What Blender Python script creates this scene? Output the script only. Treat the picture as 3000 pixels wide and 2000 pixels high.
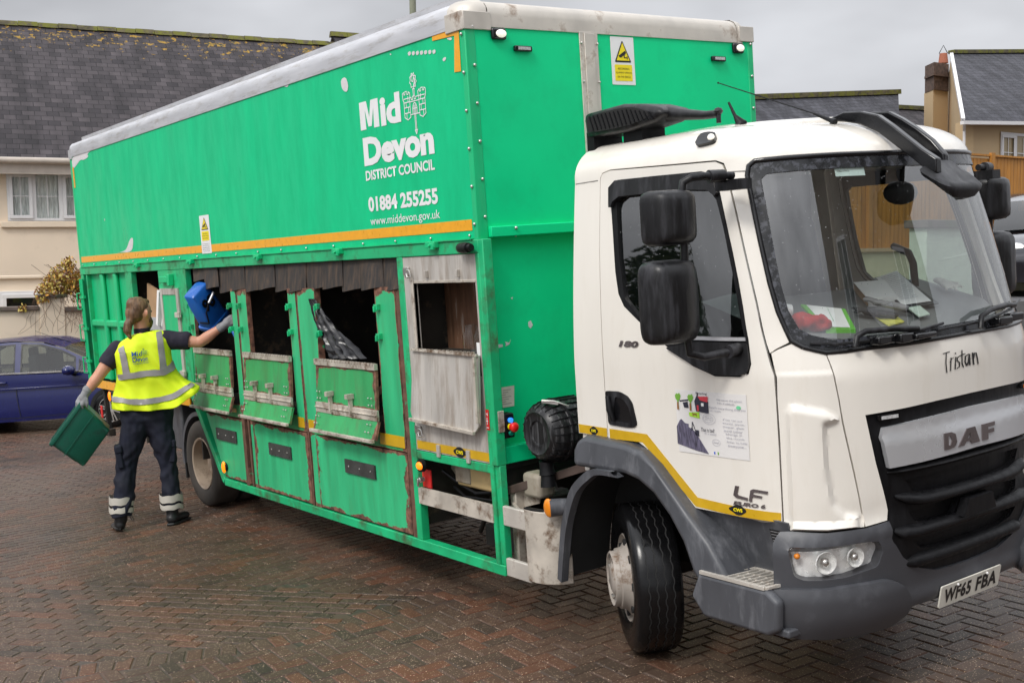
import bpy, bmesh, math, random
from mathutils import Vector, Matrix, noise
from mathutils.geometry import delaunay_2d_cdt
random.seed(7)
R = math.radians
for o in list(bpy.data.objects): bpy.data.objects.remove(o)
scene = bpy.context.scene
COL = scene.collection
# ------------------------------------------------------------ camera
cam_d = bpy.data.cameras.new('camera'); cam = bpy.data.objects.new('camera', cam_d); COL.objects.link(cam)
scene.camera = cam
cam_d.sensor_width = 36; cam_d.lens = 41.189; cam_d.clip_end = 500; cam_d.clip_start = .05
CAM = Vector((5.7313, -3.9817, 2.3111))
def pose(yaw, pitch, roll):
    y, p, r = R(yaw), R(pitch), R(roll)
    f = Vector((math.cos(p)*math.cos(y), math.cos(p)*math.sin(y), math.sin(p)))
    r0 = Vector((math.sin(y), -math.cos(y), 0)); u0 = r0.cross(f)
    rr = math.cos(r)*r0 + math.sin(r)*u0; uu = -math.sin(r)*r0 + math.cos(r)*u0
    m = Matrix.Identity(4)
    for i in range(3): m[i][0], m[i][1], m[i][2] = rr[i], uu[i], -f[i]
    return m
RT = pose(143.946, -4.9278, -3.8748)
cam.matrix_world = Matrix.Translation(CAM) @ RT
# the truck stands on a slope: the houses are plumb in a frame tipped a few degrees against the paving
TILT = Matrix.Translation(CAM) @ RT @ pose(143.946, -4.0, -.9).inverted() @ Matrix.Translation(-CAM)
# ------------------------------------------------------------ sky, sun, exposure
SUN_EL, SUN_AZ = R(48), R(-70)      # direction towards the sun: azimuth from +X
w = bpy.data.worlds.new("World"); scene.world = w; w.use_nodes = True
nt = w.node_tree; N = nt.nodes; Lk = nt.links; N.clear()
out = N.new('ShaderNodeOutputWorld'); bg = N.new('ShaderNodeBackground'); Lk.new(bg.outputs[0], out.inputs[0])
sky = N.new('ShaderNodeTexSky'); sky.sky_type = 'NISHITA'; sky.sun_disc = False
sky.sun_elevation = SUN_EL; sky.sun_rotation = math.pi/2 - SUN_AZ; sky.dust_density = 6; sky.air_density = 1.5
hsv = N.new('ShaderNodeHueSaturation'); hsv.inputs['Saturation'].default_value = .10
Lk.new(sky.outputs[0], hsv.inputs['Color'])
tc = N.new('ShaderNodeTexCoord'); mp = N.new('ShaderNodeMapping'); mp.inputs['Scale'].default_value = (1, 1, 2.6)
nz = N.new('ShaderNodeTexNoise'); nz.inputs['Scale'].default_value = 1.6; nz.inputs['Detail'].default_value = 5; nz.inputs['Roughness'].default_value = .5
Lk.new(tc.outputs['Generated'], mp.inputs[0]); Lk.new(mp.outputs[0], nz.inputs['Vector'])
cr = N.new('ShaderNodeValToRGB'); cr.color_ramp.elements[0].position = .36; cr.color_ramp.elements[0].color = (3.9, 4.0, 4.3, 1)
cr.color_ramp.elements[1].position = .62; cr.color_ramp.elements[1].color = (8.8, 9.0, 9.5, 1)
Lk.new(nz.outputs[0], cr.inputs[0])
mx = N.new('ShaderNodeMix'); mx.data_type = 'RGBA'; mx.inputs['Factor'].default_value = .86
Lk.new(hsv.outputs[0], mx.inputs['A']); Lk.new(cr.outputs[0], mx.inputs['B'])
sx = N.new('ShaderNodeSeparateXYZ'); Lk.new(tc.outputs['Generated'], sx.inputs[0])       # an overcast sky is brightest overhead
zr = N.new('ShaderNodeMapRange'); zr.interpolation_type = 'SMOOTHSTEP'; zr.inputs[1].default_value = .16; zr.inputs[2].default_value = .75; zr.inputs[3].default_value = 1.42; zr.inputs[4].default_value = 3.3
Lk.new(sx.outputs[2], zr.inputs[0]); vs_ = N.new('ShaderNodeVectorMath'); vs_.operation = 'SCALE'; Lk.new(mx.outputs['Result'], vs_.inputs[0]); Lk.new(zr.outputs[0], vs_.inputs['Scale']); Lk.new(vs_.outputs[0], bg.inputs[0])
bg.inputs[1].default_value = .056
sd = bpy.data.lights.new('sun', 'SUN'); sun = bpy.data.objects.new('sun', sd); COL.objects.link(sun)
sd.energy = 1.3; sd.angle = R(14); sd.color = (1, .96, .9)
sv = Vector((math.cos(SUN_EL)*math.cos(SUN_AZ), math.cos(SUN_EL)*math.sin(SUN_AZ), math.sin(SUN_EL)))
sun.rotation_euler = (sv).to_track_quat('Z', 'Y').to_euler(); sun.location = sv*30
scene.view_settings.view_transform = 'Standard'; scene.view_settings.look = 'None'
scene.view_settings.exposure = .33; scene.view_settings.gamma = 1
# ------------------------------------------------------------ materials
def _n(nt, t, **k):
    n = nt.nodes.new(t)
    for a, b in k.items(): setattr(n, a, b)
    return n
def mat(name, col, rough=.5, metal=0, var=.12, vscale=6, dirt=None, dscale=3, dlo=.5, dhi=.62, stretch=(1,1,1),
        bump=0, bscale=60, spec=.5, coat=0, emit=None, estr=1, speck=None, spscale=120, rvar=.12, wet=False, obj=True, damt=1.0):
    m = bpy.data.materials.new(name); m.use_nodes = True; nt = m.node_tree; L = nt.links
    b = nt.nodes['Principled BSDF']; b.inputs['Roughness'].default_value = rough; b.inputs['Metallic'].default_value = metal
    b.inputs['Specular IOR Level'].default_value = spec; b.inputs['Coat Weight'].default_value = coat; b.inputs['Coat Roughness'].default_value = .08
    tc = _n(nt, 'ShaderNodeTexCoord'); mp = _n(nt, 'ShaderNodeMapping'); mp.inputs['Scale'].default_value = stretch
    L.new(tc.outputs['Object'], mp.inputs[0])
    n1 = _n(nt, 'ShaderNodeTexNoise'); n1.inputs['Scale'].default_value = vscale; n1.inputs['Detail'].default_value = 6
    L.new(mp.outputs[0], n1.inputs['Vector'])
    mr = _n(nt, 'ShaderNodeMapRange'); mr.inputs[1].default_value = .3; mr.inputs[2].default_value = .7
    mr.inputs[3].default_value = 1-var; mr.inputs[4].default_value = 1+var; L.new(n1.outputs[0], mr.inputs[0])
    vm = _n(nt, 'ShaderNodeVectorMath', operation='SCALE'); vm.inputs[0].default_value = col; L.new(mr.outputs[0], vm.inputs['Scale'])
    cur = vm.outputs[0]
    rr = _n(nt, 'ShaderNodeMapRange'); rr.inputs[1].default_value = .3; rr.inputs[2].default_value = .7
    rr.inputs[3].default_value = max(.02, rough-rvar); rr.inputs[4].default_value = min(1, rough+rvar); L.new(n1.outputs[0], rr.inputs[0])
    curr = rr.outputs[0]
    if dirt is not None:
        n2 = _n(nt, 'ShaderNodeTexNoise'); n2.inputs['Scale'].default_value = dscale; n2.inputs['Detail'].default_value = 8; n2.inputs['Roughness'].default_value = .68
        L.new(mp.outputs[0], n2.inputs['Vector'])
        d = _n(nt, 'ShaderNodeMapRange'); d.inputs[1].default_value = dlo; d.inputs[2].default_value = dhi; d.inputs[4].default_value = damt; L.new(n2.outputs[0], d.inputs[0])
        mx = _n(nt, 'ShaderNodeMix', data_type='RGBA'); L.new(d.outputs[0], mx.inputs['Factor']); L.new(cur, mx.inputs['A']); mx.inputs['B'].default_value = (*dirt, 1)
        cur = mx.outputs['Result']
        m2 = _n(nt, 'ShaderNodeMix'); L.new(d.outputs[0], m2.inputs['Factor']); L.new(curr, m2.inputs['A']); m2.inputs['B'].default_value = min(1, rough+.3); curr = m2.outputs['Result']
    if speck is not None:
        v = _n(nt, 'ShaderNodeTexVoronoi'); v.inputs['Scale'].default_value = spscale; L.new(tc.outputs['Object'], v.inputs['Vector'])
        d = _n(nt, 'ShaderNodeMapRange'); d.inputs[1].default_value = .16; d.inputs[2].default_value = .28; d.inputs[3].default_value = 1; d.inputs[4].default_value = 0
        L.new(v.outputs['Distance'], d.inputs[0])
        s = _n(nt, 'ShaderNodeSeparateColor'); L.new(v.outputs['Color'], s.inputs[0])
        g = _n(nt, 'ShaderNodeMath', operation='GREATER_THAN'); g.inputs[1].default_value = .62; L.new(s.outputs[0], g.inputs[0])
        q = _n(nt, 'ShaderNodeMath', operation='MULTIPLY'); L.new(d.outputs[0], q.inputs[0]); L.new(g.outputs[0], q.inputs[1])
        mx = _n(nt, 'ShaderNodeMix', data_type='RGBA'); L.new(q.outputs[0], mx.inputs['Factor']); L.new(cur, mx.inputs['A']); mx.inputs['B'].default_value = (*speck, 1); cur = mx.outputs['Result']
    L.new(cur, b.inputs['Base Color']); L.new(curr, b.inputs['Roughness'])
    if bump:
        n3 = _n(nt, 'ShaderNodeTexNoise'); n3.inputs['Scale'].default_value = bscale; n3.inputs['Detail'].default_value = 4; L.new(mp.outputs[0], n3.inputs['Vector'])
        bp = _n(nt, 'ShaderNodeBump'); bp.inputs['Strength'].default_value = bump; bp.inputs['Distance'].default_value = .01
        L.new(n3.outputs[0], bp.inputs['Height']); L.new(bp.outputs[0], b.inputs['Normal'])
    if emit: b.inputs['Emission Color'].default_value = (*emit, 1); b.inputs['Emission Strength'].default_value = estr
    m['_col'] = cur.node.name
    return m
def edge_rust(name, col, rust=(.16,.075,.045), amt=.07, rough=.42, streak=.35):
    """paint that is chipped to rust along the edges of its panel, with vertical dirt streaks"""
    m = mat(name, col, rough, var=.16, vscale=3, dirt=(.10,.13,.06), dscale=4, dlo=.50, dhi=.85, stretch=(3,3,.45), damt=streak, bump=.08, bscale=40, spec=.5)
    nt = m.node_tree; L = nt.links; b = nt.nodes['Principled BSDF']
    tc = _n(nt, 'ShaderNodeTexCoord'); sp = _n(nt, 'ShaderNodeSeparateXYZ'); L.new(tc.outputs['Generated'], sp.inputs[0])
    def mth(op, a, bb=None):
        n = _n(nt, 'ShaderNodeMath', operation=op)
        for i, x in enumerate((a, bb)):
            if x is None: continue
            if isinstance(x, (int, float)): n.inputs[i].default_value = x
            else: L.new(x, n.inputs[i])
        return n.outputs[0]
    ex = mth('MINIMUM', sp.outputs[0], mth('SUBTRACT', 1, sp.outputs[0]))
    ez = mth('MINIMUM', sp.outputs[2], mth('SUBTRACT', 1, sp.outputs[2]))
    e = mth('MINIMUM', mth('MULTIPLY', ex, 1.0), mth('MULTIPLY', ez, .8))
    n2 = _n(nt, 'ShaderNodeTexNoise'); n2.inputs['Scale'].default_value = 5; n2.inputs['Detail'].default_value = 7; n2.inputs['Roughness'].default_value = .6
    L.new(tc.outputs['Object'], n2.inputs['Vector'])
    k = mth('SUBTRACT', mth('MULTIPLY', mth('SUBTRACT', n2.outputs[0], .36), amt*3.2), e)
    mr = _n(nt, 'ShaderNodeMapRange'); mr.inputs[1].default_value = 0; mr.inputs[2].default_value = .006; L.new(k, mr.inputs[0])
    old = b.inputs['Base Color'].links[0].from_socket
    n4 = _n(nt, 'ShaderNodeTexNoise'); n4.inputs['Scale'].default_value = 22; n4.inputs['Detail'].default_value = 5; L.new(tc.outputs['Object'], n4.inputs['Vector'])
    rc = _n(nt, 'ShaderNodeValToRGB'); rc.color_ramp.elements[0].position = .35; rc.color_ramp.elements[0].color = (rust[0]*.45, rust[1]*.45, rust[2]*.5, 1)
    rc.color_ramp.elements[1].position = .65; rc.color_ramp.elements[1].color = (rust[0]*1.7, rust[1]*1.7, rust[2]*1.8, 1); L.new(n4.outputs[0], rc.inputs[0])
    mx = _n(nt, 'ShaderNodeMix', data_type='RGBA'); L.new(mr.outputs[0], mx.inputs['Factor']); L.new(old, mx.inputs['A']); L.new(rc.outputs[0], mx.inputs['B'])
    L.new(mx.outputs['Result'], b.inputs['Base Color'])
    oldr = b.inputs['Roughness'].links[0].from_socket
    m2 = _n(nt, 'ShaderNodeMix'); L.new(mr.outputs[0], m2.inputs['Factor']); L.new(oldr, m2.inputs['A']); m2.inputs['B'].default_value = .85; L.new(m2.outputs['Result'], b.inputs['Roughness'])
    return m
def glass(name, tint=(.78,.86,.84), ior=1.5, drops=True, rough=.02, haze=.0):
    m = bpy.data.materials.new(name); m.use_nodes = True; nt = m.node_tree; L = nt.links; nt.nodes.clear()
    o = _n(nt, 'ShaderNodeOutputMaterial'); tr = _n(nt, 'ShaderNodeBsdfTransparent'); tr.inputs[0].default_value = (*tint, 1)
    gl = _n(nt, 'ShaderNodeBsdfGlossy'); gl.inputs['Roughness'].default_value = rough
    geo = _n(nt, 'ShaderNodeNewGeometry')        # Schlick reflectance, the same from both sides of the thin pane
    dt = _n(nt, 'ShaderNodeVectorMath', operation='DOT_PRODUCT'); L.new(geo.outputs['Normal'], dt.inputs[0]); L.new(geo.outputs['Incoming'], dt.inputs[1])
    ab = _n(nt, 'ShaderNodeMath', operation='ABSOLUTE'); L.new(dt.outputs['Value'], ab.inputs[0]); om = _n(nt, 'ShaderNodeMath', operation='SUBTRACT'); om.inputs[0].default_value = 1; L.new(ab.outputs[0], om.inputs[1])
    pw_ = _n(nt, 'ShaderNodeMath', operation='POWER'); pw_.inputs[1].default_value = 4; L.new(om.outputs[0], pw_.inputs[0]); f0 = ((ior-1)/(ior+1))**2
    fr = _n(nt, 'ShaderNodeMapRange'); fr.inputs[3].default_value = f0; fr.inputs[4].default_value = 1; L.new(pw_.outputs[0], fr.inputs[0])
    ms = _n(nt, 'ShaderNodeMixShader'); L.new(fr.outputs[0], ms.inputs[0]); L.new(tr.outputs[0], ms.inputs[1]); L.new(gl.outputs[0], ms.inputs[2])
    last = ms.outputs[0]
    if drops or haze:
        df = _n(nt, 'ShaderNodeBsdfDiffuse'); df.inputs[0].default_value = (.62,.65,.66,1)
        tc = _n(nt, 'ShaderNodeTexCoord'); v = _n(nt, 'ShaderNodeTexVoronoi'); v.inputs['Scale'].default_value = 75; L.new(tc.outputs['Object'], v.inputs['Vector'])
        d = _n(nt, 'ShaderNodeMapRange'); d.inputs[1].default_value = .12; d.inputs[2].default_value = .2; d.inputs[3].default_value = .45; d.inputs[4].default_value = 0; L.new(v.outputs['Distance'], d.inputs[0])
        s = _n(nt, 'ShaderNodeSeparateColor'); L.new(v.outputs['Color'], s.inputs[0])
        g = _n(nt, 'ShaderNodeMath', operation='GREATER_THAN'); g.inputs[1].default_value = .86; L.new(s.outputs[0], g.inputs[0])
        q = _n(nt, 'ShaderNodeMath', operation='MULTIPLY'); L.new(d.outputs[0], q.inputs[0]); L.new(g.outputs[0], q.inputs[1])
        a = _n(nt, 'ShaderNodeMath', operation='MAXIMUM'); L.new(q.outputs[0], a.inputs[0]); a.inputs[1].default_value = haze
        m3 = _n(nt, 'ShaderNodeMixShader'); L.new(a.outputs[0], m3.inputs[0]); L.new(last, m3.inputs[1]); L.new(df.outputs[0], m3.inputs[2]); last = m3.outputs[0]
    L.new(last, o.inputs[0]); return m
M = {}
GR = (.0,.50,.19)
M['green'] = mat('green_paint', GR, .42, var=.08, vscale=2.5, dirt=(.03,.40,.18), dscale=3.2, dlo=.42, dhi=.75, stretch=(5,5,.7), damt=.55, spec=.5)
M['green_front'] = mat('green_panel_paint', (.0,.66,.265), .5, var=.06, vscale=2, dirt=(.01,.34,.14), dscale=3, dlo=.5, dhi=.9, bump=.05, bscale=90, damt=.4, spec=.25)
M['green_side'] = mat('green_side_wet', (.0,.555,.235), .38, var=.06, vscale=.8, dirt=(.0,.42,.175), dscale=1.3, dlo=.42, dhi=.70, stretch=(5,5,1.3), damt=.6, bump=.05, bscale=120, spec=.22)
M['green_worn'] = edge_rust('green_worn', (.035,.47,.20), amt=.07)
M['green_frame'] = mat('green_frame', (.01,.43,.17), .42, var=.22, vscale=4, dirt=(.055,.10,.04), dscale=5, dlo=.50, dhi=.70, bump=.06, bscale=40)
M['green_flap'] = edge_rust('green_flap', (.035,.34,.11), amt=.065, streak=.85)
M['rust'] = mat('rust_steel', (.13,.065,.042), .8, var=.45, vscale=14, dirt=(.05,.28,.12), dscale=6, dlo=.60, dhi=.64, bump=.2)
M['alu'] = mat('aluminium_rail', (.62,.62,.64), .38, metal=.55, var=.10, vscale=3, dirt=(.34,.31,.27), dscale=4, dlo=.5, dhi=.8, stretch=(1,6,6))
M['alu_dirty'] = mat('dirty_aluminium', (.60,.56,.50), .5, metal=.35, var=.14, vscale=5, dirt=(.20,.12,.07), dscale=5, dlo=.55, dhi=.72, stretch=(1,1,1))
M['alu_sheet'] = mat('aluminium_sheet', (.54,.51,.47), .45, metal=.3, var=.14, vscale=2, dirt=(.25,.19,.14), dscale=3, dlo=.48, dhi=.75, stretch=(4,4,.6))
M['alu_grime'] = mat('grimy_aluminium', (.55,.50,.43), .55, metal=.3, var=.2, vscale=6, dirt=(.17,.11,.07), dscale=9, dlo=.50, dhi=.66)
M['white'] = mat('white_cab_paint', (.80,.76,.69), .16, var=.02, vscale=2, dirt=(.66,.60,.50), dscale=2.2, dlo=.52, dhi=.8, stretch=(3,3,.7), damt=.45, coat=.5, rvar=.05)
M['grey'] = mat('grey_plastic', (.068,.071,.080), .42, var=.14, vscale=3, dirt=(.20,.205,.22), dscale=4, dlo=.52, dhi=.72, stretch=(3,3,.8), damt=.6, bump=.05, bscale=150)
M['grey2'] = mat('grey_bumper', (.060,.062,.070), .36, var=.10, vscale=3, dirt=(.14,.145,.16), dscale=3, dlo=.56, dhi=.72, damt=.5, bump=.04, bscale=150)
M['black'] = mat('black_plastic', (.006,.006,.007), .45, spec=.22, var=.2, vscale=8, dirt=(.022,.022,.025), dscale=6, dlo=.5, dhi=.8, stretch=(4,4,.7), damt=.6)
M['mirror_shell'] = mat('mirror_shell_black', (.010,.010,.011), .36, spec=.35, var=.2, vscale=7, dirt=(.07,.07,.08), dscale=5, dlo=.48, dhi=.7, stretch=(3,3,.5), damt=.55, bump=.08, bscale=90)
M['gloss_black'] = mat('glossy_black', (.006,.006,.007), .2, coat=.15, var=.1)
M['matt_black'] = mat('matt_black', (.012,.012,.012), .8, var=.3)
M['dark'] = mat('dark_chassis', (.012,.011,.010), .7, var=.4, vscale=7, dirt=(.045,.035,.025), dscale=5, dlo=.5, dhi=.7)
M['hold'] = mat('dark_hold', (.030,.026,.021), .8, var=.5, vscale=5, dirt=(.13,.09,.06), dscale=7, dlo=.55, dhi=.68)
M['rubber'] = mat('rubber_curtain', (.024,.020,.018), .62, var=.3, vscale=9, dirt=(.13,.085,.055), dscale=4, dlo=.45, dhi=.75, stretch=(7,7,.6), damt=.9, bump=.1, bscale=30)
M['plate_rubber'] = mat('rubber_pad', (.045,.045,.042), .7, var=.3, vscale=10, bump=.5, bscale=25)
M['tyre'] = mat('wet_tyre', (.005,.005,.0055), .22, var=.2, vscale=5, spec=.35, rvar=.1, bump=.03)
M['tyre_dry'] = mat('dusty_tyre', (.045,.038,.032), .75, var=.25, vscale=6, dirt=(.085,.068,.052), dscale=5, dlo=.5, dhi=.7)
M['rim'] = mat('dirty_rim', (.42,.33,.25), .55, metal=.2, var=.15, vscale=4, dirt=(.16,.11,.075), dscale=5, dlo=.5, dhi=.7)
M['rim_white'] = mat('white_rim', (.36,.32,.28), .5, var=.12, vscale=6, dirt=(.16,.10,.06), dscale=7, dlo=.55, dhi=.66)
M['amber'] = mat('amber_lens', (.85,.26,.01), .2, coat=.5)
M['amber_on'] = mat('amber_lamp_lit', (.9,.25,.01), .2, emit=(1,.20,.005), estr=1.1)
M['orange_tape'] = mat('orange_reflective_tape', (.85,.38,.004), .35, var=.08, vscale=20, coat=.3)
M['yellow_tape'] = mat('yellow_reflective_tape', (.60,.36,.008), .38, var=.08, vscale=15, coat=.3)
M['white_vinyl'] = mat('white_vinyl', (.80,.80,.80), .4, var=.03)
M['peel'] = mat('peeled_white', (.66,.64,.64), .6, var=.08, vscale=30)
M['yellow_sign'] = mat('yellow_sign', (.88,.72,.01), .4, var=.03)
M['ink'] = mat('black_ink', (.012,.012,.012), .4, var=.1)
M['red'] = mat('red_paint', (.62,.02,.02), .4, var=.1)
M['chrome'] = mat('bright_steel', (.6,.58,.55), .3, metal=.9, var=.1)
M['silver'] = mat('silver_panel', (.60,.61,.63), .33, metal=.4, var=.04, vscale=2, coat=.3)
M['badge'] = mat('badge_chrome', (.20,.17,.17), .3, metal=.7)
M['tank'] = mat('stained_plastic_tank', (.58,.42,.20), .55, var=.2, vscale=4, dirt=(.3,.2,.1), dscale=4, dlo=.55, dhi=.75)
M['tank_white'] = mat('pale_plastic_tank', (.33,.29,.23), .6, var=.2, vscale=5, dirt=(.16,.11,.07), dscale=5, dlo=.5, dhi=.7)
M['drum'] = mat('ribbed_black_drum', (.012,.012,.013), .34, spec=.35, var=.2, vscale=6, dirt=(.13,.13,.135), dscale=7, dlo=.50, dhi=.62, stretch=(7,7,.4), damt=.5)
M['glass_ws'] = glass('windscreen_glass', (.95,.98,.97), 2.8, True, .012, .0)
M['glass_side'] = glass('side_window_glass', (.62,.72,.70), 2.9, True)
M['glass_car'] = glass('car_glass', (.45,.50,.48), 1.7, False)
M['glass_house'] = glass('house_glass', (.85,.88,.88), 1.45, False)
M['lens'] = glass('lamp_lens', (.95,.95,.95), 1.5, False)
M['frit'] = mat('windscreen_border', (.012,.013,.015), .22, var=.2, vscale=20, dirt=(.075,.08,.10), dscale=25, dlo=.5, dhi=.6, damt=.7)
M['mirror'] = mat('mirror_glass', (.7,.7,.7), .04, metal=1, var=0, rvar=0)
M['reflector'] = mat('lamp_reflector', (.92,.92,.90), .25, metal=.25, var=.12, vscale=22, rvar=.12)
M['lamp_white'] = mat('lamp_lit_white', (.8,.8,.78), .3, emit=(1,.90,.75), estr=.5)
M['lamp_off'] = mat('clear_led', (.5,.5,.5), .3, var=.2, vscale=60)
M['dash'] = mat('dashboard_plastic', (.16,.165,.165), .6, var=.08, vscale=4)
M['seat'] = mat('seat_fabric', (.03,.032,.035), .85, var=.2)
M['paper'] = mat('paper', (.90,.90,.88), .6, var=.03)
M['steel_dark'] = mat('rusty_beam', (.075,.05,.04), .6, var=.3, vscale=8)
# ------------------------------------------------------------ object helpers
def tag(o, label=None, cat=None, group=None, kind=None):
    if label: o['label'] = label
    if cat: o['category'] = cat
    if group: o['group'] = group
    if kind: o['kind'] = kind
    return o
def empty(name, loc=(0,0,0), label=None, cat=None, group=None, rz=0):
    o = bpy.data.objects.new(name, None); COL.objects.link(o); o.location = loc; o.rotation_euler = (0,0,rz); o.empty_display_size = .2
    return tag(o, label, cat, group)
def link(name, me, m=None, parent=None, smooth=False):
    o = bpy.data.objects.new(name, me); COL.objects.link(o)
    if m is not None:
        for x in (m if isinstance(m, (list, tuple)) else [m]): me.materials.append(M[x] if isinstance(x, str) else x)
    if parent is not None: o.parent = parent
    if smooth: me.polygons.foreach_set('use_smooth', [True]*len(me.polygons))
    return o
class MB:
    def __init__(s): s.v = []; s.f = []; s.mi = []; s.cur = 0; s.starts = []
    def add(s, vs, fs):
        n = len(s.v); s.starts.append((n, len(s.f))); s.v += [Vector(v) for v in vs]; s.f += [[n+i for i in f] for f in fs]; s.mi += [s.cur]*len(fs); return s
    def box(s, c, d, rot=None):
        h = Vector(d)/2; c = Vector(c)
        vs = [Vector((x*h.x, y*h.y, z*h.z)) for x in (-1,1) for y in (-1,1) for z in (-1,1)]
        if rot is not None: vs = [rot @ v for v in vs]
        return s.add([v+c for v in vs], [(0,1,3,2),(4,6,7,5),(0,4,5,1),(2,3,7,6),(0,2,6,4),(1,5,7,3)])
    def b2(s, a, b): a = Vector(a); b = Vector(b); return s.box((a+b)/2, [abs(b[i]-a[i]) for i in range(3)])
    def bar(s, p0, p1, w, h, up=(0,0,1)):
        p0 = Vector(p0); p1 = Vector(p1); d = p1-p0; x = d.normalized(); y = Vector(up).cross(x).normalized(); z = x.cross(y)
        rot = Matrix((x, y, z)).transposed(); return s.box((p0+p1)/2, (d.length, w, h), rot)
    def tube(s, pts, r, n=10, caps=True):
        pts = [Vector(p) for p in pts]; rs = r if isinstance(r, (list, tuple)) else [r]*len(pts)
        vs = []; prev = None
        for i, p in enumerate(pts):
            t = (pts[min(i+1, len(pts)-1)] - pts[max(i-1, 0)]).normalized()
            if prev is None: a = t.orthogonal().normalized()
            else: a = (prev - prev.dot(t)*t).normalized()
            prev = a; b = t.cross(a)
            vs += [p + rs[i]*(math.cos(2*math.pi*k/n)*a + math.sin(2*math.pi*k/n)*b) for k in range(n)]
        fs = [(i*n+k, i*n+(k+1) % n, (i+1)*n+(k+1) % n, (i+1)*n+k) for i in range(len(pts)-1) for k in range(n)]
        if caps: fs += [tuple(reversed(range(n))), tuple(range((len(pts)-1)*n, len(pts)*n))]
        return s.add(vs, fs)
    def cyl(s, p0, p1, r, r1=None, n=16): return s.tube([p0, p1], [r, r if r1 is None else r1], n)
    def prism(s, poly, f0, f1):
        """poly of 2D points, f0 and f1 map them to the two caps"""
        n = len(poly); a = [Vector(f0(*p)) for p in poly]; b = [Vector(f1(*p)) for p in poly]
        return s.add(a+b, [tuple(reversed(range(n))), tuple(range(n, 2*n))] + [(i, (i+1) % n, n+(i+1) % n, n+i) for i in range(n)])
    def lathe(s, prof, c, axis, n=48, close=False):
        ax = Vector(axis).normalized(); a = ax.orthogonal().normalized(); b = ax.cross(a); c = Vector(c); m = len(prof)
        vs = [c + ax*h + r*(math.cos(2*math.pi*k/n)*a + math.sin(2*math.pi*k/n)*b) for k in range(n) for (r, h) in prof]
        mm = m if close else m-1
        return s.add(vs, [(k*m+i, ((k+1) % n)*m+i, ((k+1) % n)*m+(i+1) % m, k*m+(i+1) % m) for k in range(n) for i in range(mm)])
    def ico(s, c, r, sc=(1,1,1), n=8):
        c = Vector(c); vs = []; rows = n//2
        for i in range(rows+1):
            th = math.pi*i/rows
            for k in range(n): vs.append(c + Vector((r*sc[0]*math.sin(th)*math.cos(2*math.pi*k/n), r*sc[1]*math.sin(th)*math.sin(2*math.pi*k/n), r*sc[2]*math.cos(th))))
        return s.add(vs, [(i*n+k, (i+1)*n+k, (i+1)*n+(k+1) % n, i*n+(k+1) % n) for i in range(rows) for k in range(n)])
    def each(s, name, m, parent=None, **k):
        """one object for every primitive added"""
        st = s.starts+[(len(s.v), len(s.f))]
        for (v0, f0), (v1, f1) in zip(st[:-1], st[1:]):
            q = MB(); q.v = s.v[v0:v1]; q.f = [[i-v0 for i in f] for f in s.f[f0:f1]]; q.mi = [0]*len(q.f); q.build(name, m, parent, **k)
    def build(s, name, m, parent=None, bevel=0, smooth=False, seg=2, sub=0):
        me = bpy.data.meshes.new(name); me.from_pydata([tuple(v) for v in s.v], [], s.f); me.update()
        bm = bmesh.new(); bm.from_mesh(me); bmesh.ops.recalc_face_normals(bm, faces=bm.faces)
        bm.to_mesh(me); bm.free()
        if isinstance(m, (list, tuple)) and len(s.mi) == len(me.polygons): me.polygons.foreach_set('material_index', s.mi)
        o = link(name, me, m, parent, smooth)
        if bevel:
            b = o.modifiers.new('bevel', 'BEVEL'); b.width = bevel; b.segments = seg; b.limit_method = 'ANGLE'; b.angle_limit = R(35); b.harden_normals = False
            me.polygons.foreach_set('use_smooth', [True]*len(me.polygons))
            me.set_sharp_from_angle(angle=R(40))
        elif smooth: me.set_sharp_from_angle(angle=R(50))
        if sub: q = o.modifiers.new('sub', 'SUBSURF'); q.levels = q.render_levels = sub
        return o
def inside(p, poly):
    x, y = p; c = False; n = len(poly); j = n-1
    for i in range(n):
        xi, yi = poly[i]; xj, yj = poly[j]
        if (yi > y) != (yj > y) and x < (xj-xi)*(y-yi)/(yj-yi)+xi: c = not c
        j = i
    return c
def dens(poly, st, su=1, sv=1):
    o = []
    for i in range(len(poly)):
        a = poly[i]; b = poly[(i+1) % len(poly)]; d = math.hypot((b[0]-a[0])*su, (b[1]-a[1])*sv); k = max(1, int(math.ceil(d/st)))
        o += [(a[0]+(b[0]-a[0])*t/k, a[1]+(b[1]-a[1])*t/k) for t in range(k)]
    return o
def rnd(poly, r, k=4, sel=None):
    """round the corners of a polygon"""
    o = []; n = len(poly)
    for i in range(n):
        p = Vector(poly[i]); a = Vector(poly[i-1]); b = Vector(poly[(i+1) % n])
        if sel is not None and i not in sel: o.append(tuple(p)); continue
        da = a-p; db = b-p; rr = min(r, da.length*.45, db.length*.45)
        if rr <= 0: o.append(tuple(p)); continue
        A = p+da.normalized()*rr; B = p+db.normalized()*rr
        for j in range(k+1):
            t = j/k; o.append(tuple((1-t)**2*A+2*t*(1-t)*p+t*t*B))
    return o
def smooth_poly(poly, it=2):
    for _ in range(it):
        o = []
        for i in range(len(poly)):
            a = poly[i]; b = poly[(i+1) % len(poly)]
            o += [(a[0]*.75+b[0]*.25, a[1]*.75+b[1]*.25), (a[0]*.25+b[0]*.75, a[1]*.25+b[1]*.75)]
        poly = o
    return poly
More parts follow.
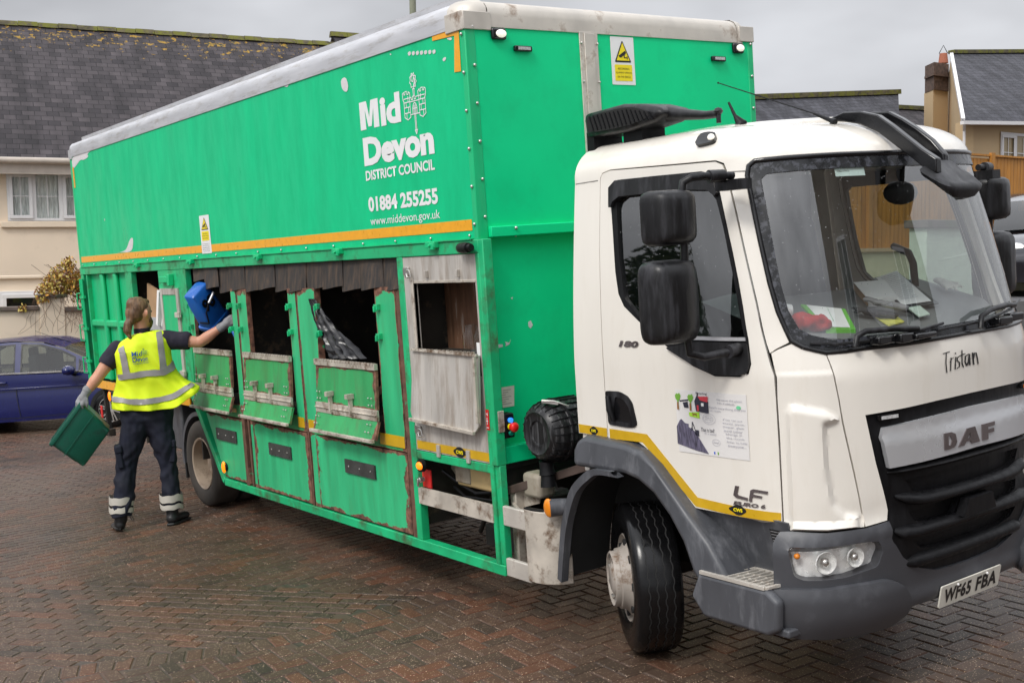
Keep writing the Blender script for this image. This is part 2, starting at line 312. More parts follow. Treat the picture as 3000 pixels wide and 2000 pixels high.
def shrink(poly, d, su=1, sv=1):
    """inset by d metres along the vertex normals"""
    n = len(poly); P = [Vector((p[0]*su, p[1]*sv)) for p in poly]
    area = sum(P[i].x*P[(i+1) % n].y-P[(i+1) % n].x*P[i].y for i in range(n)); s = 1 if area > 0 else -1
    o = []
    for i in range(n):
        e1 = (P[i]-P[i-1]).normalized(); e2 = (P[(i+1) % n]-P[i]).normalized()
        nn = Vector((-(e1.y+e2.y), e1.x+e2.x)); nn = nn.normalized() if nn.length > 1e-6 else Vector((0,0))
        q = P[i]+nn*d*s; o.append((q.x/su, q.y/sv))
    return o
def patch(name, f, outer, holes=(), m='white', parent=None, step=.06, off=0, thick=.004, su=1, sv=1, smooth=True, disp=None, raw=False):
    """a sheet cut from the surface f(u, v), offset along its normal, with a rim of the given thickness"""
    rings = [dens(outer, step, su, sv)] + [dens(h, step, su, sv) for h in holes]
    vs = []; es = []
    for r in rings:
        n0 = len(vs); vs += [Vector((p[0]*su, p[1]*sv)) for p in r]; es += [(n0+i, n0+(i+1) % len(r)) for i in range(len(r))]
    us = [p[0] for p in outer]; vv = [p[1] for p in outer]
    if step < 5:
        u = min(us)
        stu, stv = step/su, step/sv
        i = 0
        while u < max(us):
            v = min(vv)+(stv/2 if i % 2 else 0)
            while v < max(vv):
                if inside((u, v), outer) and not any(inside((u, v), h) for h in holes):
                    q = Vector((u*su, v*sv))
                    if min((q-w_).length for w_ in vs[:sum(len(r) for r in rings)]) > step*.45: vs.append(q)
                v += stv
            u += stu; i += 1
    res = delaunay_2d_cdt(vs, es, [], 0, 1e-6)
    V2, F = res[0], res[2]
    P = [(v.x/su, v.y/sv) for v in V2]; keep = []
    for t in F:
        c = (sum(P[i][0] for i in t)/len(t)+1.3e-6, sum(P[i][1] for i in t)/len(t)+1.7e-6)
        if inside(c, outer) and not any(inside(c, h) for h in holes): keep.append(tuple(t))
    h = 2e-3; pts = []; nrm = []
    for (u, v) in P:
        p = Vector(f(u, v)); du = Vector(f(u+h, v))-Vector(f(u-h, v)); dv = Vector(f(u, v+h))-Vector(f(u, v-h))
        n = du.cross(dv); n = n.normalized() if n.length > 1e-12 else Vector((0,0,1))
        pts.append(p); nrm.append(n)
    dd = [disp(*p) if disp else 0 for p in P]
    top = [p+n*(off+d) for p, n, d in zip(pts, nrm, dd)]
    fs = []
    for t in keep:
        a, b, c = (top[t[0]], top[t[1]], top[t[2]]); nn = (b-a).cross(c-a)
        fs.append(t if nn.dot(nrm[t[0]]) > 0 else tuple(reversed(t)))
    mb = MB(); mb.add(top, fs)
    if thick:
        cnt = {}
        for t in fs:
            for i in range(len(t)): cnt.setdefault(frozenset((t[i], t[(i+1) % len(t)])), []).append((t[i], t[(i+1) % len(t)]))
        low = {}; ex = []; n0 = len(top)
        for k, e in cnt.items():
            if len(e) == 1:
                a, b = e[0]
                for q in (a, b):
                    if q not in low: low[q] = n0+len(ex); ex.append(pts[q]+nrm[q]*(off+dd[q]-thick))
                mb.f.append([b, a, low[a], low[b]]); mb.mi.append(0)
        mb.v += ex
    me = bpy.data.meshes.new(name); me.from_pydata([tuple(v) for v in mb.v], [], mb.f); me.update()
    o = link(name, me, m, parent, smooth)
    if smooth: me.set_sharp_from_angle(angle=R(38))
    return o
SIDE = lambda x, z: (x, 0, z)           # the visible flank of the body, y = 0
FRONT = lambda y, z: (0, y, z)          # the front wall of the body, x = 0
def txt(name, s, f, u0, u1, v0, v1, m, parent, off=.003, thick=.001, bold=0, shear=0, rot=0, keep=False, spacing=1):
    """lettering laid on the surface f, stretched to the box u0..u1, v0..v1"""
    c = bpy.data.curves.new('t', 'FONT'); c.body = s; c.size = 1; c.offset = bold; c.shear = shear; c.resolution_u = 3; c.space_character = spacing
    c.align_x = 'CENTER' if '\n' in s else 'LEFT'
    o = bpy.data.objects.new('t', c); COL.objects.link(o); bpy.context.view_layer.update()
    me = bpy.data.meshes.new_from_object(o.evaluated_get(bpy.context.evaluated_depsgraph_get()))
    bpy.data.objects.remove(o)
    xs = [v.co.x for v in me.vertices]; ys = [v.co.y for v in me.vertices]; x0, x1, y0, y1 = min(xs), max(xs), min(ys), max(ys)
    h = 2e-3
    for v in me.vertices:
        a = (v.co.x-x0)/(x1-x0); b = (v.co.y-y0)/(y1-y0)
        if rot: a, b = 1-a, 1-b
        u = u0+a*(u1-u0); w = v0+b*(v1-v0)
        n = (Vector(f(u+h, w))-Vector(f(u-h, w))).cross(Vector(f(u, w+h))-Vector(f(u, w-h))).normalized()
        v.co = Vector(f(u, w))+n*off
    me.name = name
    return link(name, me, m, parent)
def blob(name, chains, m, parent=None, voxel=.014, smooth_it=3, disp=None, cuts=(), deform=None, ratio=1):
    """one continuous organic skin grown over chains of (point, radius[, (sx, sy, sz)])"""
    mb = MB()
    for ch in chains:
        for i in range(len(ch)-1):
            a, b = ch[i], ch[i+1]; pa, pb = Vector(a[0]), Vector(b[0]); ra, rb = a[1], b[1]
            sa = Vector(a[2]) if len(a) > 2 else Vector((1,1,1)); sb = Vector(b[2]) if len(b) > 2 else Vector((1,1,1))
            k = max(2, int((pb-pa).length/(min(ra, rb)*.22))+1)
            for j in range(k+1):
                t = j/k; mb.ico(pa.lerp(pb, t), ra+(rb-ra)*t, sa.lerp(sb, t), 14)
        if len(ch) == 1: mb.ico(ch[0][0], ch[0][1], ch[0][2] if len(ch[0]) > 2 else (1,1,1), 16)
    me = bpy.data.meshes.new(name); me.from_pydata([tuple(v) for v in mb.v], [], mb.f); me.update()
    t = bpy.data.objects.new('tmp', me); COL.objects.link(t)
    r = t.modifiers.new('r', 'REMESH'); r.mode = 'VOXEL'; r.voxel_size = voxel
    if smooth_it: s = t.modifiers.new('s', 'SMOOTH'); s.factor = .6; s.iterations = smooth_it
    bpy.context.view_layer.update()
    m2 = bpy.data.meshes.new_from_object(t.evaluated_get(bpy.context.evaluated_depsgraph_get())); bpy.data.objects.remove(t)
    if cuts:
        bm = bmesh.new(); bm.from_mesh(m2)
        for co, no in cuts:
            bmesh.ops.bisect_plane(bm, geom=bm.verts[:]+bm.edges[:]+bm.faces[:], plane_co=co, plane_no=no, clear_outer=True)
        bm.to_mesh(m2); bm.free()
    if disp or deform:
        m2.update(); nn = [v.normal.copy() for v in m2.vertices]
        for v, n in zip(m2.vertices, nn):
            if disp: v.co += n*disp(v.co)
            if deform: v.co = deform(v.co)
    m2.name = name
    return link(name, m2, m, parent, True)
# ------------------------------------------------------------ the recycling truck: load body
W, L, ZT = 2.46, 8.0, 3.604
truck = empty('recycling_truck', (0,0,0), 'green and white kerbside recycling truck with open side hatches', 'truck')
T = truck
def side(name, poly, m, holes=(), off=0, thick=.02, step=9, parent=T, **k): return patch(name, SIDE, poly, holes, m, parent, step, off, thick, smooth=False, **k)
def rect(x0, x1, z0, z1): return [(x0,z0),(x1,z0),(x1,z1),(x0,z1)]
def mb_box(name, a, b, m, parent=T, bevel=.004): return MB().b2(a, b).build(name, m, parent, bevel)
# big upper flank, front wall, far flank, rear wall, roof
up = side('side_panel', rect(-8.0, -.045, 2.33, ZT), 'green_side', thick=.03)
front = patch('front_panel', FRONT, rect(.07, W-.05, 2.40, ZT), (), 'green_front', T, 9, 0, .03, smooth=False)
patch('front_panel', FRONT, rect(.05, W-.05, 1.07, 2.36), (), 'green_front', front, 9, -.045, .03, smooth=False)
mb_box('far_side_panel', (-8.0, W-.03, .97), (0, W, ZT), 'green_side')
mb_box('rear_panel', (-8.0, .03, .97), (-7.97, W-.03, ZT), 'green_frame')
mb_box('roof_panel', (-7.9, .1, 3.70), (-.1, W-.1, 3.73), 'alu')
# corner trims with rivets
c = MB(); c.b2((-.045, -.004, 2.25), (.004, .07, ZT)); c.b2((-.02, W-.05, .97), (.004, W+.004, ZT)); c.b2((-8.0, -.004, 2.25), (-7.94, .03, ZT))
c.each('corner_trim', 'green', T, bevel=.006)
rv = MB()
def rivet(p, n, r=.011): p = Vector(p); n = Vector(n); rv.ico(p+n*.002, r, (1,1,1), 8)
for i in range(6):
    z = 2.42+i*.222; rivet((-.025, -.006, z), (0,-1,0)); rivet((.005, .05, z+.04), (1,0,0)); rivet((.005, W-.025, z+.04), (1,0,0))
for i in range(19): rivet((-7.9+i*.434, -.004, 2.355), (0,-1,0), .009)
for i in range(5): rivet((.036, .25+i*.5, 2.383), (1,0,0), .011); rivet((-.04, .3+i*.5, 2.335), (1,0,0), .007)
for i in range(5): rivet((.014, .875, 2.55+i*.24), (1,0,0), .008); rivet((.014, 1.005, 2.55+i*.24), (1,0,0), .008)
rv.each('rivet', 'chrome', T, smooth=True)
# aluminium roof rails: rounded profile swept along the flank and the front
def rail(name, m, along, a, b):
    pr = [(-.008, ZT-.03), (-.008, 3.645), (-.002, 3.685), (.018, 3.715), (.05, 3.733), (.10, 3.74), (.10, 3.70), (.02, ZT-.03)]
    mbx = MB(); n = len(pr); vs = []
    for t in (a, b):
        for (d, z) in pr: vs.append((t, d, z) if along == 'x' else (-d if along == 'y' else -8-(-d) , t, z))
    mbx.add(vs, [tuple(range(n)), tuple(range(n, 2*n))]+[(i, (i+1) % n, n+(i+1) % n, n+i) for i in range(n)])
    return mbx.build(name, m, T, smooth=True)
rail('roof_rail', 'alu', 'x', -7.93, -.16); rail('roof_rail', 'alu_dirty', 'y', .17, W-.12)
mb_box('far_roof_rail', (-7.93, W-.1, ZT-.03), (-.1, W+.006, 3.735), 'alu', bevel=.03)
mb_box('roof_lip', (-7.86, .11, 3.73), (-.16, .117, 3.79), 'alu', bevel=0)
def casting(cy, sgn, nm='corner_casting'):
    m_ = MB(); N_ = 8
    for (px, py) in ((0, 0),):
        vs = []; prof = [(0, ZT-.045), (0, 3.65), (.006, 3.69), (.03, 3.722), (.07, 3.742), (.13, 3.75)]
        for k in range(N_+1):
            a = k/N_*math.pi/2; s = .17
            for d, z in prof:
                # rounded plan corner from flank to front
                r = .17; rr = r-d
                cx, cyy = -r, r
                x = cx+rr*math.sin(a)+.012; y = cyy-rr*math.cos(a)-.012
                vs.append((x, y if sgn > 0 else W-y, z))
        n = len(prof)
        m_.add(vs, [(k*n+i, (k+1)*n+i, (k+1)*n+i+1, k*n+i+1) for k in range(N_) for i in range(n-1)] + [tuple(k*n+n-1 for k in range(N_+1))])
    # square lower skirt so the sheet meets the corner
    if sgn > 0: m_.b2((-.185, -.014, ZT-.05), (-.0, .0, 3.665)); m_.b2((-.0, -.014, ZT-.05), (.014, .185, 3.66))
    else: m_.b2((.0, W-.14, ZT-.02), (.014, W+.008, 3.69))
    return m_.build(nm, 'alu_dirty', T, .004)
casting(0, 1); casting(W, -1)
m_ = MB(); m_.ico((-7.94, .06, 3.66), .075, (1,1,1), 12); m_.b2((-8.01, -.012, ZT-.05), (-7.9, .0, 3.66)); m_.build('corner_casting', 'alu', T, smooth=True)
# front centre strip, flange
m_ = MB(); m_.b2((0, .865, 2.40), (.009, 1.015, ZT-.02)); m_.b2((.009, .90, 2.40), (.016, .98, ZT-.03)); m_.build('centre_strip', 'alu_dirty', T, .003)
m_ = MB(); m_.b2((-.05, .07, 2.335), (.034, W, 2.40)); m_.b2((-.05, .07, .965), (.02, W, 1.072)); m_.each('front_flange', 'green_front', T, bevel=.006)
# lower frame of the visible flank
fr = MB()
fr.b2((-8.0, -.012, 2.248), (-.0, .05, 2.33))            # top beam
fr.b2((-.955, -.01, .36), (-.885, .05, 2.248))           # post ahead of the rubber curtain
fr.b2((-.04, -.012, .36), (.0, .05, 2.248)); fr.b2((0, -.012, .97), (.05, .055, 2.33)); fr.b2((0, 0, .36), (.05, .05, .97))
fr.b2((-4.91, -.01, 1.04), (-4.76, .05, 2.248))
fr.b2((-4.25, -.012, .295), (.05, .055, .36))            # bottom rail
fr.bar((-4.85, .02, 1.06), (-4.25, .02, .33), .06, .07, (0,1,0))
fr.b2((-8.0, -.01, .97), (-7.91, .05, 2.248)); fr.b2((-7.82, -.005, 1.02), (-7.79, .05, 2.248))
fr.b2((-6.46, -.008, 1.06), (-6.27, .05, 2.248)); fr.b2((-5.48, -.008, 2.07), (-4.91, .05, 2.248)); fr.b2((-5.48, -.006, 1.06), (-5.44, .05, 2.07)); fr.b2((-4.96, -.006, 1.06), (-4.91, .05, 2.07))
fr.b2((-.885, -.006, .915), (-.04, .05, .97))
fr.build('side_frame', 'green_frame', T, .005)
# upper beam lip, brackets
fb = MB(); fb.b2((-7.94, -.022, 2.33), (-.05, -.0, 2.337))
fb.build('beam_lip', 'green_frame', T)
for x in (-6.0, -4.55, -3.09, -1.73, -.48):
    b = MB(); b.b2((x-.05, -.05, 2.295), (x+.06, -.012, 2.335)); b.b2((x+.0, -.056, 2.283), (x+.05, -.035, 2.325)); b.cyl((x+.02, -.057, 2.31), (x+.02, -.07, 2.31), .008); b.build('bracket', 'green', T, .004)
k = MB(); k.tube([(-.16, -.03, 2.285), (-.10, -.05, 2.285), (-.03, -.06, 2.285)], [.03, .034, .03], 12); k.cyl((-.03, -.06, 2.285), (.0, -.06, 2.285), .022); k.build('side_camera', 'black', T, .003)
# inside of the hold: floor, back, roof, bulkheads
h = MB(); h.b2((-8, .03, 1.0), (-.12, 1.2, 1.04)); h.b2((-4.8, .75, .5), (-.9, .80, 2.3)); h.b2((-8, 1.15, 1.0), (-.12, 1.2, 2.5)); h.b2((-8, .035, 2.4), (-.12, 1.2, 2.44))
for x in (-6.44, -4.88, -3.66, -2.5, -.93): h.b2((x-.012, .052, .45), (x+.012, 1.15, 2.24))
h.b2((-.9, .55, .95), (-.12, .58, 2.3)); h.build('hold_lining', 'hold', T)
m_ = MB(); m_.b2((-.88, .30, 1.0), (-.12, .34, 2.2)); m_.b2((-.12, .06, 1.1), (-.10, .29, 2.2)); m_.build('bay_lining', mat('bay_lining', (.15,.075,.042), .6, var=.4, vscale=5, dirt=(.33,.30,.26), dscale=5, dlo=.56, dhi=.72, stretch=(5,5,.7)), T)
m_ = MB(); m_.bar((-2.2, .35, 1.1), (-1.4, .70, 1.8), .05, .05); m_.build('hold_strut', 'rust', T)
# three loading bays: jambs, bins' lower panels
jm = MB()
def jamb(x0, x1, z0=1.5, z1=2.055): jm.b2((x0, -.004, z0), (x1, .045, z1))
pn = []
side('jamb', [(-3.76,1.0),(-3.655,1.0),(-3.655,2.06),(-3.76,2.06)], 'green_worn', thick=.04, off=.006)
side('jamb', [(-3.62,1.0),(-3.44,1.0),(-3.44,2.055),(-3.62,2.055)], 'green_worn', thick=.04, off=.006)
side('jamb', [(-2.65,.97),(-2.515,.97),(-2.515,2.055),(-2.65,2.055)], 'green_worn', thick=.04, off=.006)
side('jamb', [(-2.485,.97),(-2.19,.97),(-2.19,2.055),(-2.485,2.055)], 'green_worn', thick=.05, off=.006)
side('jamb', [(-1.29,.97),(-1.02,.97),(-1.02,2.055),(-1.29,2.055)], 'green_worn', thick=.05, off=.006)
side('jamb', [(-4.76,1.0),(-4.64,1.0),(-4.64,2.0),(-4.76,2.0)], 'green_worn', thick=.03, off=.003)
m_ = MB(); m_.b2((-3.655,.0,.36), (-3.62,.03,2.06)); m_.b2((-2.515,.0,.36), (-2.485,.03,2.06)); m_.b2((-1.02,.0,.36), (-.955,.03,2.06))
m_.b2((-3.76,-.008,.36),(-3.70,.02,.98)); m_.each('divider_post', 'rust', T, bevel=.003)
side('lower_panel', [(-4.56,.93),(-3.76,.93),(-3.68,.38),(-4.22,.38)], 'green_worn', thick=.02, off=.004)
side('lower_panel', rect(-3.53,-2.51,.375,.93), 'green_worn', thick=.02, off=.004)
side('lower_panel', rect(-2.37,-1.02,.375,.93), 'green_worn', thick=.02, off=.004)
side('mid_strip', rect(-4.66,-3.66,.94,1.06), 'green_flap', thick=.02, off=.002)
side('mid_strip', rect(-3.60,-2.51,.94,1.06), 'green_flap', thick=.02, off=.002)
side('mid_strip', rect(-2.47,-1.02,.94,1.04), 'green_flap', thick=.02, off=.002)
m_ = MB(); m_.b2((-3.60,.004,.36),(-3.53,.03,.94)); m_.b2((-2.47,.004,.36),(-2.37,.03,.94)); m_.each('filler_post', 'green_worn', T, bevel=.003)
side('reflective_strip', rect(-4.3,-3.85,.985,1.02), 'yellow_tape', thick=.001, off=.006)
side('reflective_strip', rect(-2.64,-2.53,.97,1.05), 'yellow_tape', thick=.001, off=.009)
side('reflective_strip', rect(-2.46,-2.27,.965,1.045), 'yellow_tape', thick=.001, off=.009)
side('reflective_strip', rect(-1.36,-1.03,.965,1.045), 'yellow_tape', thick=.001, off=.009)
for x0, x1, z0, z1 in ((-4.33,-3.89,.71,.815), (-3.22,-2.81,.69,.79), (-1.9,-1.46,.70,.80)):
    p = side('rubber_pad', rect(x0,x1,z0,z1), 'plate_rubber', thick=.012, off=.018)
    b = MB()
    for x in (x0+.06, (x0+x1)/2, x1-.06): b.ico((x, -.02, (z0+z1)/2), .008, (1,.5,1))
    b.each('bolt', 'chrome', p)
# hanging hatch doors: upper leaf, piano hinge, folding lower leaf, brackets
def hatch(x0, x1, z1=1.53):
    e = MB(); zh = z1-.36; w_ = x1-x0
    up = patch('hatch_door', lambda x, z: (x, -.035-(z1-z)*.05, z), rect(x0, x1, zh+.04, z1-.045), (), 'green_flap', T, 9, 0, .02, smooth=False)
    patch('lower_leaf', lambda x, z: (x+(zh-.03-z)*.05, -.06-(zh-.03-z)*.33, z), rect(x0, x1+.03, z1-.52, zh-.035), (), 'green_flap', up, 9, 0, .018, smooth=False)
    hh = MB(); hh.b2((x0-.005, -.05, z1-.045), (x1+.005, -.02, z1)); hh.b2((x0, -.066, zh-.035), (x1+.02, -.046, zh+.04)); hh.b2((x0, -.075, zh+.002), (x1+.02, -.062, zh+.009))
    hh.bar((x0, -.122, z1-.525), (x1+.04, -.122, z1-.525), .025, .022)
    hh.build('piano_hinge', 'alu_grime', up, .002)
    b = MB(); rb_ = MB(); n = int(w_/.042)
    for i in range(n): x = x0+.02+i*w_/n; b.b2((x, -.055, z1-.008), (x+.018, -.03, z1+.004))
    for fx in (.28, .62):
        x = x0+w_*fx; hk = MB(); hk.b2((x, -.088, zh-.02), (x+.022, -.062, zh+.11)); hk.b2((x-.006, -.11, zh+.10), (x+.028, -.05, zh+.135)); hk.build('hook', 'alu_grime', up, .001)
    for fx in (.04, .09, .90, .95):
        for dz in (.07, .12): rb_.ico((x0+w_*fx, -.062, zh+dz), .007)
        rb_.ico((x0+w_*fx, -.105, z1-.47), .007); rb_.ico((x0+w_*fx, -.085, z1-.42), .007)
    b.each('hinge_knuckle', 'alu_grime', up); rb_.each('rivet', 'chrome', up)
    return up
hatch(-4.62, -3.80); hatch(-3.52, -2.64); hatch(-2.20, -1.30)
for x in (-3.77, -3.58, -2.62, -2.14, -1.25, -4.70):
    for z in (1.90, 1.70): lk = MB(); lk.b2((x-.015, -.035, z), (x+.03, -.004, z+.04)); lk.b2((x-.0, -.05, z-.012), (x+.016, -.03, z+.028)); lk.build('catch', 'green_frame', T, .002)
# rubber curtain: overlapping strips, each one part
n = 13; x = -4.66
for i in range(n):
    wd = 3.72/n; a = x+i*wd; rr = random.Random(i); ph = rr.uniform(-.01,.01); lean = rr.uniform(-.02,.10); cu = rr.uniform(.01,.035); zb = 2.045+rr.uniform(-.014,.014)
    if i == 0: zb = 2.14
    if i == 1: zb = 2.07
    f = lambda u, v, a=a, wd=wd, lean=lean, cu=cu, ph=ph, i=i: (a+u*wd*1.12+lean*(1-v)*.5, .026-.006*(i % 2)-(1-v)*.014-cu*(1-v)*math.sin(u*3.1)+ph*.5, zb+(2.248-zb)*v - .012*(1-v)*math.cos(u*3))
    patch('rubber_strip', f, [(0,0),(1,0),(1,1),(0,1)], (), 'rubber', T, .16, 0, .006)
# aluminium glass bay
side('bay_frame', rect(-.885,-.04,.975,2.245), 'alu_sheet', [rect(-.77,-.065,1.50,2.08)], off=.004, thick=.03)
b = MB(); b.b2((-.80,-.012,1.5),(-.77,.02,2.10)); b.b2((-.77,-.008,2.075),(-.06,.02,2.092)); b.build('bay_trim', 'alu_grime', T, .002)
fl = patch('bay_flap', lambda x, z: (x, -.03-(1.645-z)*.06, z), [(-.80,1.645),(-.05,1.635),(-.05,1.22),(-.10,1.17),(-.82,1.19),(-.845,1.24)][::-1], (), 'alu_sheet', T, 9, 0, .012, smooth=False)
b = MB(); b.bar((-.80,-.04,1.648), (-.05,-.04,1.638), .02, .014); n = 16
for i in range(n): b.b2((-.79+i*.046, -.05, 1.645), (-.775+i*.046, -.03, 1.658))
b.bar((-.05,-.062,1.63), (-.05,-.066,1.23), .02, .018, (0,1,0)); b.bar((-.845,-.065,1.19), (-.10,-.068,1.165), .02, .02, (0,0,1))
b.build('flap_hinge', 'alu_grime', fl, .001)
for z in (2.15, 1.11):
    b = MB(); b.b2((-.87,-.02,z-.02), (-.80,-.006,z+.03)); b.tube([(-.80,-.03,z+.015), (-.76,-.035,z+.01), (-.75,-.035,z-.03), (-.79,-.035,z-.035), (-.81,-.03,z-.01)], .007, 8); b.build('latch', 'chrome', T, .002)
b = MB()
for x in (-.60, -.24): b.b2((x,-.03,2.11), (x+.018,-.004,2.155))
for x in (-.62, -.28): b.b2((x,-.02,.955), (x+.035,-.007,1.035))
b.each('stop_lug', 'alu_sheet', T, bevel=.002)
ys = side('reflective_strip', rect(-.87,-.045,.985,1.04), 'yellow_tape', thick=.001, off=.007)
def cws(f, cu, cv, wu, hv, par, off=.01):
    """black cartouche reading CWS in yellow"""
    out_ = []
    for k in range(24):
        a = k/24*2*math.pi; r = 1+.10*math.cos(4*a); out_.append((cu+wu*.5*r*math.copysign(abs(math.cos(a))**.8, math.cos(a)), cv+hv*.5*(.8+.35*abs(math.sin(a))**6)*math.copysign(abs(math.sin(a))**.7, math.sin(a))))
    o = patch('maker_badge', f, out_, (), 'ink', par, 9, off, .001, smooth=False)
    txt('badge_lettering', 'CWS', f, cu-wu*.3, cu+wu*.3, cv-hv*.2, cv+hv*.2, 'yellow_sign', par, off+.002, bold=.05)
cws(SIDE, -.36, 1.012, .13, .058, T)
# under-frame bay ahead of the hatches
side('white_rail', rect(-.88,-.03,.615,.72), 'alu_grime', off=.02, thick=.03)
lb = MB(); lb.tube([(-.80,-.02,.88), (-.80,-.045,.88)], [.045,.04], 16); lo = lb.build('side_marker', 'black', T, smooth=True)
lb = MB(); lb.ico((-.80,-.045,.88), .034, (1.1,.5,.8), 12); lb.build('amber_lens', 'amber_on', lo, smooth=True)
rs = side('switch_plate', rect(-.88,-.78,.72,.84), 'red', off=-.02, thick=.01); b = MB(); b.cyl((-.83,.0,.78),(-.83,-.04,.78),.018); b.bar((-.83,-.045,.79),(-.83,-.05,.74),.01,.012,(0,1,0)); b.build('isolator_key', 'chrome', rs, .002)
b = MB(); b.b2((-.62,.12,.745),(-.10,.35,.93)); b.build('plastic_tank', 'tank', T, .02)
b = MB(); b.b2((-.62,.11,.77),(-.45,.13,.92)); b.b2((.10,.12,.77),(.27,.25,.92)); b.each('plastic_tank', 'tank_white', T, bevel=.025)
b = MB(); b.ico((-.74,.3,.84),.12,(1,1,.8),14); b.build('air_vessel', 'tank_white', T, smooth=True)
b = MB()
for i in range(6): b.b2((-.40+i*.1,.25,.42), (-.33+i*.1,.5,.75))
b.b2((-.45,.2,.36),(.2,.5,.50)); b.build('battery_box', 'dark', T, .01)
b = MB(); b.tube([(-.75,.1,.83),(-.6,.15,.74),(-.4,.12,.72),(-.2,.16,.75),(0,.2,.7)],.012); b.tube([(-.7,.15,.72),(-.5,.1,.69),(-.2,.12,.7)],.009); b.build('hoses', 'black', T, smooth=True)
# chassis rails, axle, cross members
ch = MB(); ch.b2((-7.9,.75,.62),(1.9,.83,.86)); ch.b2((-7.9,1.63,.62),(1.9,1.71,.86)); ch.b2((-8,.1,.92),(-.02,2.4,1.0))
for x in (-7.2,-6.2,-4.2,-3.2,-2.2,-1.2,-.1): ch.b2((x-.04,.1,.80),(x+.04,2.36,.93))
ch.cyl((-4.92,.35,.40),(-4.92,2.1,.40),.09); ch.ico((-4.92,1.2,.42),.2); ch.cyl((.93,.4,.42),(.93,2.0,.42),.07); ch.b2((-1.8,.85,.45),(1.8,1.6,.9)); ch.b2((-3.9,.85,.4),(-2.6,1.6,.8))
ch.b2((-3.9,.12,.45),(-2.7,.5,.85)); ch.bar((-.8,.4,.35),(-.3,.2,.75),.03,.03)
ch.build('chassis', 'dark', T, .01)
# rear part of the flank: ribbed container wall, opening with side door
side('rear_wall_panel', rect(-7.80,-6.45,1.07,2.248), 'green', off=-.045, thick=.01)
m_ = MB()
for x in (-7.35, -6.90): m_.b2((x,-.004,1.07),(x+.09,.045,2.248))
m_.b2((-7.79,.0,1.66),(-6.46,.045,1.74)); m_.build('rib', 'green', T, .02)
m_ = MB()
for x in (-7.955, -7.90): m_.tube([(x,-.03,1.05),(x,-.03,2.2)],.016,8)
for z in (1.25,1.62,1.98): m_.b2((-8.0,-.05,z),(-7.84,-.02,z+.03)); m_.tube([(-7.93,-.05,z+.06),(-7.99,-.075,z+.06),(-7.99,-.075,z-.12),(-7.93,-.05,z-.12)],.008,6)
m_.build('door_lock_rods', 'green', T)
# framed side door beside the paper opening
d = side('side_door', rect(-5.42,-4.98,1.1,2.06), 'green', off=.012, thick=.03)
side('door_frame', rect(-5.44,-4.965,1.08,2.075), 'alu_sheet', [rect(-5.385,-5.025,1.13,2.015)], off=.02, thick=.02, parent=d)
m_ = MB()
for z in (1.80,1.25): m_.b2((-5.03,-.045,z),(-4.92,-.02,z+.05))
m_.cyl((-5.33,-.03,1.62),(-5.28,-.05,1.62),.02); m_.build('door_hinge', 'alu_dirty', d, .003)
b = MB(); b.b2((-5.35,-.05,2.13),(-5.15,-.01,2.19)); b.b2((-5.12,-.06,2.10),(-5.06,-.01,2.21)); b.build('door_latch_box', 'green', T, .006)
side('paper_bin_front', rect(-6.27,-5.48,1.06,1.78), mat('grey_bin_front', (.42,.42,.43), .5), off=-.06, thick=.03)
side('reflective_strip', rect(-7.90,-4.92,.965,1.055), 'orange_tape', off=.014, thick=.012)
# rear lamp cluster and side lamps
for x in (-7.28, -5.62):
    b = MB(); b.tube([(x,-.01,.90),(x,-.035,.90)],[.04,.035],12); o = b.build('side_marker', 'black', T); b = MB(); b.ico((x,-.035,.90),.032,(1.1,.5,1.7),12); b.build('amber_lens', 'amber_on', o, smooth=True)
b = MB(); b.tube([(-4.19,-.01,.47),(-4.19,-.03,.47)],[.04,.035],12); o = b.build('side_marker', 'black', T); b = MB(); b.ico((-4.19,-.03,.47),.03,(1,.6,1.8),12); b.build('amber_lens', 'amber_on', o, smooth=True)
b = MB(); b.bar((-7.7,.05,.95),(-7.66,.05,.45),.05,.05,(0,1,0)); b.b2((-7.75,.0,.42),(-7.55,.08,.50)); b.build('rear_underframe', 'dark', T, .006)
b = MB(); b.b2((-7.74,-.012,.62),(-7.68,-.0,.76)); b.build('rear_reflector', 'red', T, .004)
# markings on the flank
st = side('reflective_strip', rect(-7.93,-.06,2.385,2.45), 'orange_tape', off=.003, thick=.002)
LT = 'white_vinyl'
g = side('lettering_mid', [(-1.305,3.115),(-1.23,3.115),(-1.235,3.25),(-1.20,3.13),(-1.155,3.13),(-1.12,3.25),(-1.125,3.115),(-1.055,3.115),(-1.055,3.30),(-1.15,3.30),(-1.18,3.19),(-1.21,3.30),(-1.305,3.30)], LT, off=.002, thick=.001)
txt('lettering', 'id', SIDE, -1.03, -.775, 3.112, 3.305, LT, g, .003, bold=.045)
txt('lettering', 'Devon', SIDE, -1.29, -.41, 2.872, 3.062, LT, g, .003, bold=.05)
txt('lettering', 'DISTRICT COUNCIL', SIDE, -1.285, -.42, 2.775, 2.842, LT, g, .003, bold=.03)
txt('lettering', '01884 255255', SIDE, -1.28, -.41, 2.565, 2.665, LT, g, .003, bold=.04)
txt('lettering', 'www.middevon.gov.uk', SIDE, -1.27, -.40, 2.458, 2.53, LT, g, .003, bold=.002)
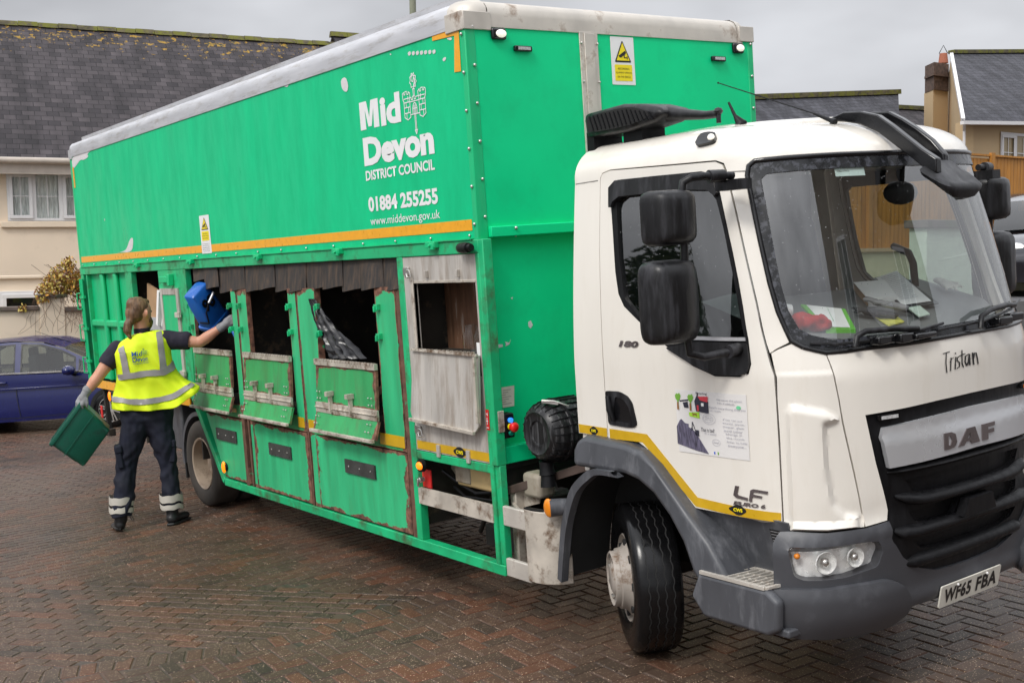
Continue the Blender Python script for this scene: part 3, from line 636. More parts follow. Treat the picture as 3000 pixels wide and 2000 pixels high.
# castle and crozier emblem in white outline
def strokes(name, lines, wd, f, m, parent, off=.003):
    mbx = MB(); h = 2e-3
    for ln in lines:
        P = [Vector(p) for p in ln]
        for a, b in zip(P[:-1], P[1:]):
            d = (b-a); 
            if d.length < 1e-6: continue
            t = d.normalized()*wd*.4; nn = Vector((-d.y, d.x)).normalized()*wd*.5
            q = [a-t+nn, a-t-nn, b+t-nn, b+t+nn]; vs = []
            for p in q:
                n = (Vector(f(p.x+h, p.y))-Vector(f(p.x-h, p.y))).cross(Vector(f(p.x, p.y+h))-Vector(f(p.x, p.y-h))).normalized()
                vs.append(Vector(f(p.x, p.y))+n*off); off += 1e-6
            mbx.add(vs, [(0,1,2,3)])
    return mbx.build(name, m, parent)
cx, cz, s = -.60, 3.21, 1.0
def emblem(f, cx, cz, s, wd, m, parent, off=.003):
    Ls = []
    def q(*pts): Ls.append([(cx+x*s, cz+z*s) for x, z in pts])
    for sg in (-1, 1):
        x0, x1 = sg*.055, sg*.125
        q((x0,-.085),(x0,.03),(x0+sg*-.006,.04),(x0+sg*-.006,.065),(x0+sg*.012,.075),(x0+sg*.014,.06),(x0+sg*.028,.06),(x0+sg*.03,.08),(x0+sg*.05,.08),(x0+sg*.052,.062),(x0+sg*.064,.062),(x0+sg*.066,.078),(x1+sg*.012,.07),(x1+sg*.010,.03),(x1,.02),(x1,-.08),((x0+x1)/2,-.098),(x0,-.085))
        for z in (-.055,-.02,.012,.035): q((x0,z),(x1,z))
        for i, z in enumerate((-.088,-.055,-.02,.012)):
            xx = x0+sg*(.02 if i % 2 else .045); q((xx,z),(xx,z+.033))
    q((-.055,.01),(.055,.01)); q((-.055,.035),(-.035,.035),(-.035,.022),(-.018,.022),(-.018,.04),(.0,.04),(.0,.022),(.018,.022),(.018,.035),(.055,.035)); q((-.055,-.07),(.055,-.07))
    q((-.026,-.07),(-.026,-.03),(-.015,-.008),(0,.0),(.015,-.008),(.026,-.03),(.026,-.07)); 
    for x in (-.012,0,.012): q((x,-.07),(x,-.015))
    q((-.02,-.035),(.02,-.035)); q((-.006,-.07),(-.006,-.17)); q((.006,-.07),(.006,-.17)); q((0,-.195),(-.014,-.17),(.014,-.17),(0,-.195)); q((0,-.18),(0,-.17))
    q((-.006,.04),(-.008,.085)); q((.006,.04),(.006,.085)); q((-.012,.085),(.012,.085))
    cr_ = [( .0,.09),(.018,.115),(.022,.14),(.012,.165),(-.008,.17),(-.02,.155),(-.016,.135),(0,.13),(.004,.145)]; q(*cr_); q((.0,.095),(.012,.12),(.015,.14),(.005,.158))
    st_ = []
    for k in range(17):
        a = -math.pi/2+.35+k/16*(2*math.pi-.7); r = .05 if k % 2 else .038; st_.append((r*.8*math.cos(a), .135+r*math.sin(a)))
    q(*st_)
    return strokes('emblem', Ls, wd, f, m, parent, off)
emblem(SIDE, cx, cz, 1.0, .006, LT, g)
ot = side('orange_corner_tape', [(-.345,3.545),(-.105,3.535),(-.13,3.325),(-.06,3.32),(-.055,3.60),(-.345,3.598)], 'orange_tape', off=.004, thick=.001)
side('orange_corner_tape', rect(-7.93,-7.88,3.23,3.46), 'orange_tape', off=.004, thick=.001)
def chip(pts, f=SIDE, par=up):
    return patch('peeled_patch', f, smooth_poly(pts, 1), (), 'peel', par, 9, .0025, .001, smooth=False)
chip([(-6.68,2.455),(-6.40,2.47),(-6.32,2.50),(-6.22,2.58),(-6.12,2.60),(-6.12,2.54),(-6.17,2.47),(-6.3,2.45),(-6.5,2.46)])
chip([(-7.92,3.595),(-7.2,3.59),(-7.22,3.575),(-7.35,3.55),(-7.3,3.52),(-7.5,3.50),(-7.6,3.52),(-7.85,3.45),(-7.93,3.44)])
chip([(-2.47,3.60),(-2.33,3.60),(-2.34,3.56),(-2.39,3.56)]); chip([(-1.53,3.49),(-1.46,3.50),(-1.43,3.44),(-1.45,3.395),(-1.50,3.405),(-1.53,3.44)])
chip([(-.52,3.595),(-.345,3.598),(-.36,3.575),(-.48,3.572)]); chip([(-.20,3.535),(-.13,3.53),(-.14,3.51)]); chip([(-.25,3.425),(-.21,3.43),(-.215,3.41),(-.245,3.405)])
for i in range(7): x = -.64+i*.047; z = 3.525-i*.006; chip([(x,z),(x+.035,z+.004),(x+.04,z-.018),(x+.01,z-.024)])
chip([(-.86,3.55),(-.84,3.555),(-.84,3.54)]); chip([(-6.98,2.83),(-6.95,2.83),(-6.96,2.80)])
FL = lambda y, z: (-.045, y, z)
for pts in ([(.06,1.71),(.09,1.72),(.10,1.69),(.15,1.685),(.15,1.67),(.10,1.665),(.06,1.68)], [(.17,1.70),(.20,1.69),(.215,1.71),(.20,1.68),(.17,1.67),(.175,1.685)], [(.08,1.66),(.11,1.655),(.09,1.64)], [(.355,1.80),(.375,1.81),(.39,1.78),(.37,1.76),(.355,1.775)], [(.235,1.962),(.25,1.965),(.245,1.95)]):
    patch('peeled_patch', FL, pts, (), 'peel', front, 9, .0025, .001, smooth=False)
# stickers
def camera_sticker(f, u0, u1, v0, v1, par, extra=0, off=.003):
    o = patch('warning_sticker', f, rnd([(u0,v0),(u1,v0),(u1,v1),(u0,v1)], .006), (), 'white_vinyl', par, 9, off, .001, smooth=False)
    wu = u1-u0; hv = v1-v0; k = v0+hv*extra; H = v1-k
    def Q(a, b): return (u0+a*wu, k+b*H)
    patch('triangle', f, rnd([Q(.14,.47), Q(.86,.47), Q(.5,.93)], .012), (), 'ink', o, 9, off+.0015, .001, smooth=False)
    patch('triangle', f, [Q(.22,.505), Q(.78,.505), Q(.5,.875)], (), 'yellow_sign', o, 9, off+.003, .001, smooth=False)
    patch('camera_pictogram', f, [Q(.30,.60), Q(.36,.565), Q(.43,.57), Q(.52,.615), Q(.54,.555), Q(.66,.555), Q(.66,.53), Q(.69,.53), Q(.69,.60), Q(.66,.60), Q(.66,.575), Q(.565,.575), Q(.565,.62), Q(.64,.665), Q(.60,.715)], (), 'ink', o, 9, off+.0045, .001, smooth=False)
    patch('yellow_field', f, rnd([Q(.13,.08), Q(.87,.08), Q(.87,.42), Q(.13,.42)], .006), (), 'yellow_sign', o, 9, off+.0015, .001, smooth=False)
    for i, s_ in enumerate(('RECORDING', 'EQUIPMENT OPERATES', 'ON THIS VEHICLE')):
        hw = (.24, .34, .28)[i]; a = Q(.5-hw, .315-i*.085); b = Q(.5+hw, .355-i*.085); txt('sticker_lettering', s_, f, a[0], b[0], a[1], b[1], 'ink', o, off+.003)
    return o
camera_sticker(FRONT, 1.125, 1.325, 3.26, 3.565, T)
cs = camera_sticker(SIDE, -4.31, -4.09, 2.375, 2.71, T, .28, .004)
for i, s_ in enumerate(('for the purposes of', 'safety and security', 'this vehicle is fitted', 'with cctv cameras', 'www.middevon.gov.uk')):
    txt('sticker_lettering', s_, SIDE, -4.28, -4.12, 2.455-i*.016, 2.464-i*.016, 'ink', cs, .0065)
si = patch('notice_sticker', FL, [(.055,1.30),(.205,1.30),(.215,1.425),(.06,1.425)], (), mat('notice_paper', (.72,.66,.58), .5), T, 9, .003, .001, smooth=False)
for i in range(7): strokes('notice_lines', [[(.085+.04*(i < 2), 1.405-i*.014), (.185-.02*(i % 3), 1.405-i*.014)]], .003, FL, mat('grey_ink', (.25,.22,.2), .5) if i == 0 else bpy.data.materials['grey_ink'], si, .005)
side('red_notice', rect(-.035,-.003,1.185,1.31), 'red', off=.016, thick=.001)
strokes('notice_symbol', [[(-.02,1.22),(-.02,1.26)],[(-.028,1.24),(-.012,1.24)],[(-.026,1.285),(-.012,1.275),(-.014,1.29)],[(-.028,1.20),(-.01,1.20)]], .005, SIDE, 'white_vinyl', T, .019)
mb_box('grey_patch', (.05,.01,1.17), (.056,.055,1.30), 'alu_grime')
# control box with blue, red and green buttons
cb = mb_box('control_box', (-.03,.065,1.125), (.045,.135,1.275), 'black', bevel=.008)
for z, c_, r_, l_ in ((1.235,'blue',.015,.02),(1.195,'yellow',.02,.03),(1.155,'greenb',.015,.015)):
    b = MB(); b.cyl((.045,.10,z),(.045+l_,.10,z),r_); b.build('button', {'blue': mat('blue_button',(.02,.18,.8),.3,emit=(.05,.3,1),estr=.8), 'yellow': 'yellow_sign', 'greenb': mat('green_button',(.0,.22,.14),.3)}[c_], cb, .002, smooth=True)
b = MB(); b.cyl((.07,.10,1.195),(.095,.10,1.195),.026,.030,20); b.ico((.095,.10,1.195),.029,(.5,1,1),14); b.build('stop_button', mat('red_button',(.8,.02,.015),.25), cb, smooth=True)
# lamps high on the front
for y, z, w_, h_, mm, nm in ((.235,3.535,.05,.032,'lamp_white','position_lamp'), (2.30,3.535,.05,.032,'lamp_white','position_lamp')):
    b = MB(); b.box((.012,y,z),(.03,w_*2.1,h_*2.2)); o = b.build(nm, 'gloss_black', T, .014, seg=3)
    b = MB(); b.ico((.03,y+.008,z),.03,(.5,1.25,.8),14); b.build('lens', 'lamp_white', o, smooth=True)
for y, z in ((.41,3.455),(2.10,3.455)):
    b = MB(); b.box((.012,y,z),(.025,.13,.034)); o = b.build('strobe_lamp', 'gloss_black', T, .006); b = MB()
    for i in range(6): b.box((.027,y-.036+i*.0155,z),(.006,.013,.018))
    b.build('led_row', 'lamp_off', o, .001)
# ------------------------------------------------------------ the cab
YC = 1.21
def prof(v):
    t = max(0, min(1, (v-1.6)/1.0)); ys = .165+.085*t**1.4; n = 2.5
    if v > 1.6: xf = 2.42-.235*((v-1.6)/1.02)**1.2; x0 = 1.75-.25*t; n = 2.5-.25*min(1, (v-1.5)/.3)
    elif v > 1.0: xf = 2.42; x0 = 1.75
    else: xf = 2.42-.07*((1.0-v)/.6)**1.2 if v > .4 else 2.35; x0 = 1.75
    xr = .62; z = v
    if v > 2.62:
        w_ = min(1, (v-2.62)/.35)*math.pi/2; q = 1-math.cos(w_)
        z = 2.62+.19*math.sin(w_); ys += .2*q; xf -= .40*q; x0 -= .1*q; xr += .06*q
    if v < .9:
        k = min(1, (.9-v)/.12); ys -= .07*k; n += .6*k
        if v < .5: q = ((.5-v)/.25)**2; ys += .12*q; xf -= .16*q; x0 -= .05*q
    return ys, x0, xf, n, xr, z
def S(u, v):
    ys, x0, xf, n, xr, z = prof(v); a = xf-x0; b = YC-ys; uu = u if u <= 2 else 4-u
    if uu < 1: x = xr+uu*(x0-xr); y = ys
    else: th = (uu-1)*math.pi/2; e = 2/n; x = x0+a*max(0, math.sin(th))**e; y = YC-b*max(0, math.cos(th))**e
    return (x, 2*YC-y if u > 2 else y, z)
mir = lambda p: [(4-u, v) for u, v in reversed(p)]
KW = dict(f=S, su=1.1, sv=1)
def cp(name, poly, m, holes=(), off=0, thick=.012, step=.05, parent=T, **k): return patch(name, S, poly, holes, m, parent, step, off, thick, su=1.1, **k)
door_p = [(.253,2.611),(.275,2.639),(.344,2.652),(1.141,2.625),(1.172,2.607),(1.183,2.565),(1.195,2.366),(1.205,2.135),(1.215,1.933),(1.218,1.742),(1.222,1.597),(1.225,1.480),(1.227,1.293),(1.228,1.011),(1.230,.893),(1.08,.899),(.799,.90),(.742,.945),(.607,1.068),(.496,1.172),(.441,1.20),(.336,1.20),(.228,1.197),(.226,1.337),(.226,1.541),(.229,1.812),(.235,2.215)]
win_p = [(.351,2.448),(.356,2.553),(.414,2.587),(.734,2.584),(1.068,2.579),(1.108,2.565),(1.127,2.533),(1.136,2.469),(1.143,2.308),(1.149,2.183),(1.152,2.054),(1.152,1.926),(1.147,1.766),(1.132,1.651),(1.111,1.605),(1.067,1.592),(.961,1.588),(.838,1.630),(.692,1.719),(.515,1.846),(.414,1.924),(.379,1.988),(.364,2.104),(.358,2.320)]
glass_p = [(.395,2.40),(.40,2.476),(.437,2.50),(1.040,2.50),(1.095,2.482),(1.119,2.44),(1.130,2.308),(1.138,2.054),(1.137,1.762),(.894,1.762),(.699,1.757),(.517,1.861),(.42,1.96),(.396,2.175)]
visor_p = [(.351,2.448),(.356,2.553),(.414,2.587),(.734,2.584),(1.068,2.579),(1.108,2.565),(1.127,2.533),(1.136,2.469),(1.124,2.455),(1.092,2.487),(1.011,2.497),(.887,2.508),(.630,2.500),(.444,2.500),(.385,2.475),(.369,2.447)]
wsL = [(1.330,1.753),(1.300,1.893),(1.288,2.025),(1.280,2.224),(1.275,2.425),(1.274,2.544),(1.287,2.589),(1.316,2.611),(1.446,2.614),(1.653,2.614),(1.869,2.612),(2.0,2.611)]
wsB = [(1.372,1.722),(1.455,1.692),(1.529,1.693),(1.603,1.699),(1.770,1.699),(1.911,1.704),(2.0,1.706)]
ws_p = wsL + mir(wsL)[1:] + mir(wsB)[:0] + list(reversed(mir(wsB)))[0:0]
# closed outline: up the near pillar, over the top, down the far pillar, back along the bottom
ws_p = wsL + mir(wsL)[1:] + [(4-u, v) for u, v in wsB] + list(reversed(wsB))[1:]
ws_p = ws_p[::-1]
shell_L = [(0,1.20),(.219,1.20),(.217,1.541),(.221,1.812),(.227,2.215),(.245,2.612),(.268,2.645),(.342,2.660),(1.143,2.634),(1.180,2.614),(1.191,2.566),(1.203,2.366),(1.213,2.135),(1.223,1.933),(1.227,1.742),(1.231,1.70),(1.262,1.72)]
out_p = shell_L + wsL + mir(wsL)[1:] + [(4-u, v) for u, v in reversed(shell_L)] + [(4,2.97),(0,2.97)]
shell = cp('cab_shell', out_p, 'white', thick=.03)
# roof skin with a slight crown, and the rear wall
NU, NS = 28, 14; vs = []
for i in range(NU+1):
    u = 2*i/NU
    for j in range(NS+1):
        s = j/NS; a = Vector(S(u, 2.97)); b = Vector(S(4-u, 2.97)); p = a.lerp(b, s)
        p.z += .045*math.sin(math.pi*s)**.6*math.sin(math.pi*min(1, (p.x-.6)/1.6*1.0)) if p.x < 2.2 else 0
        vs.append(p)
m_ = MB(); m_.add(vs, [(i*(NS+1)+j, i*(NS+1)+j+1, (i+1)*(NS+1)+j+1, (i+1)*(NS+1)+j) for i in range(NU) for j in range(NS)]); m_.build('roof_skin', 'white', shell, smooth=True)
m_ = MB(); pts = [S(0, 1.0+i*.1) for i in range(17)]+[S(0, 2.62+i*.05) for i in range(8)]
poly = [(p[1]+.012, p[2]-.012) for p in pts]+[(2*YC-p[1]-.012, p[2]-.012) for p in reversed(pts)]
m_.prism(poly, lambda y, z: (.64, y, z), lambda y, z: (.68, y, z)); m_.build('cab_rear_wall', 'white', T)
# horizontal crease along the roof sides
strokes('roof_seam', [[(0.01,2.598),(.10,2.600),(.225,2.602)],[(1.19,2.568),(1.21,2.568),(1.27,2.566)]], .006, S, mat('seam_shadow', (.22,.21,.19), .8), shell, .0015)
CP = [(1.236,1.699),(1.232,1.480),(1.235,1.293),(1.234,1.011),(1.237,.886),(1.274,.861),(1.432,.856),(1.588,.864),(1.560,.931),(1.532,1.131),(1.497,1.357),(1.486,1.469),(1.471,1.580),(1.452,1.687),(1.385,1.712),(1.334,1.742),(1.268,1.716)]
DF = [(1.285,1.470),(1.262,1.424),(1.257,1.162),(1.257,.965),(1.264,.78),(1.429,.78),(1.60,.78),(1.553,.931),(1.498,.941),(1.458,.988),(1.443,1.102),(1.434,1.288),(1.437,1.353),(1.490,1.363),(1.488,1.394),(1.435,1.431)]
def dfl(u, v):
    if not inside((u, v), DF): return 0
    # distance to the outline decides how far the blister has risen
    d = 9
    for i in range(len(DF)):
        a = Vector(DF[i-1]); b = Vector(DF[i]); p = Vector((u, v)); t = max(0, min(1, (p-a).dot(b-a)/max(1e-9, (b-a).length_squared))); q = a+(b-a)*t
        if a.y < .79 and b.y < .79: continue
        d = min(d, math.hypot((p.x-q.x)*1.1, p.y-q.y))
    k = min(1, d/.032); return .032*k*k*(3-2*k)
for mm in (0, 1):
    g_ = (lambda p: p) if not mm else (lambda p: [(4-u, v) for u, v in reversed(p)])
    cpan = patch('corner_panel', S, g_(CP), (), 'white', T, .014, 0, .02, su=1.1, disp=(dfl if not mm else (lambda u, v: dfl(4-u, v))))
BL = [(1.456,1.687),(1.476,1.580),(1.491,1.469),(1.503,1.361),(1.538,1.131),(1.566,.931),(1.594,.864),(1.676,.877),(1.624,1.157),(1.590,1.389),(1.752,1.399),(1.88,1.408),(2.0,1.411)]
bon = cp('bonnet_panel', BL + [(4-u, v) for u, v in reversed(BL[:-1])] + [(4-u, v) for u, v in wsB[1:]] + list(reversed(wsB[1:-1])), 'white', thick=.03, off=.002)
# doors
for mm in (0, 1):
    g_ = (lambda p: p) if not mm else (lambda p: [(4-u, v) for u, v in reversed(p)])
    dr = cp('door', g_(door_p), 'white', [g_(win_p)], off=.003, thick=.03)
    cp('window_surround', g_(shrink(win_p, -.006)), 'black', [g_(glass_p)], off=.004, thick=.03, parent=dr, step=.06)
    cp('window_glass', g_(shrink(glass_p, -.01)), 'glass_side', off=-.012, thick=0, parent=dr, step=.1)
    if not mm:
        cp('wind_deflector', visor_p, 'mirror_shell', off=.03, thick=.026, parent=dr, step=.04)
        cp('mirror_base', rnd([(.683,1.712),(.893,1.748),(1.147,1.748),(1.136,1.651),(1.112,1.603),(1.068,1.594),(.962,1.592),(.840,1.634)], .02), 'mirror_shell', off=.018, thick=.02, parent=dr, step=.05)
        cp('window_sill', [(.73,1.757),(1.140,1.758),(1.142,1.775),(.70,1.775)], 'alu', off=.012, thick=.01, parent=dr)
        hp = [(.229,1.459),(.330,1.462),(.388,1.441),(.418,1.408),(.444,1.291),(.421,1.274),(.368,1.270),(.240,1.274),(.235,1.357)]
        ho = cp('door_handle', rnd(hp, .02), 'mirror_shell', [rnd([(.30,1.435),(.36,1.42),(.395,1.38),(.41,1.31),(.385,1.295),(.27,1.298)], .02)], off=.010, thick=.012, parent=dr, step=.04)
        cp('handle_recess', rnd(hp, .02), 'gloss_black', off=.0035, thick=.004, parent=dr, step=.04)
        b = MB(); b.tube([Vector(S(.255,1.43))+Vector((0,-.018,0)), Vector(S(.275,1.36))+Vector((0,-.03,0)), Vector(S(.285,1.30))+Vector((0,-.018,0))], [.014,.018,.014]); b.build('handle_grip', 'black', dr, smooth=True)
        yl = cp('reflective_strip', [(.24,1.195),(.472,1.200),(.800,.909),(1.226,.893),(1.226,.941),(.815,.957),(.505,1.247),(.24,1.250)], 'yellow_tape', off=.005, thick=.001, parent=dr)
        cws(S, 1.035, .933, .062, .044, dr, .007)
        c_ = txt('model_lettering', '180', S, .350, .496, 1.704, 1.738, 'badge', dr, .008, bold=.05, shear=.25)
        # LF badge drawn as two slanted shapes
        lf = cp('model_badge', [(1.028,1.052),(1.042,1.052),(1.034,1.012),(1.040,1.006),(1.078,1.000),(1.078,.988),(1.030,.994),(1.019,1.004)][::-1], 'badge', off=.010, thick=.006, parent=dr, step=9)
        cp('model_badge', [(1.084,.985),(1.097,.984),(1.100,1.010),(1.142,1.006),(1.144,1.016),(1.102,1.021),(1.106,1.034),(1.170,1.030),(1.171,1.042),(1.104,1.047),(1.093,1.040)], 'badge', off=.010, thick=.006, parent=dr, step=9)
        txt('badge_lettering', 'EURO 6', S, 1.016, 1.158, .957, .977, 'badge', dr, .008, bold=.05, shear=.2)
strip2 = cp('reflective_strip', [(.004,1.204),(.217,1.200),(.217,1.249),(.004,1.252)], 'yellow_tape', off=.002, thick=.001)
cws(S, .12, 1.226, .058, .040, T, .004)
# the child's drawing taped to the door: sheet, trees, van, house, heap, pencil lines
sh = cp('drawing_sheet', [(.717,1.182),(1.096,1.184),(1.094,1.502),(.709,1.501)], mat('drawing_paper', (.76,.74,.72), .35, var=.02, coat=.4), off=.006, thick=.001, step=.08)
def D(a, b): return (.711+a*.384, 1.184+b*.317)
ink = mat('felt_pen', (.03,.03,.05), .6); pen = mat('pencil', (.42,.42,.47), .6); tg = mat('crayon_green', (.18,.42,.05), .6); tb = mat('crayon_brown', (.30,.13,.04), .6); trd = mat('crayon_red', (.62,.05,.07), .6); tl = mat('crayon_lime', (.42,.75,.05), .6); tbl = mat('crayon_blue', (.05,.12,.6), .6); heap = mat('scribble_heap', (.10,.09,.14), .7, var=.9, vscale=40, stretch=(6,1,.6))
def dp(name, pts, m, off=.0085): return patch(name, S, [D(*p) for p in pts], (), m, sh, 9, off, .0005, su=1.1, smooth=False)
for a in (.04, .245):
    dp('drawn_tree', [(a-.045,.90),(a-.02,.94),(a,.93),(a+.03,.95),(a+.05,.90),(a+.03,.84),(a+.01,.82),(a+.012,.70),(a-.012,.70),(a-.01,.82),(a-.035,.85)], tg if a else tg)
    dp('drawn_trunk', [(a-.012,.80),(a+.012,.80),(a+.014,.68),(a-.014,.68)], tb, .010)
dp('drawn_van', [(.12,.80),(.20,.82),(.21,.72),(.14,.72)], ink); dp('drawn_van', [(.07,.83),(.21,.86),(.21,.835),(.07,.81)], ink)
dp('drawn_house', [(.31,.84),(.35,.93),(.36,.98),(.37,.98),(.37,.92),(.40,.86),(.53,.85),(.53,.66),(.33,.68)], ink); dp('drawn_roof', [(.37,.92),(.53,.93),(.52,.84),(.41,.86)], trd, .010); dp('drawn_window', [(.42,.82),(.46,.82),(.46,.77),(.42,.77)], 'paper', .010); dp('drawn_door', [(.35,.78),(.38,.78),(.38,.69),(.35,.69)], trd, .010)
dp('drawn_lawn', [(.21,.65),(.38,.67),(.38,.57),(.22,.59)], tl); dp('drawn_dog', [(.27,.66),(.29,.64),(.34,.64),(.34,.59),(.33,.62),(.29,.62),(.28,.59)], tb, .010)
dp('drawn_heap', [(.0,.40),(.05,.50),(.08,.53),(.14,.47),(.20,.46),(.19,.42),(.30,.35),(.42,.15),(.50,.02),(.30,.05),(.0,.12)], heap)
dp('drawn_crane', [(.30,.38),(.36,.38),(.36,.28),(.30,.30)], ink)
Ls = [[(.30,.38),(.26,.50),(.25,.40)], [(.24,.40),(.26,.40),(.26,.37),(.24,.37),(.24,.40)]]
strokes('drawn_crane_arm', [[D(*p) for p in l] for l in Ls], .004, S, ink, sh, .009)
def scrib(a0, a1, b, seed, h=.018):
    r_ = random.Random(seed); a = a0; l = []
    while a < a1: l.append(D(a, b+r_.uniform(-h, h))); a += r_.uniform(.006,.012)
    return l
for t_, a, b0, b1, d_ in (('Recycling!', .34,.52,.945,.99),('Help save the planet', .66,.95,.875,.915),('from rubbish', .67,.86,.83,.865),('Recycle everything that you', .545,.985,.74,.785),('can recycle', .545,.72,.695,.735),('That is bad!', .395,.605,.37,.43),("It's a waste!", .45,.63,.33,.365),('This is', .47,.57,.585,.615),('the way', .47,.57,.55,.58),('You can put', .74,.94,.575,.615),('metal, plastic,', .74,.97,.52,.56),('paper, glass,', .745,.96,.465,.505),('and other', .75,.94,.41,.45),('things in', .76,.93,.355,.395),('the recycle', .765,.955,.295,.335),('bins to help', .77,.985,.235,.275),('everyone...', .775,.97,.17,.21),('Stop!', .585,.665,.195,.24)):
    u0, v0 = D(a, d_ if False else 0); p0 = D(a, b1); p1 = D(b0, d_); txt('handwriting', t_, S, p0[0], p1[0], p0[1], p1[1], ink if t_ in ('Recycling!', 'That is bad!') else pen, sh, .009)
for (a, b, ra, rb) in ((.52,.58,.075,.055),(.53,.58,.10,.085),(.625,.22,.062,.05)):
    strokes('bubble', [[D(a+ra*math.cos(k/20*6.283), b+rb*math.sin(k/20*6.283)) for k in range(21)]], .0014, S, pen, sh, .009)
for a, mcol in ((.59,tbl),(.645,tg)): dp('drawn_figure', [(a-.01,.07),(a+.012,.07),(a+.008,.03),(a-.006,.03)], mcol)
patch('drawn_globe', S, [(D(.905,.80)[0]+.010*math.cos(k/14*6.283), D(.905,.80)[1]+.009*math.sin(k/14*6.283)) for k in range(14)], (), mat('crayon_globe',(.15,.6,.3),.6), sh, 9, .0085, .0005, su=1.1, smooth=False)
# windscreen: glass, dark border, rubber seal
wg = cp('windscreen', shrink(ws_p, -.004), 'glass_ws', off=-.006, thick=0, step=.08)
def inner(u, v):
    pass
ins = []
for (u, v) in ws_p:
    uc = 2+(u-2)*(.905 if v > 1.8 else .93); top = v > 2.5
    ins.append((max(1.33, min(4-1.33, 2+(u-2)*.94)), (v-.065 if v > 2.5 else (v+.055 if v < 1.78 else v))))
cp('windscreen_border', ws_p, 'frit', [ins], off=.001, thick=.004, step=.05, parent=wg)
m_ = MB(); pts = [Vector(S(u, v)) for u, v in dens(ws_p, .05)]; m_.tube(pts+[pts[0]], .013, 8, False); m_.build('windscreen_seal', 'gloss_black', wg, smooth=True)
stk = cp('windscreen_sticker', [(1.628,2.512),(1.747,2.510),(1.747,2.556),(1.628,2.558)], mat('pale_sticker', (.62,.74,.70), .5), off=-.010, thick=0, parent=T)
txt('sticker_lettering', 'ADBlue 1st Priority', S, 1.635, 1.685, 2.530, 2.540, 'ink', stk, -.008)
# 'Tristan' in brush script
TR = [[[(-.02,1.0),(.20,1.04)],[(.09,1.02),(.10,.5),(.12,0)]],[[(.24,.70),(.25,.05)],[(.25,.5),(.30,.66),(.35,.70)]],[[(.40,.70),(.405,.08)],[(.40,.88),(.402,.92)]],[[(.55,.72),(.48,.66),(.48,.50),(.55,.38),(.54,.16),(.47,.10)]],[[(.62,.98),(.625,.3),(.66,.10)],[(.57,.74),(.70,.78)]],[[(.80,.72),(.73,.66),(.71,.35),(.75,.14),(.80,.35),(.815,.70),(.82,.14)]],[[(.88,.74),(.885,.12)],[(.885,.45),(.93,.72),(.97,.70),(.985,.40),(1.0,.10)]]]
ls = []
for ch_ in TR:
    for l in ch_: ls.append([(1.905+x*.112, 1.535+y*.092+x*.003) for x, y in l])
strokes('name_lettering', ls, .0042, S, 'ink', bon, .005)
# grille
GL = [(1.592,1.387),(1.624,1.157),(1.675,.877),(1.713,.833),(1.765,.753),(1.797,.685),(1.856,.615),(1.929,.566),(2.0,.556)]
GP = GL + [(4-u, v) for u, v in reversed(GL[:-1])] + [(2.25,1.399),(2.12,1.408),(2.0,1.411),(1.88,1.408),(1.75,1.399)]
m1 = [(1.745,1.050),(1.87,1.062),(2.0,1.065)]; m1b = [(1.779,.988),(1.83,.972),(1.928,.966),(2.0,.965)]
m2 = [(1.768,.893),(1.88,.905),(1.965,.908)]; m2b = [(1.818,.843),(1.87,.826),(1.93,.822),(1.965,.822)]
m3 = [(1.845,.748),(1.93,.752),(2.0,.754)]; m3b = [(1.872,.702),(1.93,.682),(2.0,.678)]
def band(t, b): return t + [(4-u, v) for u, v in reversed(t) if u < 2] + [(4-u, v) for u, v in b if u < 2] + list(reversed(b))
def half(t, b, r=False): p = t+list(reversed(b)); return p if not r else [(4-u, v) for u, v in p]
hol = [band(m1, m1b), half(m2, m2b), half(m2, m2b, True), band(m3, m3b)]
def gd(u, v):
    # three curved ledges stand proud of the panel
    d = abs(u-2)*.35
    r = 0
    for zc, w_, a in ((1.10,.028,.020), (.945-.0,.03,.045), (.800,.03,.04), (.645,.035,.03)):
        k = (v-(zc-(0 if zc > 1 else -.3*d*d*4)))/w_; r += a*math.exp(-k*k)
    return r*max(0, min(1, (.42-abs(u-2))/.10))
gr = patch('grille', S, GP, [], 'black', T, .03, -.05, .01, su=1.1)
patch('grille_surround', S, GP, hol, 'black', gr, .03, -.014, .03, su=1.1)
def ledge(name, u0, fz, prof_, n=44):
    m_ = MB(); vs = []; k = len(prof_)
    for i in range(n+1):
        u = u0+(4-2*u0)*i/n; zc = fz(u); e = min(1, min(u-u0, 4-u0-u)/.05)
        for (dv, of) in prof_:
            v = zc+dv*(.3+.7*e); p = Vector(S(u, v)); q = Vector((p.x-1.3, (p.y-YC)*.8, 0)).normalized(); vs.append(p+q*(-.014+of*(.15+.85*e)))
    m_.add(vs, [(i*k+j, i*k+j+1, (i+1)*k+j+1, (i+1)*k+j) for i in range(n) for j in range(k-1)]); return m_.build(name, 'black', gr, smooth=True)
LP = [(.034,0),(.026,.022),(.012,.038),(-.004,.042),(-.016,.034),(-.024,.012),(-.026,0)]
hook = lambda base, drop: (lambda u: base+drop*max(0, (abs(u-2)-.16)/.16)**1.8)
ledge('grille_bar', 1.672, lambda u: 1.100-.005*abs(u-2), [(.022,0),(.018,.022),(.004,.032),(-.008,.024),(-.014,0)])
ledge('grille_bar', 1.70, hook(.940,.050), LP); ledge('grille_bar', 1.74, hook(.795,.060), LP); ledge('grille_bar', 1.80, hook(.640,.070), [(a*1.15, b*.9) for a, b in LP])
SV = [(1.657,1.319),(1.647,1.275),(1.657,1.198),(1.668,1.128),(1.82,1.134),(2.0,1.144)]
SP = SV[:] + [(4-u, v) for u, v in reversed(SV[:-1])] + [(2.17,1.334),(2.0,1.343),(1.83,1.334)]
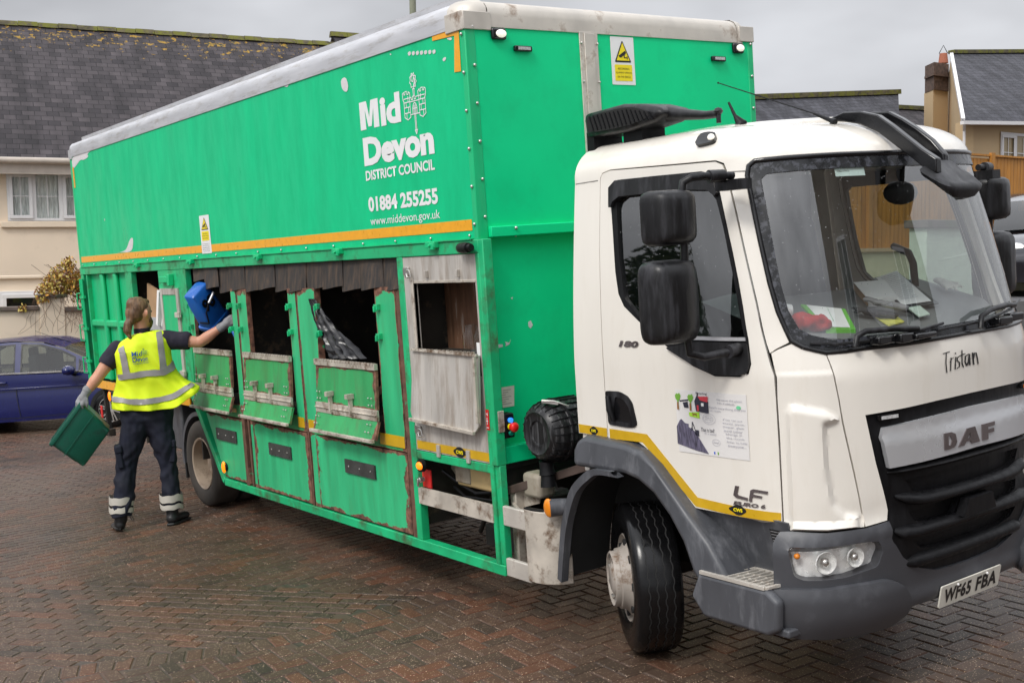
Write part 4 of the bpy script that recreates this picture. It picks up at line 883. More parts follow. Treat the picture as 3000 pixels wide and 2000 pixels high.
sp = patch('silver_panel', S, SP, (), 'silver', T, .03, .012, .03, su=1.1, disp=lambda u, v: .012*max(0, min(1, (1.272-v)/.006)))
# three letters of the maker's name in raised chrome
DA = [[(0,0),(.13,0),(.24,.08),(.28,.35),(.25,.85),(.16,1),(0,1)], [(.31,0),(.50,1),(.64,1),(.69,0),(.575,0),(.565,.2),(.475,.2),(.43,0)], [(.73,0),(.73,1),(1.0,1),(1.0,.76),(.84,.76),(.84,.60),(.98,.60),(.98,.37),(.84,.37),(.84,0)]]
DH = [[[(.09,.22),(.14,.22),(.17,.5),(.145,.78),(.09,.78)]], [[(.505,.38),(.555,.38),(.555,.72)]], []]
lg = None
for pl, hs in zip(DA, DH):
    fm = lambda p: (1.884+p[0]*.172, 1.168+p[1]*.080)
    o = patch('nameplate_letter', S, [fm(p) for p in pl], [[fm(p) for p in h_] for h_ in hs], 'badge', sp, 9, .030, .006, su=1.1, smooth=False)
# honeycomb mesh behind the openings
m_ = MB(); hs = .0135; row = 0; v = .66
while v < 1.08:
    u = 1.73+(row % 2)*hs*.87
    while u < 2.27:
        c_ = [(u+hs*.56/1.1*math.sin(k*math.pi/3), v+hs*.56*math.cos(k*math.pi/3)) for k in range(6)]
        if any(inside((u, v), q) for q in hol):
            for k in range(3):
                a, b = c_[k], c_[(k+1) % 6]; A = Vector(S(*a)); B = Vector(S(*b)); n_ = Vector((-.02,0,0)); dz = (B-A).normalized()
                t_ = Vector((0, -dz.z, dz.y))*.0012; m_.add([A+n_+t_, A+n_-t_, B+n_-t_, B+n_+t_], [(0,1,2,3)])
        u += hs*1.74/1.0
    v += hs*.87; row += 1
m_.build('honeycomb_mesh', 'black', gr)
b = patch('radar_block', S, [(1.968,.82),(2.032,.82),(2.034,.905),(1.966,.905)], (), 'black', gr, 9, .045, .05, su=1.1)
for u0, em in ((1.636,'lamp_off'),(2.285,'amber_on')):
    o = cp('strobe_lamp', rnd([(u0,1.355),(u0+.083,1.357),(u0+.083,1.383),(u0,1.381)], .008), 'gloss_black', off=.012, thick=.02, step=9)
    cp('led_row', [(u0+.012,1.361),(u0+.077,1.362),(u0+.077,1.378),(u0+.012,1.376)], em if em == 'amber_on' else 'lamp_white' if False else 'lamp_off', off=.017, thick=.003, parent=o, step=9)
# bumper
BT = [(1.226,.853),(1.274,.856),(1.432,.848),(1.594,.856),(1.680,.872),(1.713,.833),(1.765,.753),(1.797,.685),(1.856,.615),(1.929,.566),(2.0,.554)]
BB = [(1.195,.808),(1.200,.62),(1.190,.536),(1.231,.419),(1.325,.385),(1.478,.374),(1.650,.372),(1.757,.374),(1.805,.402),(1.85,.43),(2.0,.425)]
HLp = rnd([(1.268,.797),(1.395,.795),(1.493,.796),(1.607,.797),(1.690,.792),(1.712,.745),(1.692,.668),(1.547,.641),(1.456,.637),(1.350,.640),(1.300,.660),(1.280,.735)], .018)
BPoly = BB + [(4-u, v) for u, v in reversed(BB[:-1])] + [(4-u, v) for u, v in BT] + list(reversed(BT[:-1]))
def bd(u, v):
    uu = u if u < 2 else 4-u; r = 0
    # lower block stands proud, channel around the lamps sinks
    k2 = max(0, min(1, (v-.795)/.03)); r += .016*k2*k2*(3-2*k2)
    k3 = max(0, min(1, (.52-v)/.06)); r += .02*k3*k3*(3-2*k3)
    return r
bp = patch('bumper', S, BPoly, [HLp, [(4-u, v) for u, v in HLp]], 'grey2', T, .03, .0, .06, su=1.1, disp=bd)
LBk = rnd([(1.185,.60),(1.19,.42),(1.325,.380),(1.478,.368),(1.650,.366),(1.757,.368),(1.818,.42),(1.815,.50),(1.775,.575),(1.722,.603),(1.55,.606),(1.458,.600),(1.297,.606)], .03)
def bk2(u, v): k = min(1, max(0, (.606-v)/.05)); return .018*k
for sg in (0, 1):
    patch('bumper_corner', S, LBk if not sg else [(4-u, v) for u, v in reversed(LBk)], (), 'grey2', bp, .03, .028, .05, su=1.1, disp=bk2)
m_ = MB(); pts = [Vector(S(u, v))+Vector((-.12,0,0)) for u, v in [(1.2,.40),(1.5,.385),(1.8,.40),(2.2,.40),(2.5,.385),(2.8,.40)]]; m_.tube(pts, .05, 8); m_.build('bumper_beam', 'dark', bp)
for sg in (0, 1):
    q = (lambda p: p) if not sg else (lambda p: [(4-u, v) for u, v in reversed(p)])
    hb = patch('headlight', S, q(HLp), (), 'reflector', T, .03, -.055, .05, su=1.1, disp=lambda u, v: .012*noise.noise(Vector((u*30, v*25, 0))))
    patch('lens_cover', S, q(shrink(HLp, .002)), (), 'lens', hb, .03, -.006, 0, su=1.1)
    mm = (lambda u: u) if not sg else (lambda u: 4-u)
    for uc, vc, rr_ in ((1.462,.716,.054), (1.600,.728,.048)):
        c_ = Vector(S(mm(uc), vc)); a = Vector(S(mm(uc)+.01, vc)); b_ = Vector(S(mm(uc)-.01, vc)); n_ = (a-b_).cross(Vector((0,0,1))).normalized(); n_ = n_ if n_.x > 0 else -n_
        n_ = (n_+Vector((.5,0,0))).normalized(); c_ = c_-n_*.03
        m_ = MB(); m_.lathe([(0,-.03),(rr_*.5,-.022),(rr_*.85,.0),(rr_,.012),(rr_*.97,.016),(rr_*.9,.004)], c_, n_, 24); m_.build('reflector_bowl', 'reflector', hb, smooth=True)
        m_ = MB(); m_.ico(c_+n_*.002, rr_*.42, (1,1,1), 14); m_.build('bulb', 'chrome', hb, smooth=True)
    m_ = MB(); c_ = Vector(S(mm(1.335), .75)); m_.ico(c_-Vector((.035,-.01 if not sg else .01,0)), .016, (1,1,.9), 12); m_.build('indicator_bulb', 'amber', hb, smooth=True)
# number plate
PLt = lambda y, z: (2.375+ (z-.42)*.22, y, z)
pl = patch('number_plate', PLt, rnd([(.955,.365),(1.475,.365),(1.475,.478),(.955,.478)], .008), (), mat('plate_white', (.72,.70,.62), .35, var=.05), T, 9, .0, .008, smooth=False)
txt('plate_lettering', 'WF65', PLt, .985, 1.215, .385, .462, 'ink', pl, .002, bold=.035, spacing=1.1); txt('plate_lettering', 'FBA', PLt, 1.26, 1.445, .385, .462, 'ink', pl, .002, bold=.035, spacing=1.1)
m_ = MB()
for y in (1.09, 1.345): m_.ico(Vector(PLt(y, .462))+Vector((.004,0,0)), .007)
m_.build('plate_screw', 'white_vinyl', pl, smooth=True)
# wheel arch, step unit
def arch_pts(): return [(.66,1.03),(.655,1.12),(.68,1.175),(.74,1.205),(1.08,1.19),(1.20,1.165),(1.30,1.10),(1.55,.875),(1.68,.76),(1.80,.60),(1.84,.50),(1.64,.49),(1.56,.60),(1.50,.74),(1.41,.86),(1.30,.96),(1.19,1.015),(1.08,1.035)]
AF = lambda x, z: (x, .07, z)
ar = MB(); A_ = arch_pts()
ar.prism(A_, lambda x, z: (x, .07+.03*max(0, (z-1.05)/.1)**2*.5, z), lambda x, z: (x, .42, z)); ar.build('wheel_arch', 'grey', T, .03, seg=4)
st_ = MB(); st_.prism([(1.56,.48),(1.64,.385),(2.06,.385),(2.12,.42),(2.13,.56),(2.06,.605),(1.62,.605)], lambda x, z: (x, .055, z), lambda x, z: (x, .11, z)); stp = st_.build('step_unit', 'grey', T, .02, seg=3)
m_ = MB(); m_.b2((1.58,.10,.38),(2.15,.42,.42)); m_.prism([(1.60,.42),(2.0,.42),(2.0,.92),(1.62,.92)], lambda x, z: (x, .33, z), lambda x, z: (x, .42, z)); m_.build('step_well', 'grey', stp, .01)
patch('step_back', lambda x, z: (x, .19+(.92-z)*.32 if z > .62 else .29, z), [(1.56,.60),(2.07,.60),(2.09,.90),(1.50,.93)], (), 'grey', stp, .05, 0, .01)
ip = patch('info_plate', lambda x, z: (x, .19+(.92-z)*.32, z), [(1.965,.655),(2.09,.655),(2.09,.855),(1.965,.855)], (), 'ink', T, 9, .004, .001, smooth=False)
strokes('info_lines', [[(1.972,.67+i*.016),(2.083,.67+i*.016)] for i in range(12)], .004, lambda x, z: (x, .19+(.92-z)*.32, z), mat('plate_print', (.30,.30,.31), .5), ip, .006)
m_ = MB()
m_.bar((1.63,.065,.612),(2.05,.065,.612),.022,.018); m_.bar((2.05,.065,.612),(2.09,.28,.612),.02,.014); m_.bar((1.63,.065,.612),(1.80,.28,.612),.02,.014); m_.bar((1.80,.28,.612),(2.09,.28,.612),.014,.014)
for i in range(11): x = 1.68+i*.038; m_.bar((x,.07,.614),(min(2.085, x+.03),.07+.2*min(1, (x-1.55)/.25),.614),.009,.012)
m_.bar((1.70,.14,.608),(2.06,.14,.608),.01,.008); m_.bar((1.76,.20,.608),(2.07,.20,.608),.01,.008); m_.build('step_grating', 'alu_dirty', stp, .001)
m_ = MB(); m_.prism([(1.64,.072),(2.04,.072),(2.08,.27),(1.80,.27)], lambda x, y: (x, y, .598), lambda x, y: (x, y, .6065)); m_.build('grating_shade', 'matt_black', stp)  # black plate standing in for the shade between the grating bars
pth = [(1.02,1.045),(.86,1.04),(.78,1.0),(.68,.92),(.62,.82),(.565,.68),(.525,.50),(.50,.36)]
def pf(u):
    t = max(0, min(.9999, u))*7; i = int(t); f = t-i; P_ = [pth[max(0, i-1)], pth[i], pth[i+1], pth[min(7, i+2)]]
    return tuple(.5*((2*P_[1][k])+(-P_[0][k]+P_[2][k])*f+(2*P_[0][k]-5*P_[1][k]+4*P_[2][k]-P_[3][k])*f*f+(-P_[0][k]+3*P_[1][k]-3*P_[2][k]+P_[3][k])*f**3) for k in (0, 1))
mg = [pf(i/28) for i in range(29)]; m_ = MB(); m_.add([(x+.004, y, z-.004) for x, z in mg for y in (.06, .42)], [(2*i, 2*i+2, 2*i+3, 2*i+1) for i in range(28)]); m_.build('mudguard_trough', 'matt_black', T, smooth=True)
pth = mg
m_ = MB()
for (a, b) in zip(pth[:-1], pth[1:]):
    w0 = .055-.02*pth.index(a)/28; w1 = .055-.02*pth.index(b)/28
    m_.add([(a[0],.035,a[1]),(b[0],.035,b[1]),(b[0]+w1,.035,b[1]-w1*.45),(a[0]+w0,.035,a[1]-w0*.45),(a[0],.085,a[1]),(b[0],.085,b[1]),(b[0]+w1,.085,b[1]-w1*.45),(a[0]+w0,.085,a[1]-w0*.45)], [(3,2,1,0),(4,5,6,7),(0,1,5,4),(2,3,7,6)])
m_.build('mudguard', 'grey', T, smooth=True)
m_ = MB(); m_.b2((.62,.42,.5),(1.9,.46,1.12)); m_.build('arch_liner', 'matt_black', T)
m_ = MB(); m_.tube([(.60,.12,.79),(.56,.05,.787),(.525,-.005,.785)],[.040,.048,.052],16); pd = m_.build('indicator_pod', 'grey', T, smooth=True); m_ = MB(); m_.ico((.52,-.008,.785),.046,(1,.4,1.2),16); m_.build('amber_lens', 'amber', pd, smooth=True)
# side guard
sg_ = MB(); sg_.b2((.055,-.005,.61),(.285,.025,.73)); sg_.b2((.055,-.005,.30),(.30,.025,.41)); gd_ = empty('side_guard', (0,0,0)); gd_.parent = T; sg_.each('guard_bar', 'alu_dirty', gd_, bevel=.006)
m_ = MB(); pr_ = [(.28,-.012),(.36,-.014),(.42,.0),(.50,.06),(.53,.13),(.52,.14),(.41,.03),(.28,.01)]
m_.prism(pr_, lambda x, y: (x, y, .315), lambda x, y: (x, y, .745)); m_.build('guard_upright', 'alu_grime', gd_, .006)
m_ = MB(); m_.prism(pr_+[(.28,.12)], lambda x, y: (x, y, .745), lambda x, y: (x, y, .755)); m_.build('guard_cap', 'black', gd_, .002)
m_ = MB(); m_.bar((.0,.10,.80),(.66,.32,1.02),.06,.05); m_.build('cross_beam', 'steel_dark', T, .004)
m_ = MB(); m_.b2((.0,.10,.31),(.055,.2,.80)); m_.bar((.02,.10,.72),(.16,.06,.69),.02,.02); m_.build('guard_post', 'alu_grime', T, .004)
m_ = MB(); m_.prism([(.04,.50),(.17,.50),(.23,.86),(.04,.80)], lambda x, z: (x, .16, z), lambda x, z: (x, .17, z)); m_.build('guard_gusset', 'alu_grime', T)
# ribbed air filter drum, drain, hose
dr_ = MB(); c_ = (.345,.08,1.185)
dr_.lathe([(0,.012),(.07,.012),(.075,.0),(.11,.0),(.125,-.01),(.155,.012),(.172,.05),(.178,.10),(.176,.11),(.182,.115),(.182,.30),(.17,.34),(0,.34)], c_, (0,1,0), 40); dd_ = dr_.build('air_filter', 'drum', T, smooth=True)
m_ = MB()
for k in range(24):
    a = k/24*2*math.pi; p = lambda r, h: (c_[0]+r*math.cos(a), c_[1]+h, c_[2]+r*math.sin(a)); m_.tube([p(.150,.006),p(.176,.05),p(.186,.12),p(.186,.29)], .004, 5)
m_.lathe([(.184,.112),(.192,.115),(.192,.125),(.184,.13)], c_, (0,1,0), 40); m_.build('filter_rib', 'black', dd_, smooth=True)
m_ = MB(); m_.tube([(.33,.14,1.01),(.33,.14,.97),(.335,.14,.93)],[.045,.042,.05],14); m_.tube([(.335,.14,.93),(.34,.14,.86)],[.04,.05],12); m_.build('filter_drain', 'black', dd_, smooth=True)
m_ = MB(); m_.tube([(.52,.40,1.0),(.54,.40,1.9)],.045,12)
for i in range(22): m_.lathe([(.045,-.008),(.056,0),(.045,.008)], (.52+i*.001,.40,1.02+i*.04), (0,0,1), 14)
m_.build('intake_hose', 'black', T, smooth=True)
m_ = MB(); m_.bar((.38,.10,1.375),(.46,.16,1.36),.03,.02); m_.tube([(.40,.08,1.38),(.45,.13,1.375),(.50,.2,1.34)],.006,6); m_.build('filter_clip', 'chrome', dd_, .002)
# mirrors
def mirror_unit(far=False):
    Y = (lambda y: y) if not far else (lambda y: 2*YC-y)
    root = None
    m_ = MB(); m_.tube([(1.86,Y(.19),2.545),(1.85,Y(.06),2.548),(1.80,Y(-.02),2.545),(1.775,Y(-.055),2.525),(1.77,Y(-.06),2.48),(1.765,Y(-.06),2.20),(1.76,Y(-.065),1.80),(1.765,Y(-.06),1.72),(1.80,Y(.0),1.70),(1.86,Y(.12),1.715)],.019,12)
    m_.cyl((1.84,Y(.05),2.545),(1.86,Y(.13),2.545),.03); m_.cyl((1.86,Y(.10),1.715),(1.86,Y(.17),1.72),.032)
    m_.box((1.88,Y(.17),2.50),(.16,.08,.05))
    arm = m_.build('mirror_arm', 'mirror_shell', T, smooth=True)
    for z0, z1, y0, y1 in ((1.775,2.17,-.285,.0),(2.235,2.495,-.245,.01)):
        yc = (y0+y1)/2; zc = (z0+z1)/2; hw = (y1-y0)/2; hh = (z1-z0)/2
        mb_ = MB(); N_ = 36; rings = [(0,.97),(.02,1.0),(.07,.985),(.11,.93),(.135,.80),(.145,.5),(.147,0.001)]
        vs = []
        for dx, sc in rings:
            for k in range(N_):
                a = 2*math.pi*k/N_; e = .32; cy = math.copysign(abs(math.cos(a))**e, math.cos(a)); sz = math.copysign(abs(math.sin(a))**e, math.sin(a))
                vs.append((1.70+dx-.03*abs(cy)*sc, Y(yc+hw*cy*sc), zc+hh*sz*(1-(1-sc)*.8)))
        mb_.add(vs, [(i*N_+k, i*N_+(k+1) % N_, (i+1)*N_+(k+1) % N_, (i+1)*N_+k) for i in range(len(rings)-1) for k in range(N_)]+[tuple((len(rings)-1)*N_+k for k in range(N_))])
        hs_ = mb_.build('mirror_housing', 'mirror_shell', arm, smooth=True)
        g_ = MB(); g_.prism(rnd([(yc-hw*.9,zc-hh*.9),(yc+hw*.9,zc-hh*.9),(yc+hw*.9,zc+hh*.9),(yc-hw*.9,zc+hh*.9)], .03), lambda y, z: (1.69, Y(y), z), lambda y, z: (1.70, Y(y), z)); g_.build('mirror_glass', 'mirror', arm)
mirror_unit(); mirror_unit(True)
# kerb mirror on its curved twin arm over the windscreen (sits towards the far side)
def arm_curve(y, pts): 
    m_ = MB(); n = len(pts)
    vs = []
    for (x, z, h_) in pts: vs += [(x, y-.022, z-h_), (x, y+.022, z-h_), (x, y+.022, z), (x, y-.022, z)]
    fs = [(0,1,2,3), (4*n-4,4*n-1,4*n-2,4*n-3)]
    for i in range(n-1):
        for k in range(4): fs.append((4*i+k, 4*i+(k+1) % 4, 4*i+4+(k+1) % 4, 4*i+4+k))
    m_.add(vs, fs); return m_
kp = [(1.18,2.885,.02),(1.26,2.935,.05),(1.38,2.955,.075),(1.52,2.95,.10),(1.66,2.90,.10),(1.84,2.80,.10),(2.0,2.695,.095),(2.12,2.60,.08)]
KX = .21; kq = [(x+KX, z-.015, h_) for x, z, h_ in [(1.61,2.835,.012),(1.70,2.858,.05),(1.80,2.848,.065),(1.90,2.818,.085),(1.98,2.76,.09),(2.06,2.695,.085),(2.14,2.63,.085),(2.22,2.575,.07)]]
km = arm_curve(.99, kq).build('kerb_mirror_arm', 'gloss_black', T, .008)
arm_curve(1.16, [(x+KX, z-.015, h_) for x, z, h_ in [(1.66,2.83,.02),(1.74,2.855,.05),(1.84,2.845,.06),(1.92,2.80,.07),(2.0,2.745,.075),(2.08,2.68,.07),(2.15,2.60,.06)]]).build('kerb_mirror_strut', 'gloss_black', km, .008)
m_ = MB(); vs = []; N_ = 24
for dz, sc, dd in ((.05,.55,0),(.035,.85,0),(.0,1.0,0),(-.03,.96,.0),(-.075,.70,.02),(-.09,.3,.03),(-.092,.01,.03)):
    for k in range(N_):
        a = 2*math.pi*k/N_; e = .5; cx_ = math.copysign(abs(math.cos(a))**e, math.cos(a)); sy = math.copysign(abs(math.sin(a))**e, math.sin(a))
        vs.append((2.42+.090*cx_*sc+dd*.6, 1.10+.165*sy*sc, 2.470+dz*.62-.055*cx_))
m_.add(vs, [(i*N_+k, i*N_+(k+1) % N_, (i+1)*N_+(k+1) % N_, (i+1)*N_+k) for i in range(6) for k in range(N_)]+[tuple(range(N_))]); m_.build('kerb_mirror_housing', 'mirror_shell', km, smooth=True)
# roof: air intake, antennas, position lamps
ai = MB(); ip_ = [(.64,2.985),(.96,3.0),(1.12,2.98),(1.24,2.945),(1.28,2.91),(1.20,2.875),(.98,2.85),(.65,2.85)]
aio = ai.prism(ip_, lambda x, z: (x, .32, z), lambda x, z: (x, .56, z)).build('roof_intake', 'mirror_shell', T, .03, seg=3)
patch('intake_opening', lambda x, z: (x, .32, z), smooth_poly([(.675,2.965),(.96,2.98),(1.09,2.965),(1.19,2.92),(1.15,2.895),(.97,2.875),(.675,2.875)], 1)[::-1], (), 'matt_black', aio, 9, .003, .002, smooth=False)
m_ = MB()
for i in range(15): x = .70+i*.034; m_.bar((x,.314,2.965-max(0,(x-1.0))*.2),(x+.03,.314,2.885),.006,.007,(0,1,0))
m_.build('intake_louvre', 'black', aio)
m_ = MB(); m_.tube([(1.22,.42,2.915),(1.35,.40,2.895),(1.52,.38,2.87),(1.62,.37,2.865)],[.042,.030,.022,.02],10); m_.ico((1.62,.37,2.878),.024,(1,1,.8)); m_.cyl((1.62,.37,2.865),(1.62,.37,2.82),.012); m_.build('intake_snorkel', 'mirror_shell', aio, smooth=True)
m_ = MB(); m_.b2((.64,.34,2.76),(.70,.55,2.88)); m_.b2((.9,.38,2.78),(1.05,.55,2.88)); m_.each('intake_foot', 'black', aio)
m_ = MB(); m_.tube([(1.52,.62,2.80),(1.54,.62,2.83),(1.50,.62,2.87),(1.46,.62,2.945)],[.05,.03,.010,.006],10); m_.build('stub_antenna', 'black', T, smooth=True)
m_ = MB(); m_.tube([(1.91,.90,2.79),(1.88,.90,2.805),(1.78,.90,2.85)],[.02,.012,.007],8); m_.tube([(1.78,.90,2.85),(1.13,.90,3.10)],[.004,.003],6); m_.ico((1.13,.90,3.10),.006); m_.build('whip_antenna', 'black', T, smooth=True)
pr_ = [(1.046,2.725),(1.10,2.728),(1.15,2.735),(1.166,2.775),(1.160,2.80),(1.11,2.812),(1.07,2.80)]
pl_ = cp('roof_lamp', smooth_poly(pr_, 1), 'gloss_black', off=.022, thick=.03, step=9)
m_ = MB(); p = Vector(S(1.14, 2.775)); m_.ico(p+Vector((.012,-.024,.006)), .022, (1,.6,.8), 12); m_.build('lamp_lens', 'lamp_white', pl_, smooth=True)
m_ = MB(); p = Vector(S(2.86, 2.775)); m_.ico(p+Vector((.02,.03,.01)), .026, (1,.7,.9), 12); m_.build('roof_lamp', 'lamp_white', T, smooth=True)
# cowl under the windscreen and wipers
def Wp(u, v, o=.03): p = Vector(S(u, v)); q = Vector((p.x-1.6, (p.y-YC)*.6, .25)).normalized(); return p+q*o
wp = MB(); wp.tube([Wp(1.40,1.735,.02),Wp(1.50,1.72),Wp(1.66,1.725),Wp(1.80,1.745),Wp(1.90,1.765)],.007,6)
wp.tube([Wp(1.555,1.70,.045),Wp(1.565,1.745,.05),Wp(1.60,1.765,.05),Wp(1.70,1.765,.045),Wp(1.80,1.755,.03)],.014,8)
w1 = wp.build('wiper', 'mirror_shell', T, smooth=True)
m_ = MB(); m_.box(Wp(1.66,1.722,.035),(.06,.12,.04)); m_.box(Wp(1.74,1.722,.035),(.05,.10,.045)); m_.box(Wp(1.82,1.722,.03),(.04,.16,.028)); m_.build('wiper_motor_cover', 'gloss_black', w1, .008)
wp = MB(); wp.tube([Wp(1.88,1.74,.02),Wp(2.05,1.745),Wp(2.25,1.775),Wp(2.45,1.80)],.007,6); wp.tube([Wp(2.02,1.71,.045),Wp(2.03,1.765,.05),Wp(2.08,1.79,.05),Wp(2.2,1.80,.04),Wp(2.3,1.79,.03)],.014,8)
w2 = wp.build('wiper', 'mirror_shell', T, smooth=True); m_ = MB(); m_.box(Wp(2.14,1.73,.035),(.06,.12,.04)); m_.box(Wp(2.24,1.735,.035),(.05,.12,.04)); m_.build('wiper_motor_cover', 'gloss_black', w2, .008)
# interior
DSH = lambda x, y: (x, y, 1.74+(2.15-x)*.28)
ds = MB(); NX, NY = 10, 20; vs = []
for i in range(NX+1):
    for j in range(NY+1):
        y = .30+j/NY*1.82; xe = 2.33-.42*abs((y-YC)/.93)**2.6; x = 1.45+(xe-1.45)*i/NX; z = 1.74+(2.15-x)*.28
        z += .05*math.exp(-((y-.55)/.22)**2)*max(0, 1-(x-1.45)/.5); z -= (.0 if i else .35); vs.append((x, y, z))
ds.add(vs, [(i*(NY+1)+j, i*(NY+1)+j+1, (i+1)*(NY+1)+j+1, (i+1)*(NY+1)+j) for i in range(NX) for j in range(NY)]); ds.build('dashboard', 'dash', T, smooth=True)
m_ = MB(); m_.b2((.70,.30,1.2),(.74,2.12,2.60)); m_.b2((.7,.30,1.15),(1.9,2.12,1.2)); m_.b2((.74,.36,2.64),(1.55,2.06,2.66)); m_.build('cab_lining', mat('cab_lining', (.055,.055,.055), .8), T)
for y in (.62, 1.75):
    m_ = MB(); m_.box((1.05,y,1.55),(.5,.5,.2)); m_.box((.86,y,1.95),(.16,.48,.75), Matrix.Rotation(R(-10),3,'Y')); m_.box((.80,y,2.42),(.1,.28,.2)); m_.build('seat', 'seat', T, .04, seg=3)
m_ = MB(); rg = [Vector((1.42+.07*math.sin(a)*1.0, .62+.21*math.cos(a), 1.80+.20*math.sin(a)*.75)) for a in [k/24*2*math.pi for k in range(25)]]; m_.tube(rg, .014, 8, False); m_.tube([rg[0],(1.45,.62,1.76),rg[12]],.012,6); m_.tube([(1.45,.62,1.76),(1.6,.62,1.6)],.03,8); m_.build('steering_wheel', 'black', T, smooth=True)
m_ = MB(); m_.tube([(1.62,1.95,1.72),(1.60,1.95,2.02),(1.56,1.97,2.08),(1.40,2.05,2.12)],.022,8); m_.build('grab_handle', 'black', T, smooth=True)
m_ = MB(); m_.ico((1.98,1.32,2.42),.15,(.15,1,.42),16); m_.cyl((1.98,1.32,2.46),(2.05,1.30,2.60),.015); m_.build('interior_mirror', 'black', T, smooth=True)
m_ = MB(); m_.tube([(1.75,.93,1.84),(1.78,.93,1.70)],.02,6); m_.build('switch_stalk', 'black', T)
# wheels
def wheel(c, rz, front):
    hw = .128; m_ = MB()
    if front: m_.lathe([(.245,-hw*.82),(.238,-hw*.9),(.225,-hw*.7),(.222,-hw*.6),(.21,-hw*.75),(.17,-hw*1.0),(.165,-hw*1.25),(.150,-hw*1.3),(.0,-hw*1.28)], (0,0,0), (0,1,0), 48)
    else: m_.lathe([(.250,-hw*.84),(.244,-hw*.95),(.228,-hw*.90),(.222,-hw*.6),(.215,hw*.1),(.20,hw*.8),(.17,hw*1.05),(.11,hw*1.1),(.0,hw*1.1)], (0,0,0), (0,1,0), 48)
    root = m_.build('wheel', 'rim_white' if front else 'rim', T, smooth=True); root.location = c; root.rotation_euler = (0,0,rz)
    t_ = MB(); t_.lathe([(.235,-hw*.80),(.26,-hw*.95),(.31,-hw*1.04),(.36,-hw*1.02),(.392,-hw*.93),(.406,-hw*.80),(.41,-hw*.5),(.41,hw*.5),(.406,hw*.8),(.39,hw*.93),(.33,hw),(.25,hw*.9),(.235,hw*.8)], (0,0,0), (0,1,0), 72)
    t_.build('tyre', 'tyre' if front else 'tyre_dry', root, smooth=True)
    if front:
        g_ = MB()
        for y in (-.066,-.022,.022,.066):
            vs = []; n = 144
            for k in range(n):
                a = 2*math.pi*k/n; yy = y+(.0035 if k % 4 < 2 else -.0035)
                for dy, rr_ in ((-.0035,.4118),(.0035,.4118)): vs.append((rr_*math.cos(a), yy+dy, rr_*math.sin(a)))
            g_.add(vs, [(2*k, 2*((k+1) % n), 2*((k+1) % n)+1, 2*k+1) for k in range(n)])
        g_.build('tread_groove', 'matt_black', root)
        m_ = MB(); m_.lathe([(.150,-hw*1.1),(.153,-hw*1.48),(.146,-hw*1.54),(.138,-hw*1.52),(.134,-hw*1.36),(.10,-hw*1.34),(.09,-hw*1.45),(.065,-hw*1.55),(0,-hw*1.55)], (0,0,0), (0,1,0), 40); m_.build('hub', 'rim_white', root, smooth=True)
        m_ = MB()
        for k in range(8): a = k/8*2*math.pi; m_.cyl((.195*math.cos(a),-hw*.92,.195*math.sin(a)),(.195*math.cos(a),-hw*.80,.195*math.sin(a)),.022,.022,12)
        m_.each('hand_hole', 'matt_black', root)
        m_ = MB()
        for k in range(8): a = (k+.5)/8*2*math.pi; m_.cyl((.122*math.cos(a),-hw*1.3,.116*math.sin(a)),(.122*math.cos(a),-hw*1.5,.122*math.sin(a)),.013,.013,6)
        m_.each('wheel_nut', 'chrome', root)
    else:
        m_ = MB(); m_.lathe([(.10,hw*1.1),(.10,-hw*.1),(.085,-hw*.25),(0,-hw*.25)], (0,0,0), (0,1,0), 30); m_.build('hub', 'rim', root, smooth=True)
        m_ = MB()
        for k in range(8): a = k/8*2*math.pi; m_.ico((.165*math.cos(a),hw*1.02,.165*math.sin(a)),.026,(1,.35,1),12)
        m_.each('hand_hole', 'matt_black', root)
    return root
wheel((.965,.30,.41), R(-31), True); wheel((-4.92,.17,.405), 0, False)
w_ = wheel((-4.92,.46,.405), 0, False); w_ = wheel((1.0,2.16,.41), R(180-31), True); wheel((-4.92,2.28,.405), R(180), False)
m_ = MB(); n = 22; vs = []
for k in range(n+1):
    a = R(188)-k/n*R(150); vs += [(-4.92+.50*math.cos(a), .05, .42+.48*math.sin(a)), (-4.92+.50*math.cos(a), .62, .42+.48*math.sin(a)), (-4.92+.455*math.cos(a), .62, .42+.44*math.sin(a)), (-4.92+.455*math.cos(a), .05, .42+.44*math.sin(a))]
m_.add(vs, [(4*k+i, 4*k+(i+1) % 4, 4*k+4+(i+1) % 4, 4*k+4+i) for k in range(n) for i in range(4)]); m_.build('rear_mudguard', 'grey', T, smooth=True)
m_ = MB(); m_.b2((-5.5,.64,.3),(-4.3,.66,.95)); m_.b2((-5.46,.08,.20),(-5.43,.6,.6)); m_.build('mud_flap', 'matt_black', T)
m_ = MB(); m_.b2((-6.6,.12,.45),(-5.55,.30,.92)); m_.build('side_locker', 'grey', T, .02)
